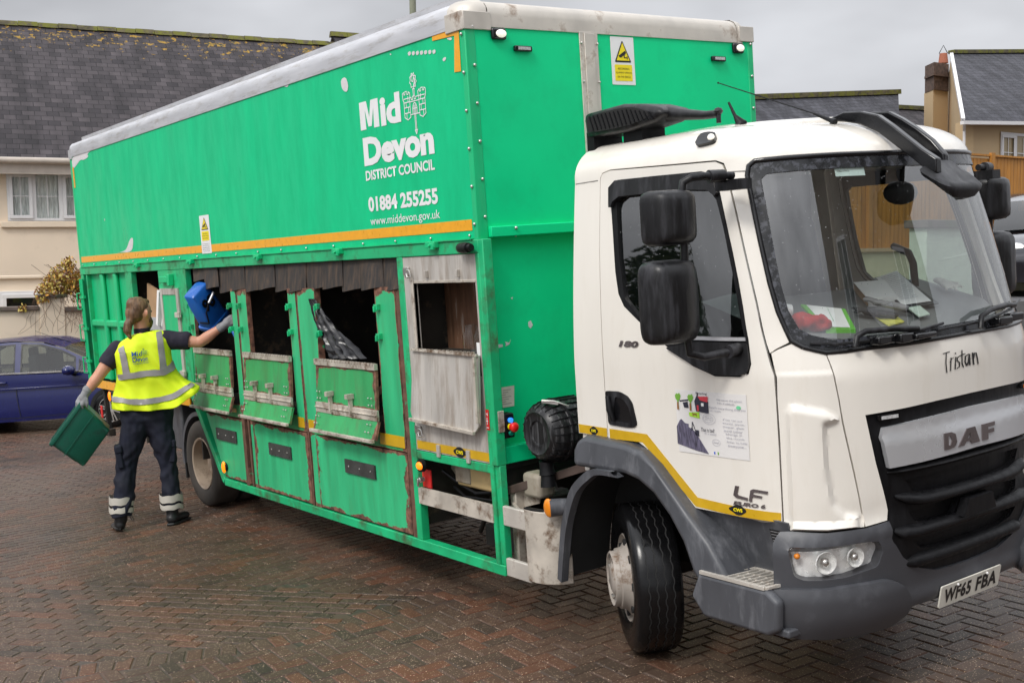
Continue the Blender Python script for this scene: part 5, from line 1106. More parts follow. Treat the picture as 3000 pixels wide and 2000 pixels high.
# ------------------------------------------------------------ paving: real 200 x 100 blocks
def brick_mat():
    m = bpy.data.materials.new('block_paving'); m.use_nodes = True; nt = m.node_tree; L_ = nt.links; b = nt.nodes['Principled BSDF']
    g = _n(nt, 'ShaderNodeNewGeometry'); cr = _n(nt, 'ShaderNodeValToRGB'); L_.new(g.outputs['Random Per Island'], cr.inputs[0])
    el = cr.color_ramp.elements; el[0].position = 0; el[0].color = (.070,.050,.036,1); el[1].position = 1; el[1].color = (.190,.082,.047,1)
    for p, c_ in ((.18,(.105,.068,.048,1)),(.4,(.135,.080,.054,1)),(.6,(.120,.080,.058,1)),(.8,(.150,.078,.050,1))): e = el.new(p); e.color = c_
    tc = _n(nt, 'ShaderNodeTexCoord')
    def noise_(s, d=5, r=.6): n = _n(nt, 'ShaderNodeTexNoise'); n.inputs['Scale'].default_value = s; n.inputs['Detail'].default_value = d; n.inputs['Roughness'].default_value = r; L_.new(tc.outputs['Object'], n.inputs['Vector']); return n
    nf = noise_(190, 3); mr = _n(nt, 'ShaderNodeMapRange'); mr.inputs[1].default_value = .3; mr.inputs[2].default_value = .7; mr.inputs[3].default_value = .55; mr.inputs[4].default_value = 1.45; L_.new(nf.outputs[0], mr.inputs[0])
    vm = _n(nt, 'ShaderNodeVectorMath', operation='SCALE'); L_.new(cr.outputs[0], vm.inputs[0]); L_.new(mr.outputs[0], vm.inputs['Scale'])
    # pale aggregate specks
    v = _n(nt, 'ShaderNodeTexVoronoi'); v.inputs['Scale'].default_value = 85; L_.new(tc.outputs['Object'], v.inputs['Vector'])
    d = _n(nt, 'ShaderNodeMapRange'); d.inputs[1].default_value = .18; d.inputs[2].default_value = .32; d.inputs[3].default_value = 1; d.inputs[4].default_value = 0; L_.new(v.outputs['Distance'], d.inputs[0])
    s = _n(nt, 'ShaderNodeSeparateColor'); L_.new(v.outputs['Color'], s.inputs[0]); gt = _n(nt, 'ShaderNodeMath', operation='GREATER_THAN'); gt.inputs[1].default_value = .45; L_.new(s.outputs[0], gt.inputs[0])
    q = _n(nt, 'ShaderNodeMath', operation='MULTIPLY'); L_.new(d.outputs[0], q.inputs[0]); L_.new(gt.outputs[0], q.inputs[1])
    mx = _n(nt, 'ShaderNodeMix', data_type='RGBA'); L_.new(q.outputs[0], mx.inputs['Factor']); L_.new(vm.outputs[0], mx.inputs['A']); mx.inputs['B'].default_value = (.80,.60,.42,1)
    # large damp / dry fields (a real difference of surface water)
    nl = noise_(.55, 4); w_ = _n(nt, 'ShaderNodeMapRange'); w_.inputs[1].default_value = .36; w_.inputs[2].default_value = .66; L_.new(nl.outputs[0], w_.inputs[0])
    dm = _n(nt, 'ShaderNodeMapRange'); dm.inputs[3].default_value = .46; dm.inputs[4].default_value = .74; L_.new(w_.outputs[0], dm.inputs[0])
    v2 = _n(nt, 'ShaderNodeVectorMath', operation='SCALE'); L_.new(mx.outputs['Result'], v2.inputs[0]); L_.new(dm.outputs[0], v2.inputs['Scale']); L_.new(v2.outputs[0], b.inputs['Base Color'])
    ro = _n(nt, 'ShaderNodeMapRange'); ro.inputs[3].default_value = .28; ro.inputs[4].default_value = .5; L_.new(w_.outputs[0], ro.inputs[0]); L_.new(ro.outputs[0], b.inputs['Roughness'])
    bp = _n(nt, 'ShaderNodeBump'); bp.inputs['Strength'].default_value = .5; bp.inputs['Distance'].default_value = .004; nb = noise_(150, 4, .7); L_.new(nb.outputs[0], bp.inputs['Height']); L_.new(bp.outputs[0], b.inputs['Normal'])
    b.inputs['Specular IOR Level'].default_value = .27
    return m
M['paver'] = brick_mat()
LINE_A, LINE_B = Vector((-3.77,-2.06)), Vector((-.75,.14)); DA_ = (LINE_B-LINE_A).normalized(); NA_ = Vector((-DA_.y, DA_.x))
SOL = [(-1.9,-3.6),(-1.5,-2.9),(-1.24,-2.36),(-1.13,-2.06),(-.97,-1.72),(-.80,-1.35),(-.74,-.96),(-.76,-.51),(-.75,-.15),(-.75,.14),(-.75,8)]
def solx(y):
    for (a, b) in zip(SOL[:-1], SOL[1:]):
        if a[1] <= y <= b[1]: return a[0]+(b[0]-a[0])*(y-a[1])/(b[1]-a[1])
    return -1.9 if y < -3.6 else -.75
def zone(x, y):
    d = x-solx(y)
    if d > .10: return 'C'
    if d > -.11: return 'S'
    s = (Vector((x, y))-LINE_A).dot(NA_)
    if s < 0: return 'A'
    l2 = Vector((x+7.06, y+1.31)).dot(Vector((-.742,.671)))
    return 'D' if l2 > 0 else 'B'
def visible(x, y):
    dx, dy = x-CAM.x, y-CAM.y; d = math.hypot(dx, dy); 
    if d < 2.6 or d > 27: return False
    a = math.degrees(math.atan2(dy, dx))-143.95; a = (a+180) % 360-180
    return abs(a) < 28+8/d
pv = MB(); br = random.Random(3)
def brick(x, y, ang, lx=.2, ly=.1):
    ca, sa = math.cos(ang), math.sin(ang); hx, hy = lx/2-.0030, ly/2-.0030; ch = .008; z0 = -.03; zt = br.uniform(-.002, .0008); tx, ty = br.gauss(0, .004), br.gauss(0, .004)
    pts = []
    for (ax, ay, z, tp) in [(-hx,-hy,z0,0),(hx,-hy,z0,0),(hx,hy,z0,0),(-hx,hy,z0,0),(-hx,-hy,-.006,1),(hx,-hy,-.006,1),(hx,hy,-.006,1),(-hx,hy,-.006,1),(-hx+ch,-hy+ch,0,1),(hx-ch,-hy+ch,0,1),(hx-ch,hy-ch,0,1),(-hx+ch,hy-ch,0,1)]:
        pts.append((x+ax*ca-ay*sa, y+ax*sa+ay*ca, z+(zt+tx*ax+ty*ay if tp else 0)))
    pv.add(pts, [(0,1,5,4),(1,2,6,5),(2,3,7,6),(3,0,4,7),(4,5,9,8),(5,6,10,9),(6,7,11,10),(7,4,8,11),(8,9,10,11)])
def running(zn, ang, org, R_=26, sh=.1):
    ca, sa = math.cos(ang), math.sin(ang)
    for j in range(int(-R_/.1), int(R_/.1)):
        for i in range(int(-R_/.2), int(R_/.2)):
            u = i*.2+(sh if j % 2 else 0); v = j*.1+.05; x = org[0]+u*ca-v*sa; y = org[1]+u*sa+v*ca
            if visible(x, y) and zone(x, y) == zn: brick(x, y, ang)
running('A', math.atan2(DA_.y, DA_.x), LINE_A, 8); running('B', R(88), (-.85, 0), 24); running('D', R(52), (-7,-1), 24)
# herringbone zone
ang = R(86); ca, sa = math.cos(ang), math.sin(ang)
for i in range(-110, 110):
    for j in range(-110, 110):
        for (px, py, a_) in ((i*.1+j*.2+.1-.0, i*.1+.05, 0), (i*.1+j*.2+.05+.0, i*.1+.2, math.pi/2)):
            pass
def herr(org, ang):
    ca, sa = math.cos(ang), math.sin(ang); s = .1
    for k in range(-140, 140):
        for m in range(-60, 60):
            # a horizontal block at cell (k+4m', k) and a vertical block beside it tile the plane
            hx, hy = k+4*m, k
            for (cx_, cy_, a_) in ((hx+1, hy+.5, 0), (hx+2.5, hy+0, math.pi/2)):
                u, v = cx_*s, cy_*s; x = org[0]+u*ca-v*sa; y = org[1]+u*sa+v*ca
                if visible(x, y) and zone(x, y) == 'C': brick(x, y, ang+a_)
herr((0,0), R(86))
# soldier course following its curve
y = -3.5
while y < 7.5:
    x = solx(y); x2 = solx(y+.05); a = math.atan2(.05, x2-x) 
    if visible(x, y): brick(x, y, a-math.pi/2)
    y += .1*math.sin(a)
me = bpy.data.meshes.new('paving'); me.from_pydata([tuple(v) for v in pv.v], [], pv.f); me.update()
tag(link('paving', me, 'paver'), kind='structure')
# jointing sand and the ground beyond, one sheet
gm = mat('joint_sand', (.022,.018,.014), .6, var=.4, vscale=30)
m_ = MB(); m_.add([(-70,-60,-.010),(60,-60,-.010),(60,80,-.010),(-70,80,-.010)], [(0,1,2,3)]); m_.cur = 0
tag(m_.build('ground', gm), kind='structure')
# outer paving as a sheet with a brick pattern, 4 mm lower than the blocks' tops, only outside the modelled wedge
om = bpy.data.materials.new('outer_paving'); om.use_nodes = True; nt2 = om.node_tree; bb = nt2.nodes['Principled BSDF']; bt = _n(nt2, 'ShaderNodeTexBrick'); tcc = _n(nt2, 'ShaderNodeTexCoord')
bt.inputs['Scale'].default_value = 1; bt.inputs['Brick Width'].default_value = .2; bt.inputs['Row Height'].default_value = .1; bt.inputs['Mortar Size'].default_value = .005; bt.inputs['Color1'].default_value = (.09,.055,.042,1); bt.inputs['Color2'].default_value = (.06,.045,.036,1); bt.inputs['Mortar'].default_value = (.02,.017,.014,1)
nt2.links.new(tcc.outputs['Object'], bt.inputs[0]); nt2.links.new(bt.outputs[0], bb.inputs['Base Color']); bb.inputs['Roughness'].default_value = .4
m_ = MB(); m_.add([(-70,-60,-.006),(60,-60,-.006),(60,80,-.006),(-70,80,-.006)], [(0,1,2,3)]); tag(m_.build('road', om), kind='structure')
# ------------------------------------------------------------ buildings (plumb frame)
def plumb(o): o.matrix_world = TILT @ o.matrix_world
def slate(name, c1, c2, lichen=.0):
    m = bpy.data.materials.new(name); m.use_nodes = True; nt = m.node_tree; L_ = nt.links; b = nt.nodes['Principled BSDF']
    uv = _n(nt, 'ShaderNodeTexCoord'); bk = _n(nt, 'ShaderNodeTexBrick'); bk.inputs['Scale'].default_value = 1; bk.inputs['Brick Width'].default_value = .25; bk.inputs['Row Height'].default_value = .19; bk.inputs['Mortar Size'].default_value = .006; bk.inputs['Mortar Smooth'].default_value = .3
    bk.inputs['Color1'].default_value = (*c1, 1); bk.inputs['Color2'].default_value = (*c2, 1); bk.inputs['Mortar'].default_value = (.012,.011,.012,1)
    L_.new(uv.outputs['UV'], bk.inputs[0])
    n1 = _n(nt, 'ShaderNodeTexNoise'); n1.inputs['Scale'].default_value = 1.3; n1.inputs['Detail'].default_value = 6; mp_ = _n(nt, 'ShaderNodeMapping'); mp_.inputs['Scale'].default_value = (2.2,.35,1); L_.new(uv.outputs['UV'], mp_.inputs[0]); L_.new(mp_.outputs[0], n1.inputs['Vector'])
    mr = _n(nt, 'ShaderNodeMapRange'); mr.inputs[1].default_value = .3; mr.inputs[2].default_value = .7; mr.inputs[3].default_value = .65; mr.inputs[4].default_value = 1.4; L_.new(n1.outputs[0], mr.inputs[0])
    vm = _n(nt, 'ShaderNodeVectorMath', operation='SCALE'); L_.new(bk.outputs[0], vm.inputs[0]); L_.new(mr.outputs[0], vm.inputs['Scale']); cur = vm.outputs[0]
    if lichen:
        v = _n(nt, 'ShaderNodeTexNoise'); v.inputs['Scale'].default_value = 4.5; v.inputs['Detail'].default_value = 7; v.inputs['Roughness'].default_value = .7; L_.new(uv.outputs['UV'], v.inputs['Vector'])
        sp = _n(nt, 'ShaderNodeSeparateXYZ'); L_.new(uv.outputs['UV'], sp.inputs[0])
        k = _n(nt, 'ShaderNodeMapRange'); k.inputs[1].default_value = lichen-2.2; k.inputs[2].default_value = lichen; k.inputs[3].default_value = -.12; k.inputs[4].default_value = .11; L_.new(sp.outputs[1], k.inputs[0])
        x_ = _n(nt, 'ShaderNodeMapRange'); x_.inputs[1].default_value = 0; x_.inputs[2].default_value = 9; x_.inputs[3].default_value = .03; x_.inputs[4].default_value = -.05; L_.new(sp.outputs[0], x_.inputs[0])
        a = _n(nt, 'ShaderNodeMath', operation='ADD'); L_.new(v.outputs[0], a.inputs[0]); L_.new(k.outputs[0], a.inputs[1]); a2 = _n(nt, 'ShaderNodeMath', operation='ADD'); L_.new(a.outputs[0], a2.inputs[0]); L_.new(x_.outputs[0], a2.inputs[1])
        g = _n(nt, 'ShaderNodeMapRange'); g.inputs[1].default_value = .60; g.inputs[2].default_value = .64; L_.new(a2.outputs[0], g.inputs[0])
        n5 = _n(nt, 'ShaderNodeTexNoise'); n5.inputs['Scale'].default_value = 9; L_.new(uv.outputs['UV'], n5.inputs['Vector']); rc = _n(nt, 'ShaderNodeValToRGB'); rc.color_ramp.elements[0].position = .42; rc.color_ramp.elements[0].color = (.10,.10,.03,1); rc.color_ramp.elements[1].position = .6; rc.color_ramp.elements[1].color = (.34,.20,.03,1); L_.new(n5.outputs[0], rc.inputs[0])
        mx = _n(nt, 'ShaderNodeMix', data_type='RGBA'); L_.new(g.outputs[0], mx.inputs['Factor']); L_.new(cur, mx.inputs['A']); L_.new(rc.outputs[0], mx.inputs['B']); cur = mx.outputs['Result']
    L_.new(cur, b.inputs['Base Color']); b.inputs['Roughness'].default_value = .65; b.inputs['Specular IOR Level'].default_value = .25
    bp = _n(nt, 'ShaderNodeBump'); bp.inputs['Strength'].default_value = 1; bp.inputs['Distance'].default_value = .02; L_.new(bk.outputs['Fac'], bp.inputs['Height']); bp.invert = True; L_.new(bp.outputs[0], b.inputs['Normal'])
    return m
M['slate'] = slate('slate_roof', (.030,.026,.029), (.068,.058,.062), lichen=5.4)
M['slate2'] = slate('slate_roof_clean', (.040,.040,.048), (.066,.066,.078))
M['render_wall'] = mat('cream_render', (.80,.67,.52), .85, var=.05, vscale=1.2, dirt=(.42,.34,.25), dscale=1.5, dlo=.55, dhi=.9, damt=.5, bump=.1, bscale=80)
M['ochre_wall'] = mat('ochre_render', (.52,.38,.22), .85, var=.05, vscale=1, bump=.1, bscale=80)
M['moss'] = mat('mossy_ridge_tile', (.10,.085,.045), .9, var=.5, vscale=5, dirt=(.14,.14,.025), dscale=4, dlo=.46, dhi=.55, bump=.5, bscale=20)
M['upvc'] = mat('white_frame', (.70,.69,.69), .4, var=.03)
M['gutter'] = mat('gutter', (.50,.44,.38), .5, var=.1)
M['net'] = mat('net_curtain', (.80,.80,.77), .9, var=.35, vscale=14, stretch=(3,3,.3), speck=(.75,.75,.72), spscale=22)
M['room'] = mat('dark_room', (.03,.03,.03), .9)
M['coping'] = mat('stone_coping', (.13,.10,.085), .85, var=.3, vscale=6, dirt=(.08,.09,.05), dscale=4)
M['brick_dark'] = mat('old_brick', (.10,.065,.05), .9, var=.5, vscale=9, bump=.4, bscale=18)
M['terracotta'] = mat('terracotta', (.35,.12,.07), .8)
M['timber'] = mat('stained_timber', (.46,.20,.035), .6, var=.25, vscale=3, stretch=(6,6,.5), bump=.15, bscale=25)
def frame_of(p0, ang):
    a = R(ang); e = Vector((math.cos(a), math.sin(a), 0)); n = Vector((math.sin(a), -math.cos(a), 0)); p0 = Vector(p0)   # e along the wall, n out of it
    return lambda s, z, o=0: p0+e*s+n*o+Vector((0,0,z))
def quad_uv(name, rows, m, parent):
    """roof plane given by four corners (eave left, eave right, ridge right, ridge left) with metre UVs"""
    a, b, c, d = [Vector(p) for p in rows]; me = bpy.data.meshes.new(name); ex = (b-a).normalized(); up_ = (d-a)-(d-a).dot(ex)*ex; ey = up_.normalized(); n = ex.cross(ey)
    th = n*-.06; vs = [a,b,c,d,a+th,b+th,c+th,d+th]; me.from_pydata([tuple(v) for v in vs], [], [(0,1,2,3),(7,6,5,4),(0,4,5,1),(1,5,6,2),(2,6,7,3),(3,7,4,0)]); uvl = me.uv_layers.new(name='UVMap')
    for lp in me.loops: v = vs[lp.vertex_index]-a; uvl.data[lp.index].uv = (v.dot(ex), v.dot(ey))
    return link(name, me, m, parent)
def casement(F, s0, s1, z0, z1, parent, lights=2, bars=True, curtain=True):
    m_ = MB(); t = .06
    def bx(sa, sb, za, zb, oa, ob):
        vs = [F(s, z, o) for s in (sa, sb) for z in (za, zb) for o in (oa, ob)]; m_.add(vs, [(0,1,3,2),(4,6,7,5),(0,4,5,1),(2,3,7,6),(0,2,6,4),(1,5,7,3)])
    bx(s0, s1, z0, z0+t, .0, .05); bx(s0, s1, z1-t, z1, .0, .05); bx(s0, s0+t, z0+t, z1-t, 0, .05); bx(s1-t, s1, z0+t, z1-t, 0, .05)
    w_ = (s1-s0)/lights
    for i in range(lights):
        a, b = s0+i*w_, s0+(i+1)*w_
        if i: bx(a-.04, a+.04, z0+t, z1-t, 0, .045)
        if i % 2 == 0: # opening light stands proud
            bx(a+.04, b-.03, z0+.05, z0+.12, .04, .075); bx(a+.04, b-.03, z1-.12, z1-.05, .04, .075); bx(a+.04, a+.11, z0+.12, z1-.12, .04, .075); bx(b-.10, b-.03, z0+.12, z1-.12, .04, .075)
        if bars: bx((a+b)/2-.010, (a+b)/2+.010, z0+.1, z1-.1, .02, .035); bx(a+.06, b-.06, (z0+z1)/2-.010, (z0+z1)/2+.010, .021, .034)
    wn = m_.build('window', 'upvc', parent, .005)
    m_ = MB(); m_.add([F(s0+.03,z0+.03,.015),F(s1-.03,z0+.03,.015),F(s1-.03,z1-.03,.015),F(s0+.03,z1-.03,.015)], [(0,1,2,3)]); m_.build('pane', 'glass_house', wn)
    if curtain:
        m_ = MB(); n = 60; vs = []
        for i in range(n+1): s = s0+.03+(s1-s0-.06)*i/n; o = -.10+.02*math.sin(i*1.7); vs += [F(s, z0+.03, o), F(s, z1-.03, o)]
        m_.add(vs, [(2*i, 2*i+2, 2*i+3, 2*i+1) for i in range(n)]); m_.build('curtain', 'net', wn, smooth=True)
    m_ = MB(); bx2 = [F(s0, z0, -.25), F(s1, z0, -.25), F(s1, z1, -.25), F(s0, z1, -.25)]; m_.add(bx2, [(0,1,2,3)]); m_.build('room_shade', 'room', wn)
    return wn
def wall_sheet(F, s0, s1, z0, z1, holes, m, parent, name='wall'):
    return patch(name, lambda s, z: F(s, z, 0), rect(s0, s1, z0, z1), [rect(*h_) for h_ in holes], m, parent, 9, 0, .2, smooth=False)
# house on the left: long slate roof, casement window high under the eaves
K = 1.13
def far(p, k=K): return CAM+(Vector(p)-CAM)*k
hl = empty('terraced_house', (-19.5,4.0,-.6), 'cream rendered house with long mossy slate roof behind the blue car', 'house'); hl['_o'] = 1
hl.location = (0,0,0)
p0h = far((-17.13,1.2,0)); p0h.z = 0; zf = lambda z: CAM.z+(z-CAM.z)*K
FH = frame_of(p0h, 79)
zE, zS0, zS1 = zf(4.26), zf(3.155), zf(4.06); s1_ = .07*K; s2_ = 1.75
wall_sheet(FH, -7, 16, -1.5, zE+.1, [(.09, 1.65, zS0, zS1)], 'render_wall', hl)
wn = casement(FH, .09, 1.65, zS0, zS1, hl, 3)
m_ = MB(); m_.add([FH(s, z, o) for s in (-.05,1.8) for z in (zS0-.13, zS0-.01) for o in (.0,.07)], [(0,1,3,2),(4,6,7,5),(0,4,5,1),(2,3,7,6),(0,2,6,4),(1,5,7,3)]); m_.build('sill', 'render_wall', hl, .01)
rb = 4.3; rh = zf(7.45)
quad_uv('roof', [FH(-7,zE,.35),FH(9.2,zE,.35),FH(9.2,rh,-rb),FH(-7,rh,-rb)], 'slate', hl)
quad_uv('roof', [FH(9.2,zE,-2*rb),FH(-7,zE,-2*rb),FH(-7,rh,-rb),FH(9.2,rh,-rb)], 'slate', hl)
m_ = MB()
for i in range(36): s = -7+i*.45; m_.add([FH(s+a, rh+z+.01*(i % 2), -rb+o) for a in (0,.44) for (z, o) in ((-.07,.14),(.05,.05),(.05,-.05),(-.07,-.14))], [(0,1,5,4),(1,2,6,5),(2,3,7,6),(0,3,2,1),(4,5,6,7)])
m_.build('ridge_tiles', 'moss', hl)
m_ = MB(); m_.tube([FH(-7,zE-.03,.42),FH(9.2,zE-.03,.42)], .065, 10); m_.build('gutter', 'gutter', hl, smooth=True)
m_ = MB(); m_.add([FH(s, z, o) for s in (-7,9.2) for z in (zE-.30, zE-.04) for o in (.20,.34)], [(0,1,3,2),(4,6,7,5),(0,4,5,1),(2,3,7,6),(0,2,6,4),(1,5,7,3)]); m_.build('fascia', 'gutter', hl)
# lower window
# small gable peeking over the roof further right
hg = empty('gabled_house', (0,0,0), 'slate gable peeping over the ridge just left of the truck roof', 'house')
gp = FH(8.6, 0, -rb-.5)
FG = frame_of(gp, 79)
zg = rh+.32
quad_uv('roof', [FG(-.1,zg-2.6,3.2),FG(9,zg-2.6,3.2),FG(9,zg,.2),FG(-.1,zg,.2)], 'slate', hg); quad_uv('roof', [FG(9,zg-2.6,-2.8),FG(-.1,zg-2.6,-2.8),FG(-.1,zg,.2),FG(9,zg,.2)], 'slate', hg)
m_ = MB(); m_.add([FG(0,zg-2.6,-2.6),FG(0,zg-2.6,3.0),FG(0,zg-.1,.2),FG(.05,zg-2.6,-2.6),FG(.05,zg-2.6,3.0),FG(.05,zg-.1,.2)], [(0,1,2),(5,4,3),(0,3,4,1),(1,4,5,2)]); m_.prism([(0,-2.6),(8.8,-2.6),(8.8,3.0),(0,3.0)], lambda s, o: FG(s,-2,o), lambda s, o: FG(s,zg-2.62,o)); m_.build('wall', 'render_wall', hg)
m_ = MB()
for i in range(20): s = -.15+i*.45; m_.add([FG(s+a, zg+z, .2+o) for a in (0,.44) for (z, o) in ((-.07,.14),(.07,.05),(.07,-.05),(-.07,-.14))], [(0,1,5,4),(1,2,6,5),(2,3,7,6),(0,3,2,1),(4,5,6,7)])
m_.build('ridge_tiles', 'moss', hg)
# garden wall with planter gap and pier
gw = empty('garden_wall', (0,0,0), 'cream garden wall with stone coping and raised middle pier behind the blue car', 'wall')
FW = frame_of((-14.70,.58,0), 79)
m_ = MB()
def wbox(m_, F, s0, s1, z0, z1, o0, o1): m_.add([F(s, z, o) for s in (s0,s1) for z in (z0,z1) for o in (o0,o1)], [(0,1,3,2),(4,6,7,5),(0,4,5,1),(2,3,7,6),(0,2,6,4),(1,5,7,3)])
wbox(m_, FW, -6, .56, -1, 1.60, -.22, 0); wbox(m_, FW, .56, .95, -1, 1.80, -.24, .02); wbox(m_, FW, .95, 9, -1, 1.56, -.22, 0); m_.build('wall_body', 'render_wall', gw, .01)
m_ = MB(); wbox(m_, FW, -6, .555, 1.60, 1.665, -.27, .05); wbox(m_, FW, .52, .99, 1.80, 1.85, -.29, .07); wbox(m_, FW, .95, 9, 1.56, 1.63, -.27, .05); m_.build('coping', 'coping', gw, .008)
# low outbuilding seen over that wall
ob = empty('outbuilding', (0,0,0), 'low cream extension with a small dark window behind the garden wall', 'building')
FO = frame_of((-15.9,.0,0), 79)
wall_sheet(FO, -6, 1.5, -1, 2.12, [(.78,1.5,1.3,1.82)], 'render_wall', ob); wbox(m_ := MB(), FO, -6, 1.5, 2.12, 2.16, -1.2, .05); m_.build('flat_roof', 'render_wall', ob); casement(FO, .78, 1.5, 1.3, 1.90, ob, 1, False, False)
# shrub with autumn leaves and bare stems trailing down the wall
def leaf_cloud(name, blobs, n, size, mats, parent, seed, flat=.5):
    r_ = random.Random(seed); mbx = MB(); tot = sum(b[1]**2 for b in blobs)
    for (c, rad) in blobs:
        c = Vector(c)
        for i in range(int(n*rad*rad/tot)):
            d = Vector((r_.gauss(0,1), r_.gauss(0,1), r_.gauss(0,1))).normalized()*rad*(r_.random()**.45); p = c+d; a = Vector((r_.gauss(0,1), r_.gauss(0,1), r_.gauss(0,1))).normalized(); b = a.orthogonal().normalized(); s = size*r_.uniform(.6,1.4)
            mbx.cur = r_.randrange(len(mats)); mbx.add([p-a*s, p+b*s*flat, p+a*s, p-b*s*flat], [(0,1,2,3)])
    return mbx.build(name, mats, parent)
M['leaf_a'] = mat('leaf_orange', (.58,.29,.05), .6, var=.3, vscale=9); M['leaf_b'] = mat('leaf_olive', (.42,.32,.06), .6, var=.3, vscale=9); M['leaf_c'] = mat('leaf_rust', (.20,.08,.03), .6, var=.3, vscale=9); M['stem'] = mat('dry_stem', (.16,.09,.05), .8, var=.2)
sb = empty('autumn_shrub', (0,0,0), 'orange leaved shrub with trailing bare stems on the garden wall', 'shrub')
bl = [(FW(.95,2.12,-.1),.26),(FW(.80,1.98,-.05),.24),(FW(1.2,2.0,-.1),.30),(FW(1.05,2.36,-.1),.13),(FW(.62,1.86,.0),.16),(FW(1.42,1.85,-.05),.28),(FW(1.5,2.0,-.1),.2),(FW(.30,1.63,.08),.08)]
leaf_cloud('foliage', bl, 3000, .030, ['leaf_a','leaf_b','leaf_b','leaf_c'], sb, 5)
m_ = MB(); r_ = random.Random(8)
for i in range(46):
    s = r_.uniform(.45,1.75); z = 1.9-r_.random()*.1; pts = [FW(s+.1,z,.02)]; o = .07
    s0_ = r_.gauss(0,.02)
    for k in range(9): s0_ += r_.gauss(0,.012); s += s0_; z -= r_.uniform(.03,.10); pts.append(FW(s, z, o+r_.uniform(0,.03)))
    m_.tube(pts, .0026, 4)
for i in range(24):
    c0 = FW(r_.uniform(.8,1.3),1.7,-.05); m_.tube([c0, c0+Vector((r_.gauss(0,.08), r_.gauss(0,.15), .35)), c0+Vector((r_.gauss(0,.12), r_.gauss(0,.26), .65))], .004, 4)
m_.build('stems', 'stem', sb)
# right-hand house with chimney, ochre render
hr = empty('detached_house', (0,0,0), 'ochre rendered house with grey slate roof and brick chimney at right', 'house')
FR_ = frame_of((-9,17,0), 91)      # facade roughly faces the camera
e_ = Vector((math.cos(R(90)), math.sin(R(90)), 0))
kk = 1.35
def QR(y, z, dx=0):       # point on the plane x=-9 pushed kk times further out
    p = CAM+(Vector((-9, y, z))-CAM)*kk; return Vector((p.x+dx, p.y, p.z))
def QK(y, z, k): return CAM+(Vector((-9, y, z))-CAM)*k
def slab(name, pts, d, m, par):
    m_ = MB(); n = len(pts); m_.add(pts+[p+d for p in pts], [tuple(range(n)), tuple(range(2*n-1, n-1, -1))]+[(i, (i+1) % n, n+(i+1) % n, n+i) for i in range(n)]); return m_.build(name, m, par)
back = Vector((-.45,.25,0))
slab('wall', [QK(18.80,-4,1.35), QK(27,-4,1.35), QK(27,5.48,1.35), QK(18.80,5.10,1.35)], back, 'ochre_wall', hr)
slab('gable', [QK(18.80,-4,1.35), QK(18.80,5.10,1.35), QK(18.30,6.45,1.58), QK(18.18,5.9,1.72), QK(18.05,-4,1.75)], Vector((.1,.3,0)), 'ochre_wall', hr)
quad_uv('roof', [QK(18.74,5.10,1.325), QK(27,5.52,1.325), QK(27,7.30,1.58), QK(18.30,6.50,1.58)], 'slate2', hr)
m_ = MB(); m_.bar(QK(18.72,5.07,1.32), QK(27,5.48,1.32), .12, .10); m_.tube([QK(18.80,5.05,1.33), QK(18.80,4.9,1.34), QK(18.80,1,1.34)], .04, 8); m_.build('gutter', 'upvc', hr)
m_ = MB(); m_.bar(QK(18.76,5.12,1.33), QK(18.31,6.46,1.575), .10, .14); m_.build('barge_board', 'upvc', hr)
m_ = MB(); m_.bar(QK(18.3,6.52,1.58), QK(27,7.34,1.58), .24, .12); m_.build('ridge_tiles', 'moss', hr)
def stack(y0, y1, z0, z1, k, d=.9): return [QK(y0,z0,k), QK(y1,z0,k), QK(y1,z1,k), QK(y0,z1,k)], Vector((-.8,.58,0))*d
p_, d_ = stack(17.68,18.20,-4,5.69,1.66); slab('chimney_breast', p_, d_, 'ochre_wall', hr)
p_, d_ = stack(17.70,18.22,5.70,6.26,1.655); ck = slab('chimney', p_, d_, 'brick_dark', hr)
p_, d_ = stack(17.68,18.24,5.99,6.04,1.65); slab('chimney_band', p_, d_, 'brick_dark', hr)
c_ = QK(18.02,6.26,1.68); m_ = MB(); m_.cyl(c_, c_+Vector((0,0,.34)), .17, .13); m_.build('chimney_pot', 'terracotta', hr)
m_ = MB(); m_.tube([c_+Vector((-.09,-.12,.34)), c_+Vector((0,0,.62)), c_+Vector((.09,.12,.34))], .015, 5); m_.build('pot_guard', 'black', hr)
nW = Vector((.8,-.6,0))
casement(lambda s, z, o=0: QK(s, z, 1.35)+nW*(o+.01), 20.17, 22.0, 4.06, 4.95, hr, 3, True, True)
# terrace roofs between the truck and that house
def QM(y, z, k, x=-20): return CAM+(Vector((x, y, z))-CAM)*k
for (nm, lab, y0, z0, y1, z1, m0, kb) in (('terrace_house','long grey slate roof seen between truck and ochre house',21.0,6.95,31.79,7.94,'slate2',1.0),('low_house','lower slate roof tucked behind the longer slate roof',30.0,7.35,35.2,7.52,'slate',1.12)):
    h_ = empty(nm, (0,0,0), lab, 'house')
    quad_uv('roof', [QM(y0+.6,z0-2.2,.88*kb), QM(y1+.15,z1-2.2,.88*kb), QM(y1,z1,kb), QM(y0,z0,kb)], m0, h_)
    slab('wall', [QM(y0+.6,-2,.89*kb), QM(y1+.1,-2,.89*kb), QM(y1+.1,z1-2.3,.89*kb), QM(y0+.6,z0-2.3,.89*kb)], Vector((-5,3.4,0)), 'ochre_wall', h_)
    slab('roof', [QM(y0,z0,kb), QM(y1,z1,kb), QM(y1,z1,kb)+Vector((-2.6,1.8,-2.8)), QM(y0,z0,kb)+Vector((-2.6,1.8,-2.8))], Vector((0,0,-.06)), m0, h_)
    m_ = MB(); m_.bar(QM(y0,z0+.05,kb), QM(y1,z1+.05,kb), .25, .16); m_.build('ridge_tiles', 'moss', h_)
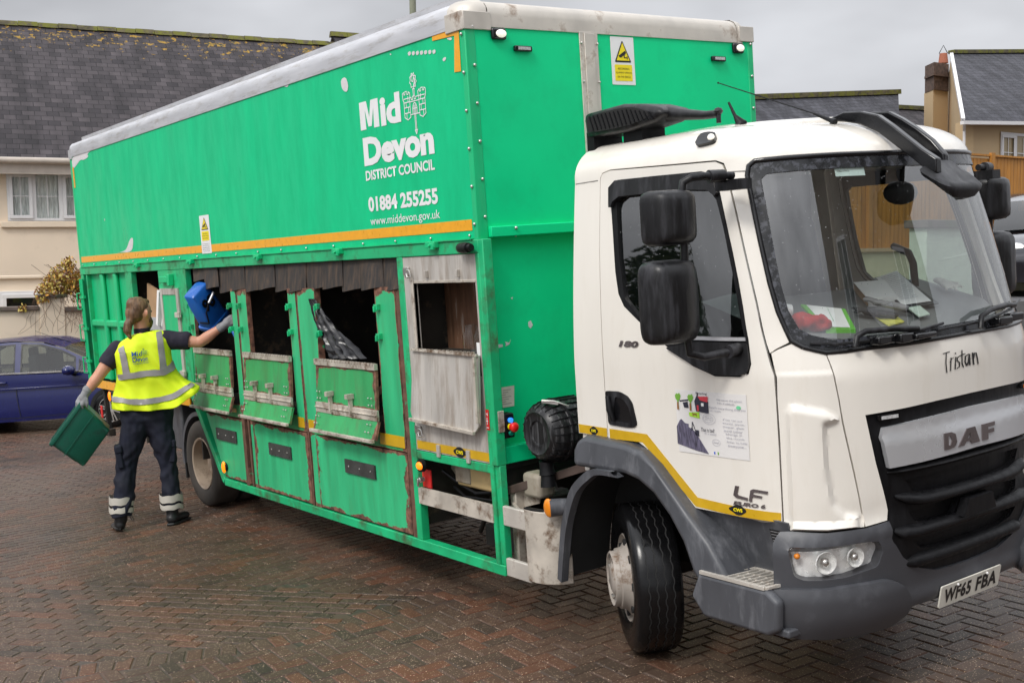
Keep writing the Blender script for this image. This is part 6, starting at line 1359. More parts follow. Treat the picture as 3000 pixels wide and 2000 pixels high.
# timber fence on top of a cream wall; pier; both seen beside and through the cab
fc = empty('timber_fence', (0,0,0), 'orange stained close board fence beyond the cab', 'fence')
m_ = MB(); r_ = random.Random(2); y = 5.0
while y < 21: m_.b2((-6.02-.012*(int(y*10) % 2), y, 2.38), (-6.0, y+.095, 3.96+.03*math.sin(y*.3)+(.06 if y > 14.9 else 0))); y += .105
m_.build('fence_board', 'timber', fc); m_ = MB(); m_.b2((-6.06,5,3.97),(-5.96,21,4.0)); 
for y in (6.5,9,11.5,14.9,17.5): m_.b2((-5.99,y,2.3),(-5.93,y+.1,4.03))
m_.build('fence_post', 'timber', fc)
rw = empty('rendered_wall', (0,0,0), 'pale cream garden wall below the orange fence', 'wall')
m_ = MB(); m_.b2((-6.1,7.4,-1.5),(-5.85,21,2.34)); m_.build('wall_body', mat('pale_render', (.66,.62,.42), .85, var=.06), rw); m_ = MB(); m_.b2((-6.14,7.36,2.34),(-5.81,21,2.40)); m_.build('coping', 'ochre_wall', rw)
pw = empty('garden_pier', (0,0,0), 'pale rendered pier with dark coping seen through the windscreen', 'wall')
m_ = MB(); m_.b2((-3.25,8.75,-1.5),(-3.0,9.75,2.62)); m_.build('pier_body', mat('pier_render', (.64,.68,.58), .85, var=.08), pw); m_ = MB(); m_.b2((-3.3,8.7,2.62),(-2.95,9.8,2.72)); m_.build('coping', 'coping', pw, .01)
# facade opposite: it shows up mirrored in the windscreen
op = empty('opposite_house', (0,0,0), 'grey rendered house across the road mirrored in the windscreen', 'house')
M['op_wall'] = mat('grey_render', (.30,.26,.22), .85, var=.08, vscale=2)
FP = frame_of((13.5,14,0), -84+180-180)
FP = lambda s, z, o=0: Vector((10.6-o-(s-3)*.06, s, z))
m_ = MB(); wbox(m_, FP, -1.6, 9.5, -1, 8.2, -.3, 0); m_.build('wall', 'op_wall', op)
quad_uv('roof', [FP(9.9,8.2,.4),FP(-2,8.2,.4),FP(-2,11,-4),FP(9.9,11,-4)], 'slate2', op)
for s0, s1, z0, z1 in ((.1,1.0,4.4,6.4),(6.0,7.2,4.6,6.0)):
    m_ = MB(); wbox(m_, FP, s0, s1, z0, z1, 0, .03); w0 = m_.build('window', 'glass_car', op); m_ = MB(); wbox(m_, FP, s0-.08, s1+.08, z0-.09, z0, 0, .06); wbox(m_, FP, s0-.08, s1+.08, z1, z1+.09, 0, .06); wbox(m_, FP, s0-.08, s0, z0, z1, 0, .06); wbox(m_, FP, s1, s1+.08, z0, z1, 0, .06); wbox(m_, FP, (s0+s1)/2-.03, (s0+s1)/2+.03, z0, z1, .03, .06); m_.build('frame', 'upvc', w0)
m_ = MB(); wbox(m_, FP, 2.0, 4.6, 2.2, 4.9, 0, .05); g0 = m_.build('raised_gate', 'matt_black', op); m_ = MB()  # braced gate, set high up the wall so that it mirrors in the windscreen
for a, b in (((2.1,2.4),(4.5,4.8)),((2.1,4.8),(4.5,2.4)),((2.05,4.8),(4.55,4.8)),((2.05,2.3),(2.05,4.85)),((4.55,2.3),(4.55,4.85))): m_.bar(FP(a[0],a[1],.07), FP(b[0],b[1],.07), .16, .03, (1,0,0))
m_.build('brace', 'upvc', g0)
# garden across the road on the kerb side: mirrored in the driver's door window
hd_ = empty('garden_hedge', (0,0,0), 'dark hedge across the road mirrored in the door glass', 'hedge')
leaf_cloud('foliage', [((-9-i*1.5,-9.5-.35*i+.3*(i % 2),.9),1.15) for i in range(9)]+[((-8.3-i*1.5,-9.4-.35*i,1.7),.8) for i in range(9)], 9000, .085, [mat('hedge_leaf', (.03,.06,.02), .5, var=.4), mat('hedge_leaf_light', (.07,.10,.03), .5, var=.4)], hd_, 31)
m_ = MB(); m_.b2((-22,-13.6,-.2),(-8,-13.2,1.4)); m_.build('hedge_stems', 'stem', hd_)
tr_ = empty('garden_tree', (0,0,0), 'leafy tree behind the hedge across the road', 'tree')
leaf_cloud('crown', [((-11.5,-12,3.0),1.3),((-12.6,-12.4,2.6),1.1),((-10.6,-12.2,2.5),1.0),((-11.8,-12.3,4.0),.8)], 4200, .10, [bpy.data.materials['hedge_leaf'], bpy.data.materials['hedge_leaf_light']], tr_, 9)
m_ = MB(); m_.tube([(-11.6,-12.2,-.1),(-11.5,-12.1,1.6),(-11.7,-12.2,3.2)],[.16,.11,.05],8); m_.tube([(-11.5,-12.1,1.6),(-10.8,-12.2,2.8)],[.08,.03],6); m_.build('trunk', 'stem', tr_)
# street lamp behind the truck
sl = empty('street_lamp', (0,0,0), 'street lamp post poking up behind the truck roof', 'street lamp')
lx, ly = -11.0, 6.29
m_ = MB(); m_.tube([(lx,ly,-.3),(lx,ly,6.75)],[.07,.055],10); m_.build('post', mat('lamp_post', (.24,.25,.18), .6), sl, smooth=True)
m_ = MB(); m_.tube([(lx,ly,6.72),(lx,ly-.1,6.84),(lx,ly-.5,6.88)],.03,8); m_.box((lx,ly-.65,6.88),(.16,.4,.10)); m_.build('lamp_head', 'dark', sl, .01)
for o in (hl, hg, gw, ob, sb, hr, fc, rw, pw, op, sl) + tuple(o for o in bpy.data.objects if o.parent is None and o.name in ('terrace_house', 'low_house')): plumb(o)
# ------------------------------------------------------------ cars
def car(root, paint, sc=.88):
    """a supermini: sides lofted from a profile, with glasshouse, doors, wheels. x forward, near side = -y"""
    Lc, Wc = 3.95, 1.70
    body = [(-1.98,.30),(-1.97,.62),(-1.93,.86),(-1.75,.98),(-1.0,.965),(.0,.945),(.9,.905),(1.45,.80),(1.78,.66),(1.92,.50),(1.93,.28),(1.60,.19),(-1.70,.20)]
    # body shell: width varies along the car and with height
    xs = [-1.98,-1.93,-1.8,-1.55,-1.2,-.8,-.3,.2,.7,1.1,1.45,1.7,1.86,1.93]; m_ = MB(); vs = []
    def wid(x): return .85*(1-.16*max(0, (abs(x)-1.3)/.65)**2.2)
    def topz(x): 
        P_ = [(-1.98,.70),(-1.93,.90),(-1.75,.985),(-1.0,.965),(0,.94),(.9,.905),(1.3,.85),(1.6,.76),(1.86,.62),(1.93,.52)]
        for a, b in zip(P_[:-1], P_[1:]):
            if a[0] <= x <= b[0]: return a[1]+(b[1]-a[1])*(x-a[0])/(b[0]-a[0])
        return .6
    ring = [(1.0,.20),(1.01,.32),(1.02,.42),(1.0,.55),(1.0,.64),(.97,.72),(.985,.80),(.955,1.0)]
    for x in xs:
        w_ = wid(x); tz = topz(x); pts = []
        for (k_, z_) in ring: zz = z_ if z_ < .8 else (min(z_, .8) if z_ < 1 else tz); pts.append((x, -w_*k_, min(zz if z_ != .8 else .80+(tz-.94)*.6, tz)))
        pts.append((x, -w_*.82, tz+.015)); pts.append((x, 0, tz+.06 if x > .9 else tz+.02))
        vs += pts+[(p[0], -p[1], p[2]) for p in reversed(pts[:-1])]
    n = len(ring)*2+3; fs = [(i*n+k, i*n+k+1, (i+1)*n+k+1, (i+1)*n+k) for i in range(len(xs)-1) for k in range(n-1)]+[tuple(range(n)), tuple(reversed(range((len(xs)-1)*n, len(xs)*n)))]+[(i*n, (i+1)*n, (i+1)*n+n-1, i*n+n-1) for i in range(len(xs)-1)]
    m_.add(vs, fs); bd_ = m_.build('body', paint, root, smooth=True)
    # glasshouse
    gp_ = [(-1.80,.95),(-1.62,1.28),(-1.40,1.40),(-.9,1.465),(-.3,1.48),(.15,1.44),(.50,1.33),(.80,1.18),(1.22,.90)]
    m_ = MB(); vs = []
    for (x, z) in gp_:
        t = (z-.92)/.56; w_ = .80-.21*t; vs += [(x, -w_, z), (x, -w_*.5, z+.025), (x, w_*.5, z+.025), (x, w_, z)]
    k = len(gp_)
    for i, j in ((3,5),):
        m_.add(vs[8:28], [(a*4+b, a*4+b+1, (a+1)*4+b+1, (a+1)*4+b) for a in range(0,4) for b in range(3)])
    m_.build('roof', paint, root, smooth=True)
    m_ = MB(); m_.add(vs[24:], [(a*4+b, a*4+b+1, (a+1)*4+b+1, (a+1)*4+b) for a in (0,1) for b in range(3)]); m_.build('windscreen', 'glass_car', root, smooth=True)
    m_ = MB(); m_.add(vs[:12], [(a*4+b, a*4+b+1, (a+1)*4+b+1, (a+1)*4+b) for a in (0,1) for b in range(3)]); m_.build('rear_window', 'glass_car', root, smooth=True)
    for sg in (-1, 1):
        G = lambda x, z, o=0, sg=sg: (x, sg*(.80-.21*(z-.92)/.56+o), z)
        top = [(-1.62,1.26),(-1.40,1.385),(-.9,1.45),(-.3,1.465),(.15,1.425),(.50,1.315),(.80,1.165),(1.20,.905)]
        low = [(1.20,.905),(.5,.93),(-.3,.955),(-1.2,.98),(-1.78,.99)]
        allp = top+low[1:]
        wins = [[(-.30,.985),(-1.15,1.01),(-1.10,1.26),(-.85,1.395),(-.30,1.415)], [(-.18,.985),(-.18,1.415),(.12,1.385),(.46,1.275),(.68,1.16),(.69,.965)], [(.76,.96),(.76,1.115),(1.06,.945)], [(-1.24,1.03),(-1.20,1.22),(-1.42,1.12),(-1.5,1.04)]]
        patch('side_frame', lambda x, z, G=G: G(x, z) if sg < 0 else G(x, z), allp if sg < 0 else allp, wins, paint, root, 9, 0, .0, smooth=False)
        for w_ in wins:
            patch('side_window', lambda x, z, G=G: G(x, z, -.006), w_, (), 'glass_car', root, 9, 0, .0, smooth=False)
            patch('window_seal', lambda x, z, G=G: G(x, z, .002), shrink(w_, -.022), [shrink(w_, .012)], 'gloss_black', root, 9, 0, .0, smooth=False)
        m_ = MB(); m_.bar((-1.3,sg*.792,.995),(.5,sg*.80,.955),.02,.02); m_.bar((.5,sg*.80,.955),(1.15,sg*.79,.92),.02,.02); m_.build('trim_strip', 'chrome', root)
        m_ = MB(); m_.bar((-.62,sg*.862,.84),(-.40,sg*.862,.835),.03,.028); m_.bar((-1.42,sg*.85,.86),(-1.22,sg*.858,.855),.03,.028); m_.build('door_handle', paint, root, .01)
        strokes('door_gap', [[(-.27,.94),(-.25,.6),(-.22,.28)],[(.86,.90),(.83,.6),(.80,.28),(-.22,.26),(-1.0,.28)],[(-1.2,.95),(-1.24,.7),(-1.0,.28)]], .010, lambda x, z, sg=sg: (x, sg*(.872-.10*max(0, (z-.72)/.25)), z), 'matt_black', root, .0)
        m_ = MB(); m_.bar((-1.25,sg*.862,.735),(.95,sg*.862,.72),.012,.03); m_.build('body_crease', paint, root, .006)
        m_ = MB(); m_.ico((.66,sg*.99,.98),.10,(1.0,1.25,.78),16); mr_ = m_.build('door_mirror', paint, root, smooth=True)
        m_ = MB(); m_.tube([(.70,sg*.83,.90),(.68,sg*.92,.93)],.035,8); m_.box((.60,sg*.98,.965),(.01,.15,.09)); m_.build('mirror_bracket', 'black', mr_)
        for x in (-1.245, 1.245):
            m_ = MB(); m_.lathe([(.205,-.09),(.27,-.095),(.295,-.07),(.30,0),(.295,.07),(.27,.095)], (0,0,0), (0,1,0), 36); wl = m_.build('wheel', 'tyre', root, smooth=True); wl.location = (x, sg*.80, .30)
            m_ = MB(); m_.lathe([(.215,-.07*1),(.20,-.085),(.195,-.05),(.15,-.02)], (0,0,0), (0,sg*-1*-1,0), 36)
            for k_ in range(12): a = k_/12*2*math.pi; m_.bar((.03*math.cos(a), sg*.078, .03*math.sin(a)), (.20*math.cos(a+(.12 if k_ % 2 else -.12)), sg*.082, .20*math.sin(a+(.12 if k_ % 2 else -.12))), .02, .022)
            m_.lathe([(.20,-.01),(.212,.0),(.20,.01)], (0,sg*.085,0), (0,1,0), 36); m_.cyl((0,sg*.05,0),(0,sg*.09,0),.045); m_.build('alloy_rim', 'chrome', wl, smooth=True)
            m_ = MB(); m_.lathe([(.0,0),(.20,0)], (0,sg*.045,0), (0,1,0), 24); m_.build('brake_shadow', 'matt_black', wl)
            m_ = MB(); m_.cyl((x, sg*.60, .31), (x, sg*.8685, .31), .345, .345, 32); m_.build('wheel_arch', 'matt_black', root)
    for y in (-.38,.38): 
        m_ = MB(); m_.box((-.05,y,.95),(.14,.46,.55)); m_.box((-.10,y,1.27),(.09,.25,.17)); m_.build('seat', 'seat', root, .03)
    m_ = MB(); m_.b2((-1.5,-.7,.6),(1.2,.7,.72)); m_.build('cabin_floor', 'matt_black', root)
    m_ = MB(); m_.tube([(.42,-.1,1.38),(.15,-.1,1.47),(-.15,-.1,1.60)],[.012,.004,.003],6); m_.build('aerial', 'black', root)
    for y in (-.58,.58): m_ = MB(); m_.ico((1.70,y,.66),.14,(1.1,1,.55),12); m_.build('headlight', 'reflector', root, smooth=True)
M['car_blue'] = mat('blue_metallic', (.002,.006,.085), .25, metal=.0, var=.05, coat=.35, rvar=.04); M['car_black'] = mat('black_metallic', (.012,.012,.018), .15, metal=.3, coat=1)
cb1 = empty('parked_car', (0,0,0), 'dark blue hatchback parked behind the bin worker', 'car'); car(cb1, 'car_blue')
h_ = R(54.6); fw = Vector((math.cos(h_), math.sin(h_), 0)); near = Vector((math.sin(h_), -math.cos(h_), 0)); sc = .90
cb1.location = Vector((-11.38,1.23,.0))-fw*1.245*sc-near*.84*sc; cb1.rotation_euler = (0,0,h_); cb1.scale = (sc,)*3
cb2 = empty('parked_suv', (0,0,0), 'black car parked at the right edge behind the far door mirrors', 'car'); car(cb2, 'car_black')
cb2.matrix_world = TILT @ (Matrix.Translation((-5.0,14.75,1.62)) @ Matrix.Rotation(R(-50),4,'Z') @ Matrix.Scale(1.12,4))
# raised drive and low rail beside that car
m_ = MB(); m_.b2((-5.75,11.4,-1),(1.5,19,1.62)); dr2 = m_.build('raised_drive', mat('drive_tarmac', (.10,.10,.105), .7, var=.2, vscale=9)); tag(dr2, kind='structure'); plumb(dr2)
lr = empty('timber_rail', (0,0,0), 'low orange timber rail in front of the black car', 'fence'); m_ = MB(); m_.bar((-2.0,13.0,1.9),(.5,13.6,1.9),.05,.12); m_.bar((-2.0,13.0,1.55),(.5,13.6,1.55),.05,.12); m_.build('rail', 'timber', lr)
m_ = MB(); m_.b2((-2.0,12.95,.9),(-1.9,13.05,2.1)); m_.b2((.4,13.5,.9),(.5,13.6,2.1)); m_.build('post', 'timber', lr); plumb(lr)
# ------------------------------------------------------------ the bin worker
O_ = Vector((-4.5,-.65,0)); RV = Vector((.309,.951,0)); DV = Vector((-.951,.309,0))
def Q(a, z, b=0): return O_+RV*a+DV*b+Vector((0,0,z))
skin = bpy.data.materials.new('skin'); skin.use_nodes = True; sb_ = skin.node_tree.nodes['Principled BSDF']; sb_.inputs['Base Color'].default_value = (.56,.27,.17,1); sb_.inputs['Roughness'].default_value = .5; sb_.inputs['Subsurface Weight'].default_value = .15; sb_.inputs['Subsurface Radius'].default_value = (.02,.008,.004); sb_.inputs['Subsurface Scale'].default_value = .5; M['skin'] = skin
M['hair'] = mat('brown_hair', (.13,.065,.03), .5, var=.5, vscale=40, stretch=(1,1,.2), dirt=(.26,.15,.08), dscale=30, dlo=.5, dhi=.65, bump=.5, bscale=90)
M['shirt'] = mat('navy_shirt', (.014,.011,.024), .85, var=.15, bump=.1, bscale=200)
M['trouser'] = mat('navy_trousers', (.006,.008,.020), .8, var=.25, vscale=6, bump=.08, bscale=200)
M['hivis'] = mat('hi_vis_yellow', (.74,.90,.012), .7, var=.05, vscale=3, bump=.05, bscale=30)
M['tape'] = mat('reflective_grey', (.30,.28,.28), .45, var=.1, vscale=8)
M['tape_pale'] = mat('reflective_pale', (.52,.49,.43), .5, var=.12, vscale=8)
M['boot'] = mat('black_boot', (.010,.010,.011), .45, var=.3, vscale=9, bump=.2, bscale=60)
M['glove'] = mat('grey_glove', (.26,.26,.27), .85, var=.2, vscale=15, bump=.2, bscale=120); M['glove_dark'] = mat('dark_glove_palm', (.03,.03,.033), .7)
M['blue_plastic'] = mat('blue_plastic', (.012,.12,.48), .32, var=.08, vscale=4, rvar=.08); M['green_plastic'] = mat('green_plastic', (.006,.105,.068), .38, var=.10, vscale=5, dirt=(.01,.07,.05), dscale=5, bump=.05, bscale=60)
per = empty('person', (-4.5,-.65,0), 'person in yellow hi vis vest tipping a blue caddy and holding a green box', 'person')
def own(o):
    m_ = Matrix.Translation(per.location).inverted(); o.data.transform(m_) if o.data else None; o.parent = per; return o
hd = Q(.10,1.895,.0); FD = (RV*.80+DV*.60).normalized(); SD = Vector((FD.y,-FD.x,0))      # face looks right and away
def H(f, s, z): return hd+FD*f+SD*s+Vector((0,0,z))                 # head space: forward, to his right, up
elR = Q(.575,1.60,-.10); wrR = Q(.795,1.738,-.17); shR = Q(.29,1.655,-.02); shL = Q(-.115,1.60,0); elL = Q(-.29,1.385,-.05); wrL = Q(-.415,1.24,-.08)
def ell(c, r, sc): return [(c, r, sc)]
head = [[(H(0,0,.02),.098,(1,1,1.15)),(H(.02,0,-.06),.075,(1,1,1))], [(H(.04,0,-.10),.045),(H(.075,0,-.085),.038)], [(H(.085,0,-.02),.014),(H(.108,0,-.03),.013)], [(H(.07,0,-.055),.03),(H(.082,0,-.06),.02)], [(H(.085,.03,.01),.012),(H(.085,-.03,.01),.012)],
        [(H(-.01,0,-.06),.062),(Q(.10,1.72,.0),.065),(Q(.095,1.66,0),.08)], [(H(.0,.090,-.015),.022,(1,.5,1.4)),(H(-.008,.104,.0),.021,(1,.5,1.4))], [(H(-.005,-.088,-.01),.022,(1,.5,1.4)),(H(0,-.095,0),.018,(1,.5,1.4))]]
arms = [[(shR,.07),(shR.lerp(elR,.4),.062),(shR.lerp(elR,.85),.052),(elR,.048),(elR.lerp(wrR,.3),.051),(elR.lerp(wrR,.75),.036),(wrR,.031)],
        [(shL,.07),(shL.lerp(elL,.5),.061),(elL,.050),(elL.lerp(wrL,.3),.052),(elL.lerp(wrL,.8),.035),(wrL,.031)]]
torso = [[(Q(.09,1.60),.08,(1.5,1.0,.8)),(Q(.085,1.3),.10,(1.2,.9,1)),(Q(.08,1.05),.10,(1.2,.9,1))], [(Q(.02,.98),.075),(Q(-.08,.75),.055),(Q(-.135,.6),.045),(Q(-.175,.35),.04),(Q(-.215,.14),.04)], [(Q(.14,.98),.075),(Q(.195,.75),.055),(Q(.21,.58),.045),(Q(.215,.35),.04),(Q(.21,.12),.04)]]
hR = wrR+(wrR-elR).normalized()*.075; hL = wrL+(wrL-elL).normalized()*.07
body = own(blob('body', head+arms+torso, 'skin', voxel=.011, smooth_it=3))
# eyes and brow
m_ = MB(); m_.ico(H(.093,.030,.008), .010); m_.ico(H(.093,-.030,.008), .010); own(m_.build('eyes', 'ink', smooth=True))
# hair swept back into a low pony tail, beard
hair = [[(H(-.022,0,.048),.100,(1,1,1.0))], [(H(.035,0,.095),.052,(1,1.2,.6)),(H(-.06,0,.08),.066)], [(H(-.05,0,.0),.085,(1,1.05,1))], [(H(-.065,0,.0),.070),(H(-.098,0,-.05),.045)], [(H(-.108,.0,-.055),.028),(H(-.135,.0,-.085),.040),(H(-.148,.0,-.135),.037),(H(-.14,.005,-.18),.022),(H(-.12,.01,-.21),.008)], [(H(-.15,.02,-.19),.015),(H(-.12,.03,-.235),.007)]]
hb_ = own(blob('hair', hair, 'hair', voxel=.010, smooth_it=2, disp=lambda p: .004*noise.noise(Vector((p.x*70, p.y*70, p.z*22)))))
bdr = own(blob('beard', [[(H(.045,.05,-.06),.032),(H(.085,0,-.095),.038),(H(.045,-.05,-.06),.032)], [(H(.075,0,-.10),.036),(H(.07,0,-.15),.02)]], 'hair', voxel=.010, smooth_it=2, disp=lambda p: .004*noise.noise(p*50)))
m_ = MB(); m_.lathe([(.03,-.008),(.034,0),(.03,.008)], H(-.112,0,-.062), (FD*-1+Vector((0,0,-.5))), 16); own(m_.build('hair_band', 'ink', smooth=True))
def fold(p, a=1, s=7):
    q = Vector((p.x*s, p.y*s, p.z*s*.55)); return a*(.010*noise.noise(q)+.005*noise.noise(q*2.7))
# shirt: sleeves, collar, back
sR2 = shR.lerp(elR,.60); sL2 = shL.lerp(elL,.52)
shirt = [[(shR+Vector((0,0,-.01)),.088),(sR2,.082)], [(shL+Vector((0,0,-.01)),.086),(sL2,.080)], [(Q(-.03,1.61),.066),(Q(.21,1.65),.066)], [(Q(.09,1.60),.085,(1.5,1,.8)),(Q(.085,1.2),.10,(1.2,.9,1))], [(Q(.10,1.70,.0),.066,(1,1,1)),(Q(.10,1.755,.0),.072)]]
sh_ = own(blob('shirt', shirt, 'shirt', voxel=.012, smooth_it=3, disp=lambda p: fold(p, .8, 11), cuts=[(sR2+(sR2-shR).normalized()*.035, (sR2-shR).normalized()), (sL2+(sL2-shL).normalized()*.03, (sL2-shL).normalized()), (Q(.10,1.765,0), Vector((0,0,1)))]))
# trousers with cargo pockets and pale bands
hipL, hipR = Q(-.005,.98), Q(.155,.98)
tr = [[(Q(-.02,1.13),.12,(1,1,.8)),(Q(.17,1.13),.12,(1,1,.8))], [(Q(-.02,1.0),.135,(1,1,1)),(Q(.17,1.0),.135)], [(Q(-.015,.93),.125),(Q(-.10,.72,.01),.102),(Q(-.135,.60,.02),.092),(Q(-.165,.42,.0),.088),(Q(-.195,.25,-.01),.088),(Q(-.21,.17,-.02),.086)],
      [(Q(.165,.93),.125),(Q(.20,.72,-.01),.102),(Q(.212,.58,.0),.090),(Q(.217,.40,0),.085),(Q(.215,.20,0),.082),(Q(.213,.14,0),.080)]]
tro = own(blob('trousers', tr, 'trouser', voxel=.013, smooth_it=3, disp=lambda p: fold(p, 1.9, 9)+.009*math.sin(p.z*34+9*noise.noise(p*5))*max(0, 1-p.z/1.0), cuts=[(Q(0,.135), Vector((-.0,0,-1)))]))
for (a0, z0, a1, z1, r0) in ((-.198,.30,-.207,.235,.092),(-.209,.215,-.214,.165,.091),(.216,.275,.215,.21,.088),(.214,.19,.213,.145,.087)):
    m_ = MB(); c0 = Q(a0,z0); c1 = Q(a1,z1); m_.tube([c0, c0.lerp(c1,.5), c1], [r0+.013, r0+.015, r0+.013], 28, False)
    o = m_.build('leg_band', 'tape_pale', smooth=True); own(o)
    for v in o.data.vertices: v.co += Vector((0,0,.010*math.sin(v.co.x*40)+.006*math.sin(v.co.y*60)))
for a, z, t in ((-.188,.66,-6),(.262,.66,6)):
    m_ = MB(); rot = Matrix((RV, DV, Vector((0,0,1)))).transposed() @ Matrix.Rotation(R(t),3,'Y'); m_.box(Q(a,z,-.01),(.055,.15,.20),rot); m_.box(Q(a,z+.07,-.012),(.062,.16,.07),rot); own(m_.build('cargo_pocket', 'trouser', bevel=.015, seg=3))
# boots: left heel raised, right planted and turned out
btL = [[(Q(-.215,.20,-.02),.058),(Q(-.222,.11,-.02),.056),(Q(-.235,.075,.0),.052)], [(Q(-.23,.06,-.03),.045),(Q(-.25,.035,.06),.044,(1.15,1,.75)),(Q(-.275,.03,.13),.042,(1.2,1,.65))]]
btR = [[(Q(.213,.18),.056),(Q(.213,.09),.056)], [(Q(.205,.055,-.03),.052,(1,1,.95)),(Q(.245,.05,.04),.048,(1,1,.9)),(Q(.30,.045,.09),.046,(1,1,.85)),(Q(.325,.045,.115),.040,(1,1,.85))]]
own(blob('boot', btL, 'boot', voxel=.010, smooth_it=2, disp=lambda p: .003*noise.noise(p*30))); own(blob('boot', btR, 'boot', voxel=.010, smooth_it=2, disp=lambda p: .003*noise.noise(p*30)))
for (pts, z) in (([Q(-.232,0,-.07),Q(-.20,0,-.02),Q(-.21,0,.10),Q(-.27,0,.19),Q(-.32,0,.16),Q(-.30,0,.05),Q(-.275,0,-.04)], .018), ([Q(.155,0,-.07),Q(.215,0,-.085),Q(.26,0,-.05),Q(.33,0,.04),Q(.375,0,.10),Q(.35,0,.155),Q(.28,0,.14),Q(.18,0,.03)], .001)):
    m_ = MB(); P_ = [(p.x, p.y) for p in pts]; m_.prism(P_, lambda x, y: (x, y, z), lambda x, y: (x, y, z+.022)); own(m_.build('boot_sole', 'ink', bevel=.006))
m_ = MB(); m_.tube([Q(-.16,.16,-.03),Q(-.13,.13,-.05),Q(-.115,.085,-.05),Q(-.13,.09,-.05),Q(-.155,.14,-.03)], .004, 5); own(m_.build('boot_lace', 'ink', smooth=True))
# hi-vis vest, flared and blown out at the right hem: rings of a loft, left open at the armholes
def vest():
    #  z, left edge a, right edge a, half depth
    prof0 = [(1.725,.02,.19,.085),(1.695,-.12,.30,.115),(1.63,-.172,.345,.15),(1.55,-.165,.33,.165),(1.45,-.150,.335,.165),(1.36,-.145,.37,.165),(1.27,-.165,.43,.16),(1.18,-.195,.505,.17),(1.10,-.21,.545,.18),(1.055,-.213,.545,.18)]
    prof_ = []
    for p0, p1 in zip(prof0[:-1], prof0[1:]): prof_ += [tuple(x+(y-x)*t for x, y in zip(p0, p1)) for t in (0, 1/3, 2/3)]
    prof_.append(prof0[-1])
    n = 84; vs = []
    for (z, a0, a1, dp_) in prof_:
        ac = (a0+a1)/2; hw = (a1-a0)/2
        for k in range(n):
            t = 2*math.pi*k/n; ca, sa_ = math.cos(t), math.sin(t); e = .75
            a = ac+hw*math.copysign(abs(ca)**e, ca); b = dp_*math.copysign(abs(sa_)**.8, sa_)
            zz = z
            low = max(0, (1.32-z)/.25)
            zz += low*.075*max(0, (a-.30)/.24)**1.2*1.6 + low*(.03*max(0, (-.02-a)/.2)) + .004*math.sin(t*5)*low
            if z > 1.6: zz = z+ (.03*max(0, (a-.1)/.2) if a > .1 else -.06*max(0, (.06-a)/.2))
            b *= 1+.18*low*max(0, (a-.2)/.3)
            p = Q(a, zz, b); q = Vector((a*9, b*9, zz*3.2)); dn = .030*noise.noise(q*1.1)*(.5+low)+.018*math.sin(a*30+zz*11+3*noise.noise(q*.5))*low+.018*noise.noise(Vector((a*20+zz*16, b*10, zz*7)))
            p += DV*(-1 if b < 0 else 1)*dn; vs.append(p)
    m_ = MB(); L_ = len(prof_)
    fs = [(i*n+k, i*n+(k+1) % n, (i+1)*n+(k+1) % n, (i+1)*n+k) for i in range(L_-1) for k in range(n)]
    m_.add(vs, fs); o = m_.build('vest', 'hivis', smooth=True); own(o)
    sd_ = o.modifiers.new('t', 'SOLIDIFY'); sd_.thickness = .006; s_ = o.modifiers.new('s', 'SUBSURF'); s_.levels = s_.render_levels = 1
    return prof_, vs, n
prof_, vv_, nn_ = vest()
def vsurf(a, z):
    """point on the vest's back for image coordinates (a, z)"""
    for i in range(len(prof_)-1):
        if prof_[i+1][0] <= z <= prof_[i][0]:
            t = (prof_[i][0]-z)/(prof_[i][0]-prof_[i+1][0]); break
    else: i, t = (len(prof_)-2, 1) if z < prof_[-1][0] else (0, 0)
    a0 = prof_[i][1]+(prof_[i+1][1]-prof_[i][1])*t; a1 = prof_[i][2]+(prof_[i+1][2]-prof_[i][2])*t
    ac = (a0+a1)/2; hw = (a1-a0)/2; ca = max(-1, min(1, (a-ac)/hw)); ca = math.copysign(abs(ca)**(1/.75), ca); th = 2*math.pi-math.acos(ca)
    k = th/(2*math.pi)*nn_; k0 = int(k) % nn_; f = k-int(k)
    g = lambda ii, kk: vv_[ii*nn_+kk % nn_]
    p = (g(i,k0)*(1-f)+g(i,k0+1)*f)*(1-t)+(g(i+1,k0)*(1-f)+g(i+1,k0+1)*f)*t
    return p
VF = lambda a, z: tuple(vsurf(a, z))
def vpatch(name, poly, m, off=.008, step=.03): 
    o = patch(name, VF, poly, (), m, None, step, off, .003, smooth=True); own(o); return o
vpatch('reflective_strap', [(-.105,1.655),(-.06,1.665),(-.035,1.43),(-.03,1.395),(-.085,1.385),(-.09,1.45)][::-1], 'tape')
vpatch('reflective_strap', [(.215,1.70),(.262,1.70),(.268,1.50),(.275,1.40),(.218,1.39),(.218,1.50)][::-1], 'tape', .009)
vpatch('reflective_band', [(-.128,1.385),(-.02,1.395),(.10,1.405),(.22,1.40),(.30,1.43),(.325,1.46),(.36,1.41),(.33,1.375),(.24,1.345),(.10,1.352),(-.02,1.345),(-.125,1.335)][::-1], 'tape', .011)
vpatch('reflective_band', [(-.195,1.185),(-.08,1.165),(.06,1.160),(.2,1.165),(.33,1.185),(.47,1.215),(.50,1.17),(.36,1.135),(.2,1.118),(.06,1.112),(-.08,1.118),(-.195,1.135)][::-1], 'tape', .009)
M['print_blue'] = mat('navy_print', (.02,.09,.30), .6, var=.05)
o = txt('vest_lettering', 'Mid', VF, -.003, .075, 1.535, 1.575, 'print_blue', None, .015, bold=.012); own(o)
o = txt('vest_lettering', 'Devon', VF, .002, .128, 1.485, 1.528, 'print_blue', None, .015, bold=.015); own(o)
o = txt('vest_lettering', 'DISTRICT COUNCIL', VF, .004, .132, 1.466, 1.476, 'print_blue', None, .013, bold=.01); own(o)
M['print_pale'] = mat('pale_print', (.25,.42,.10), .6)
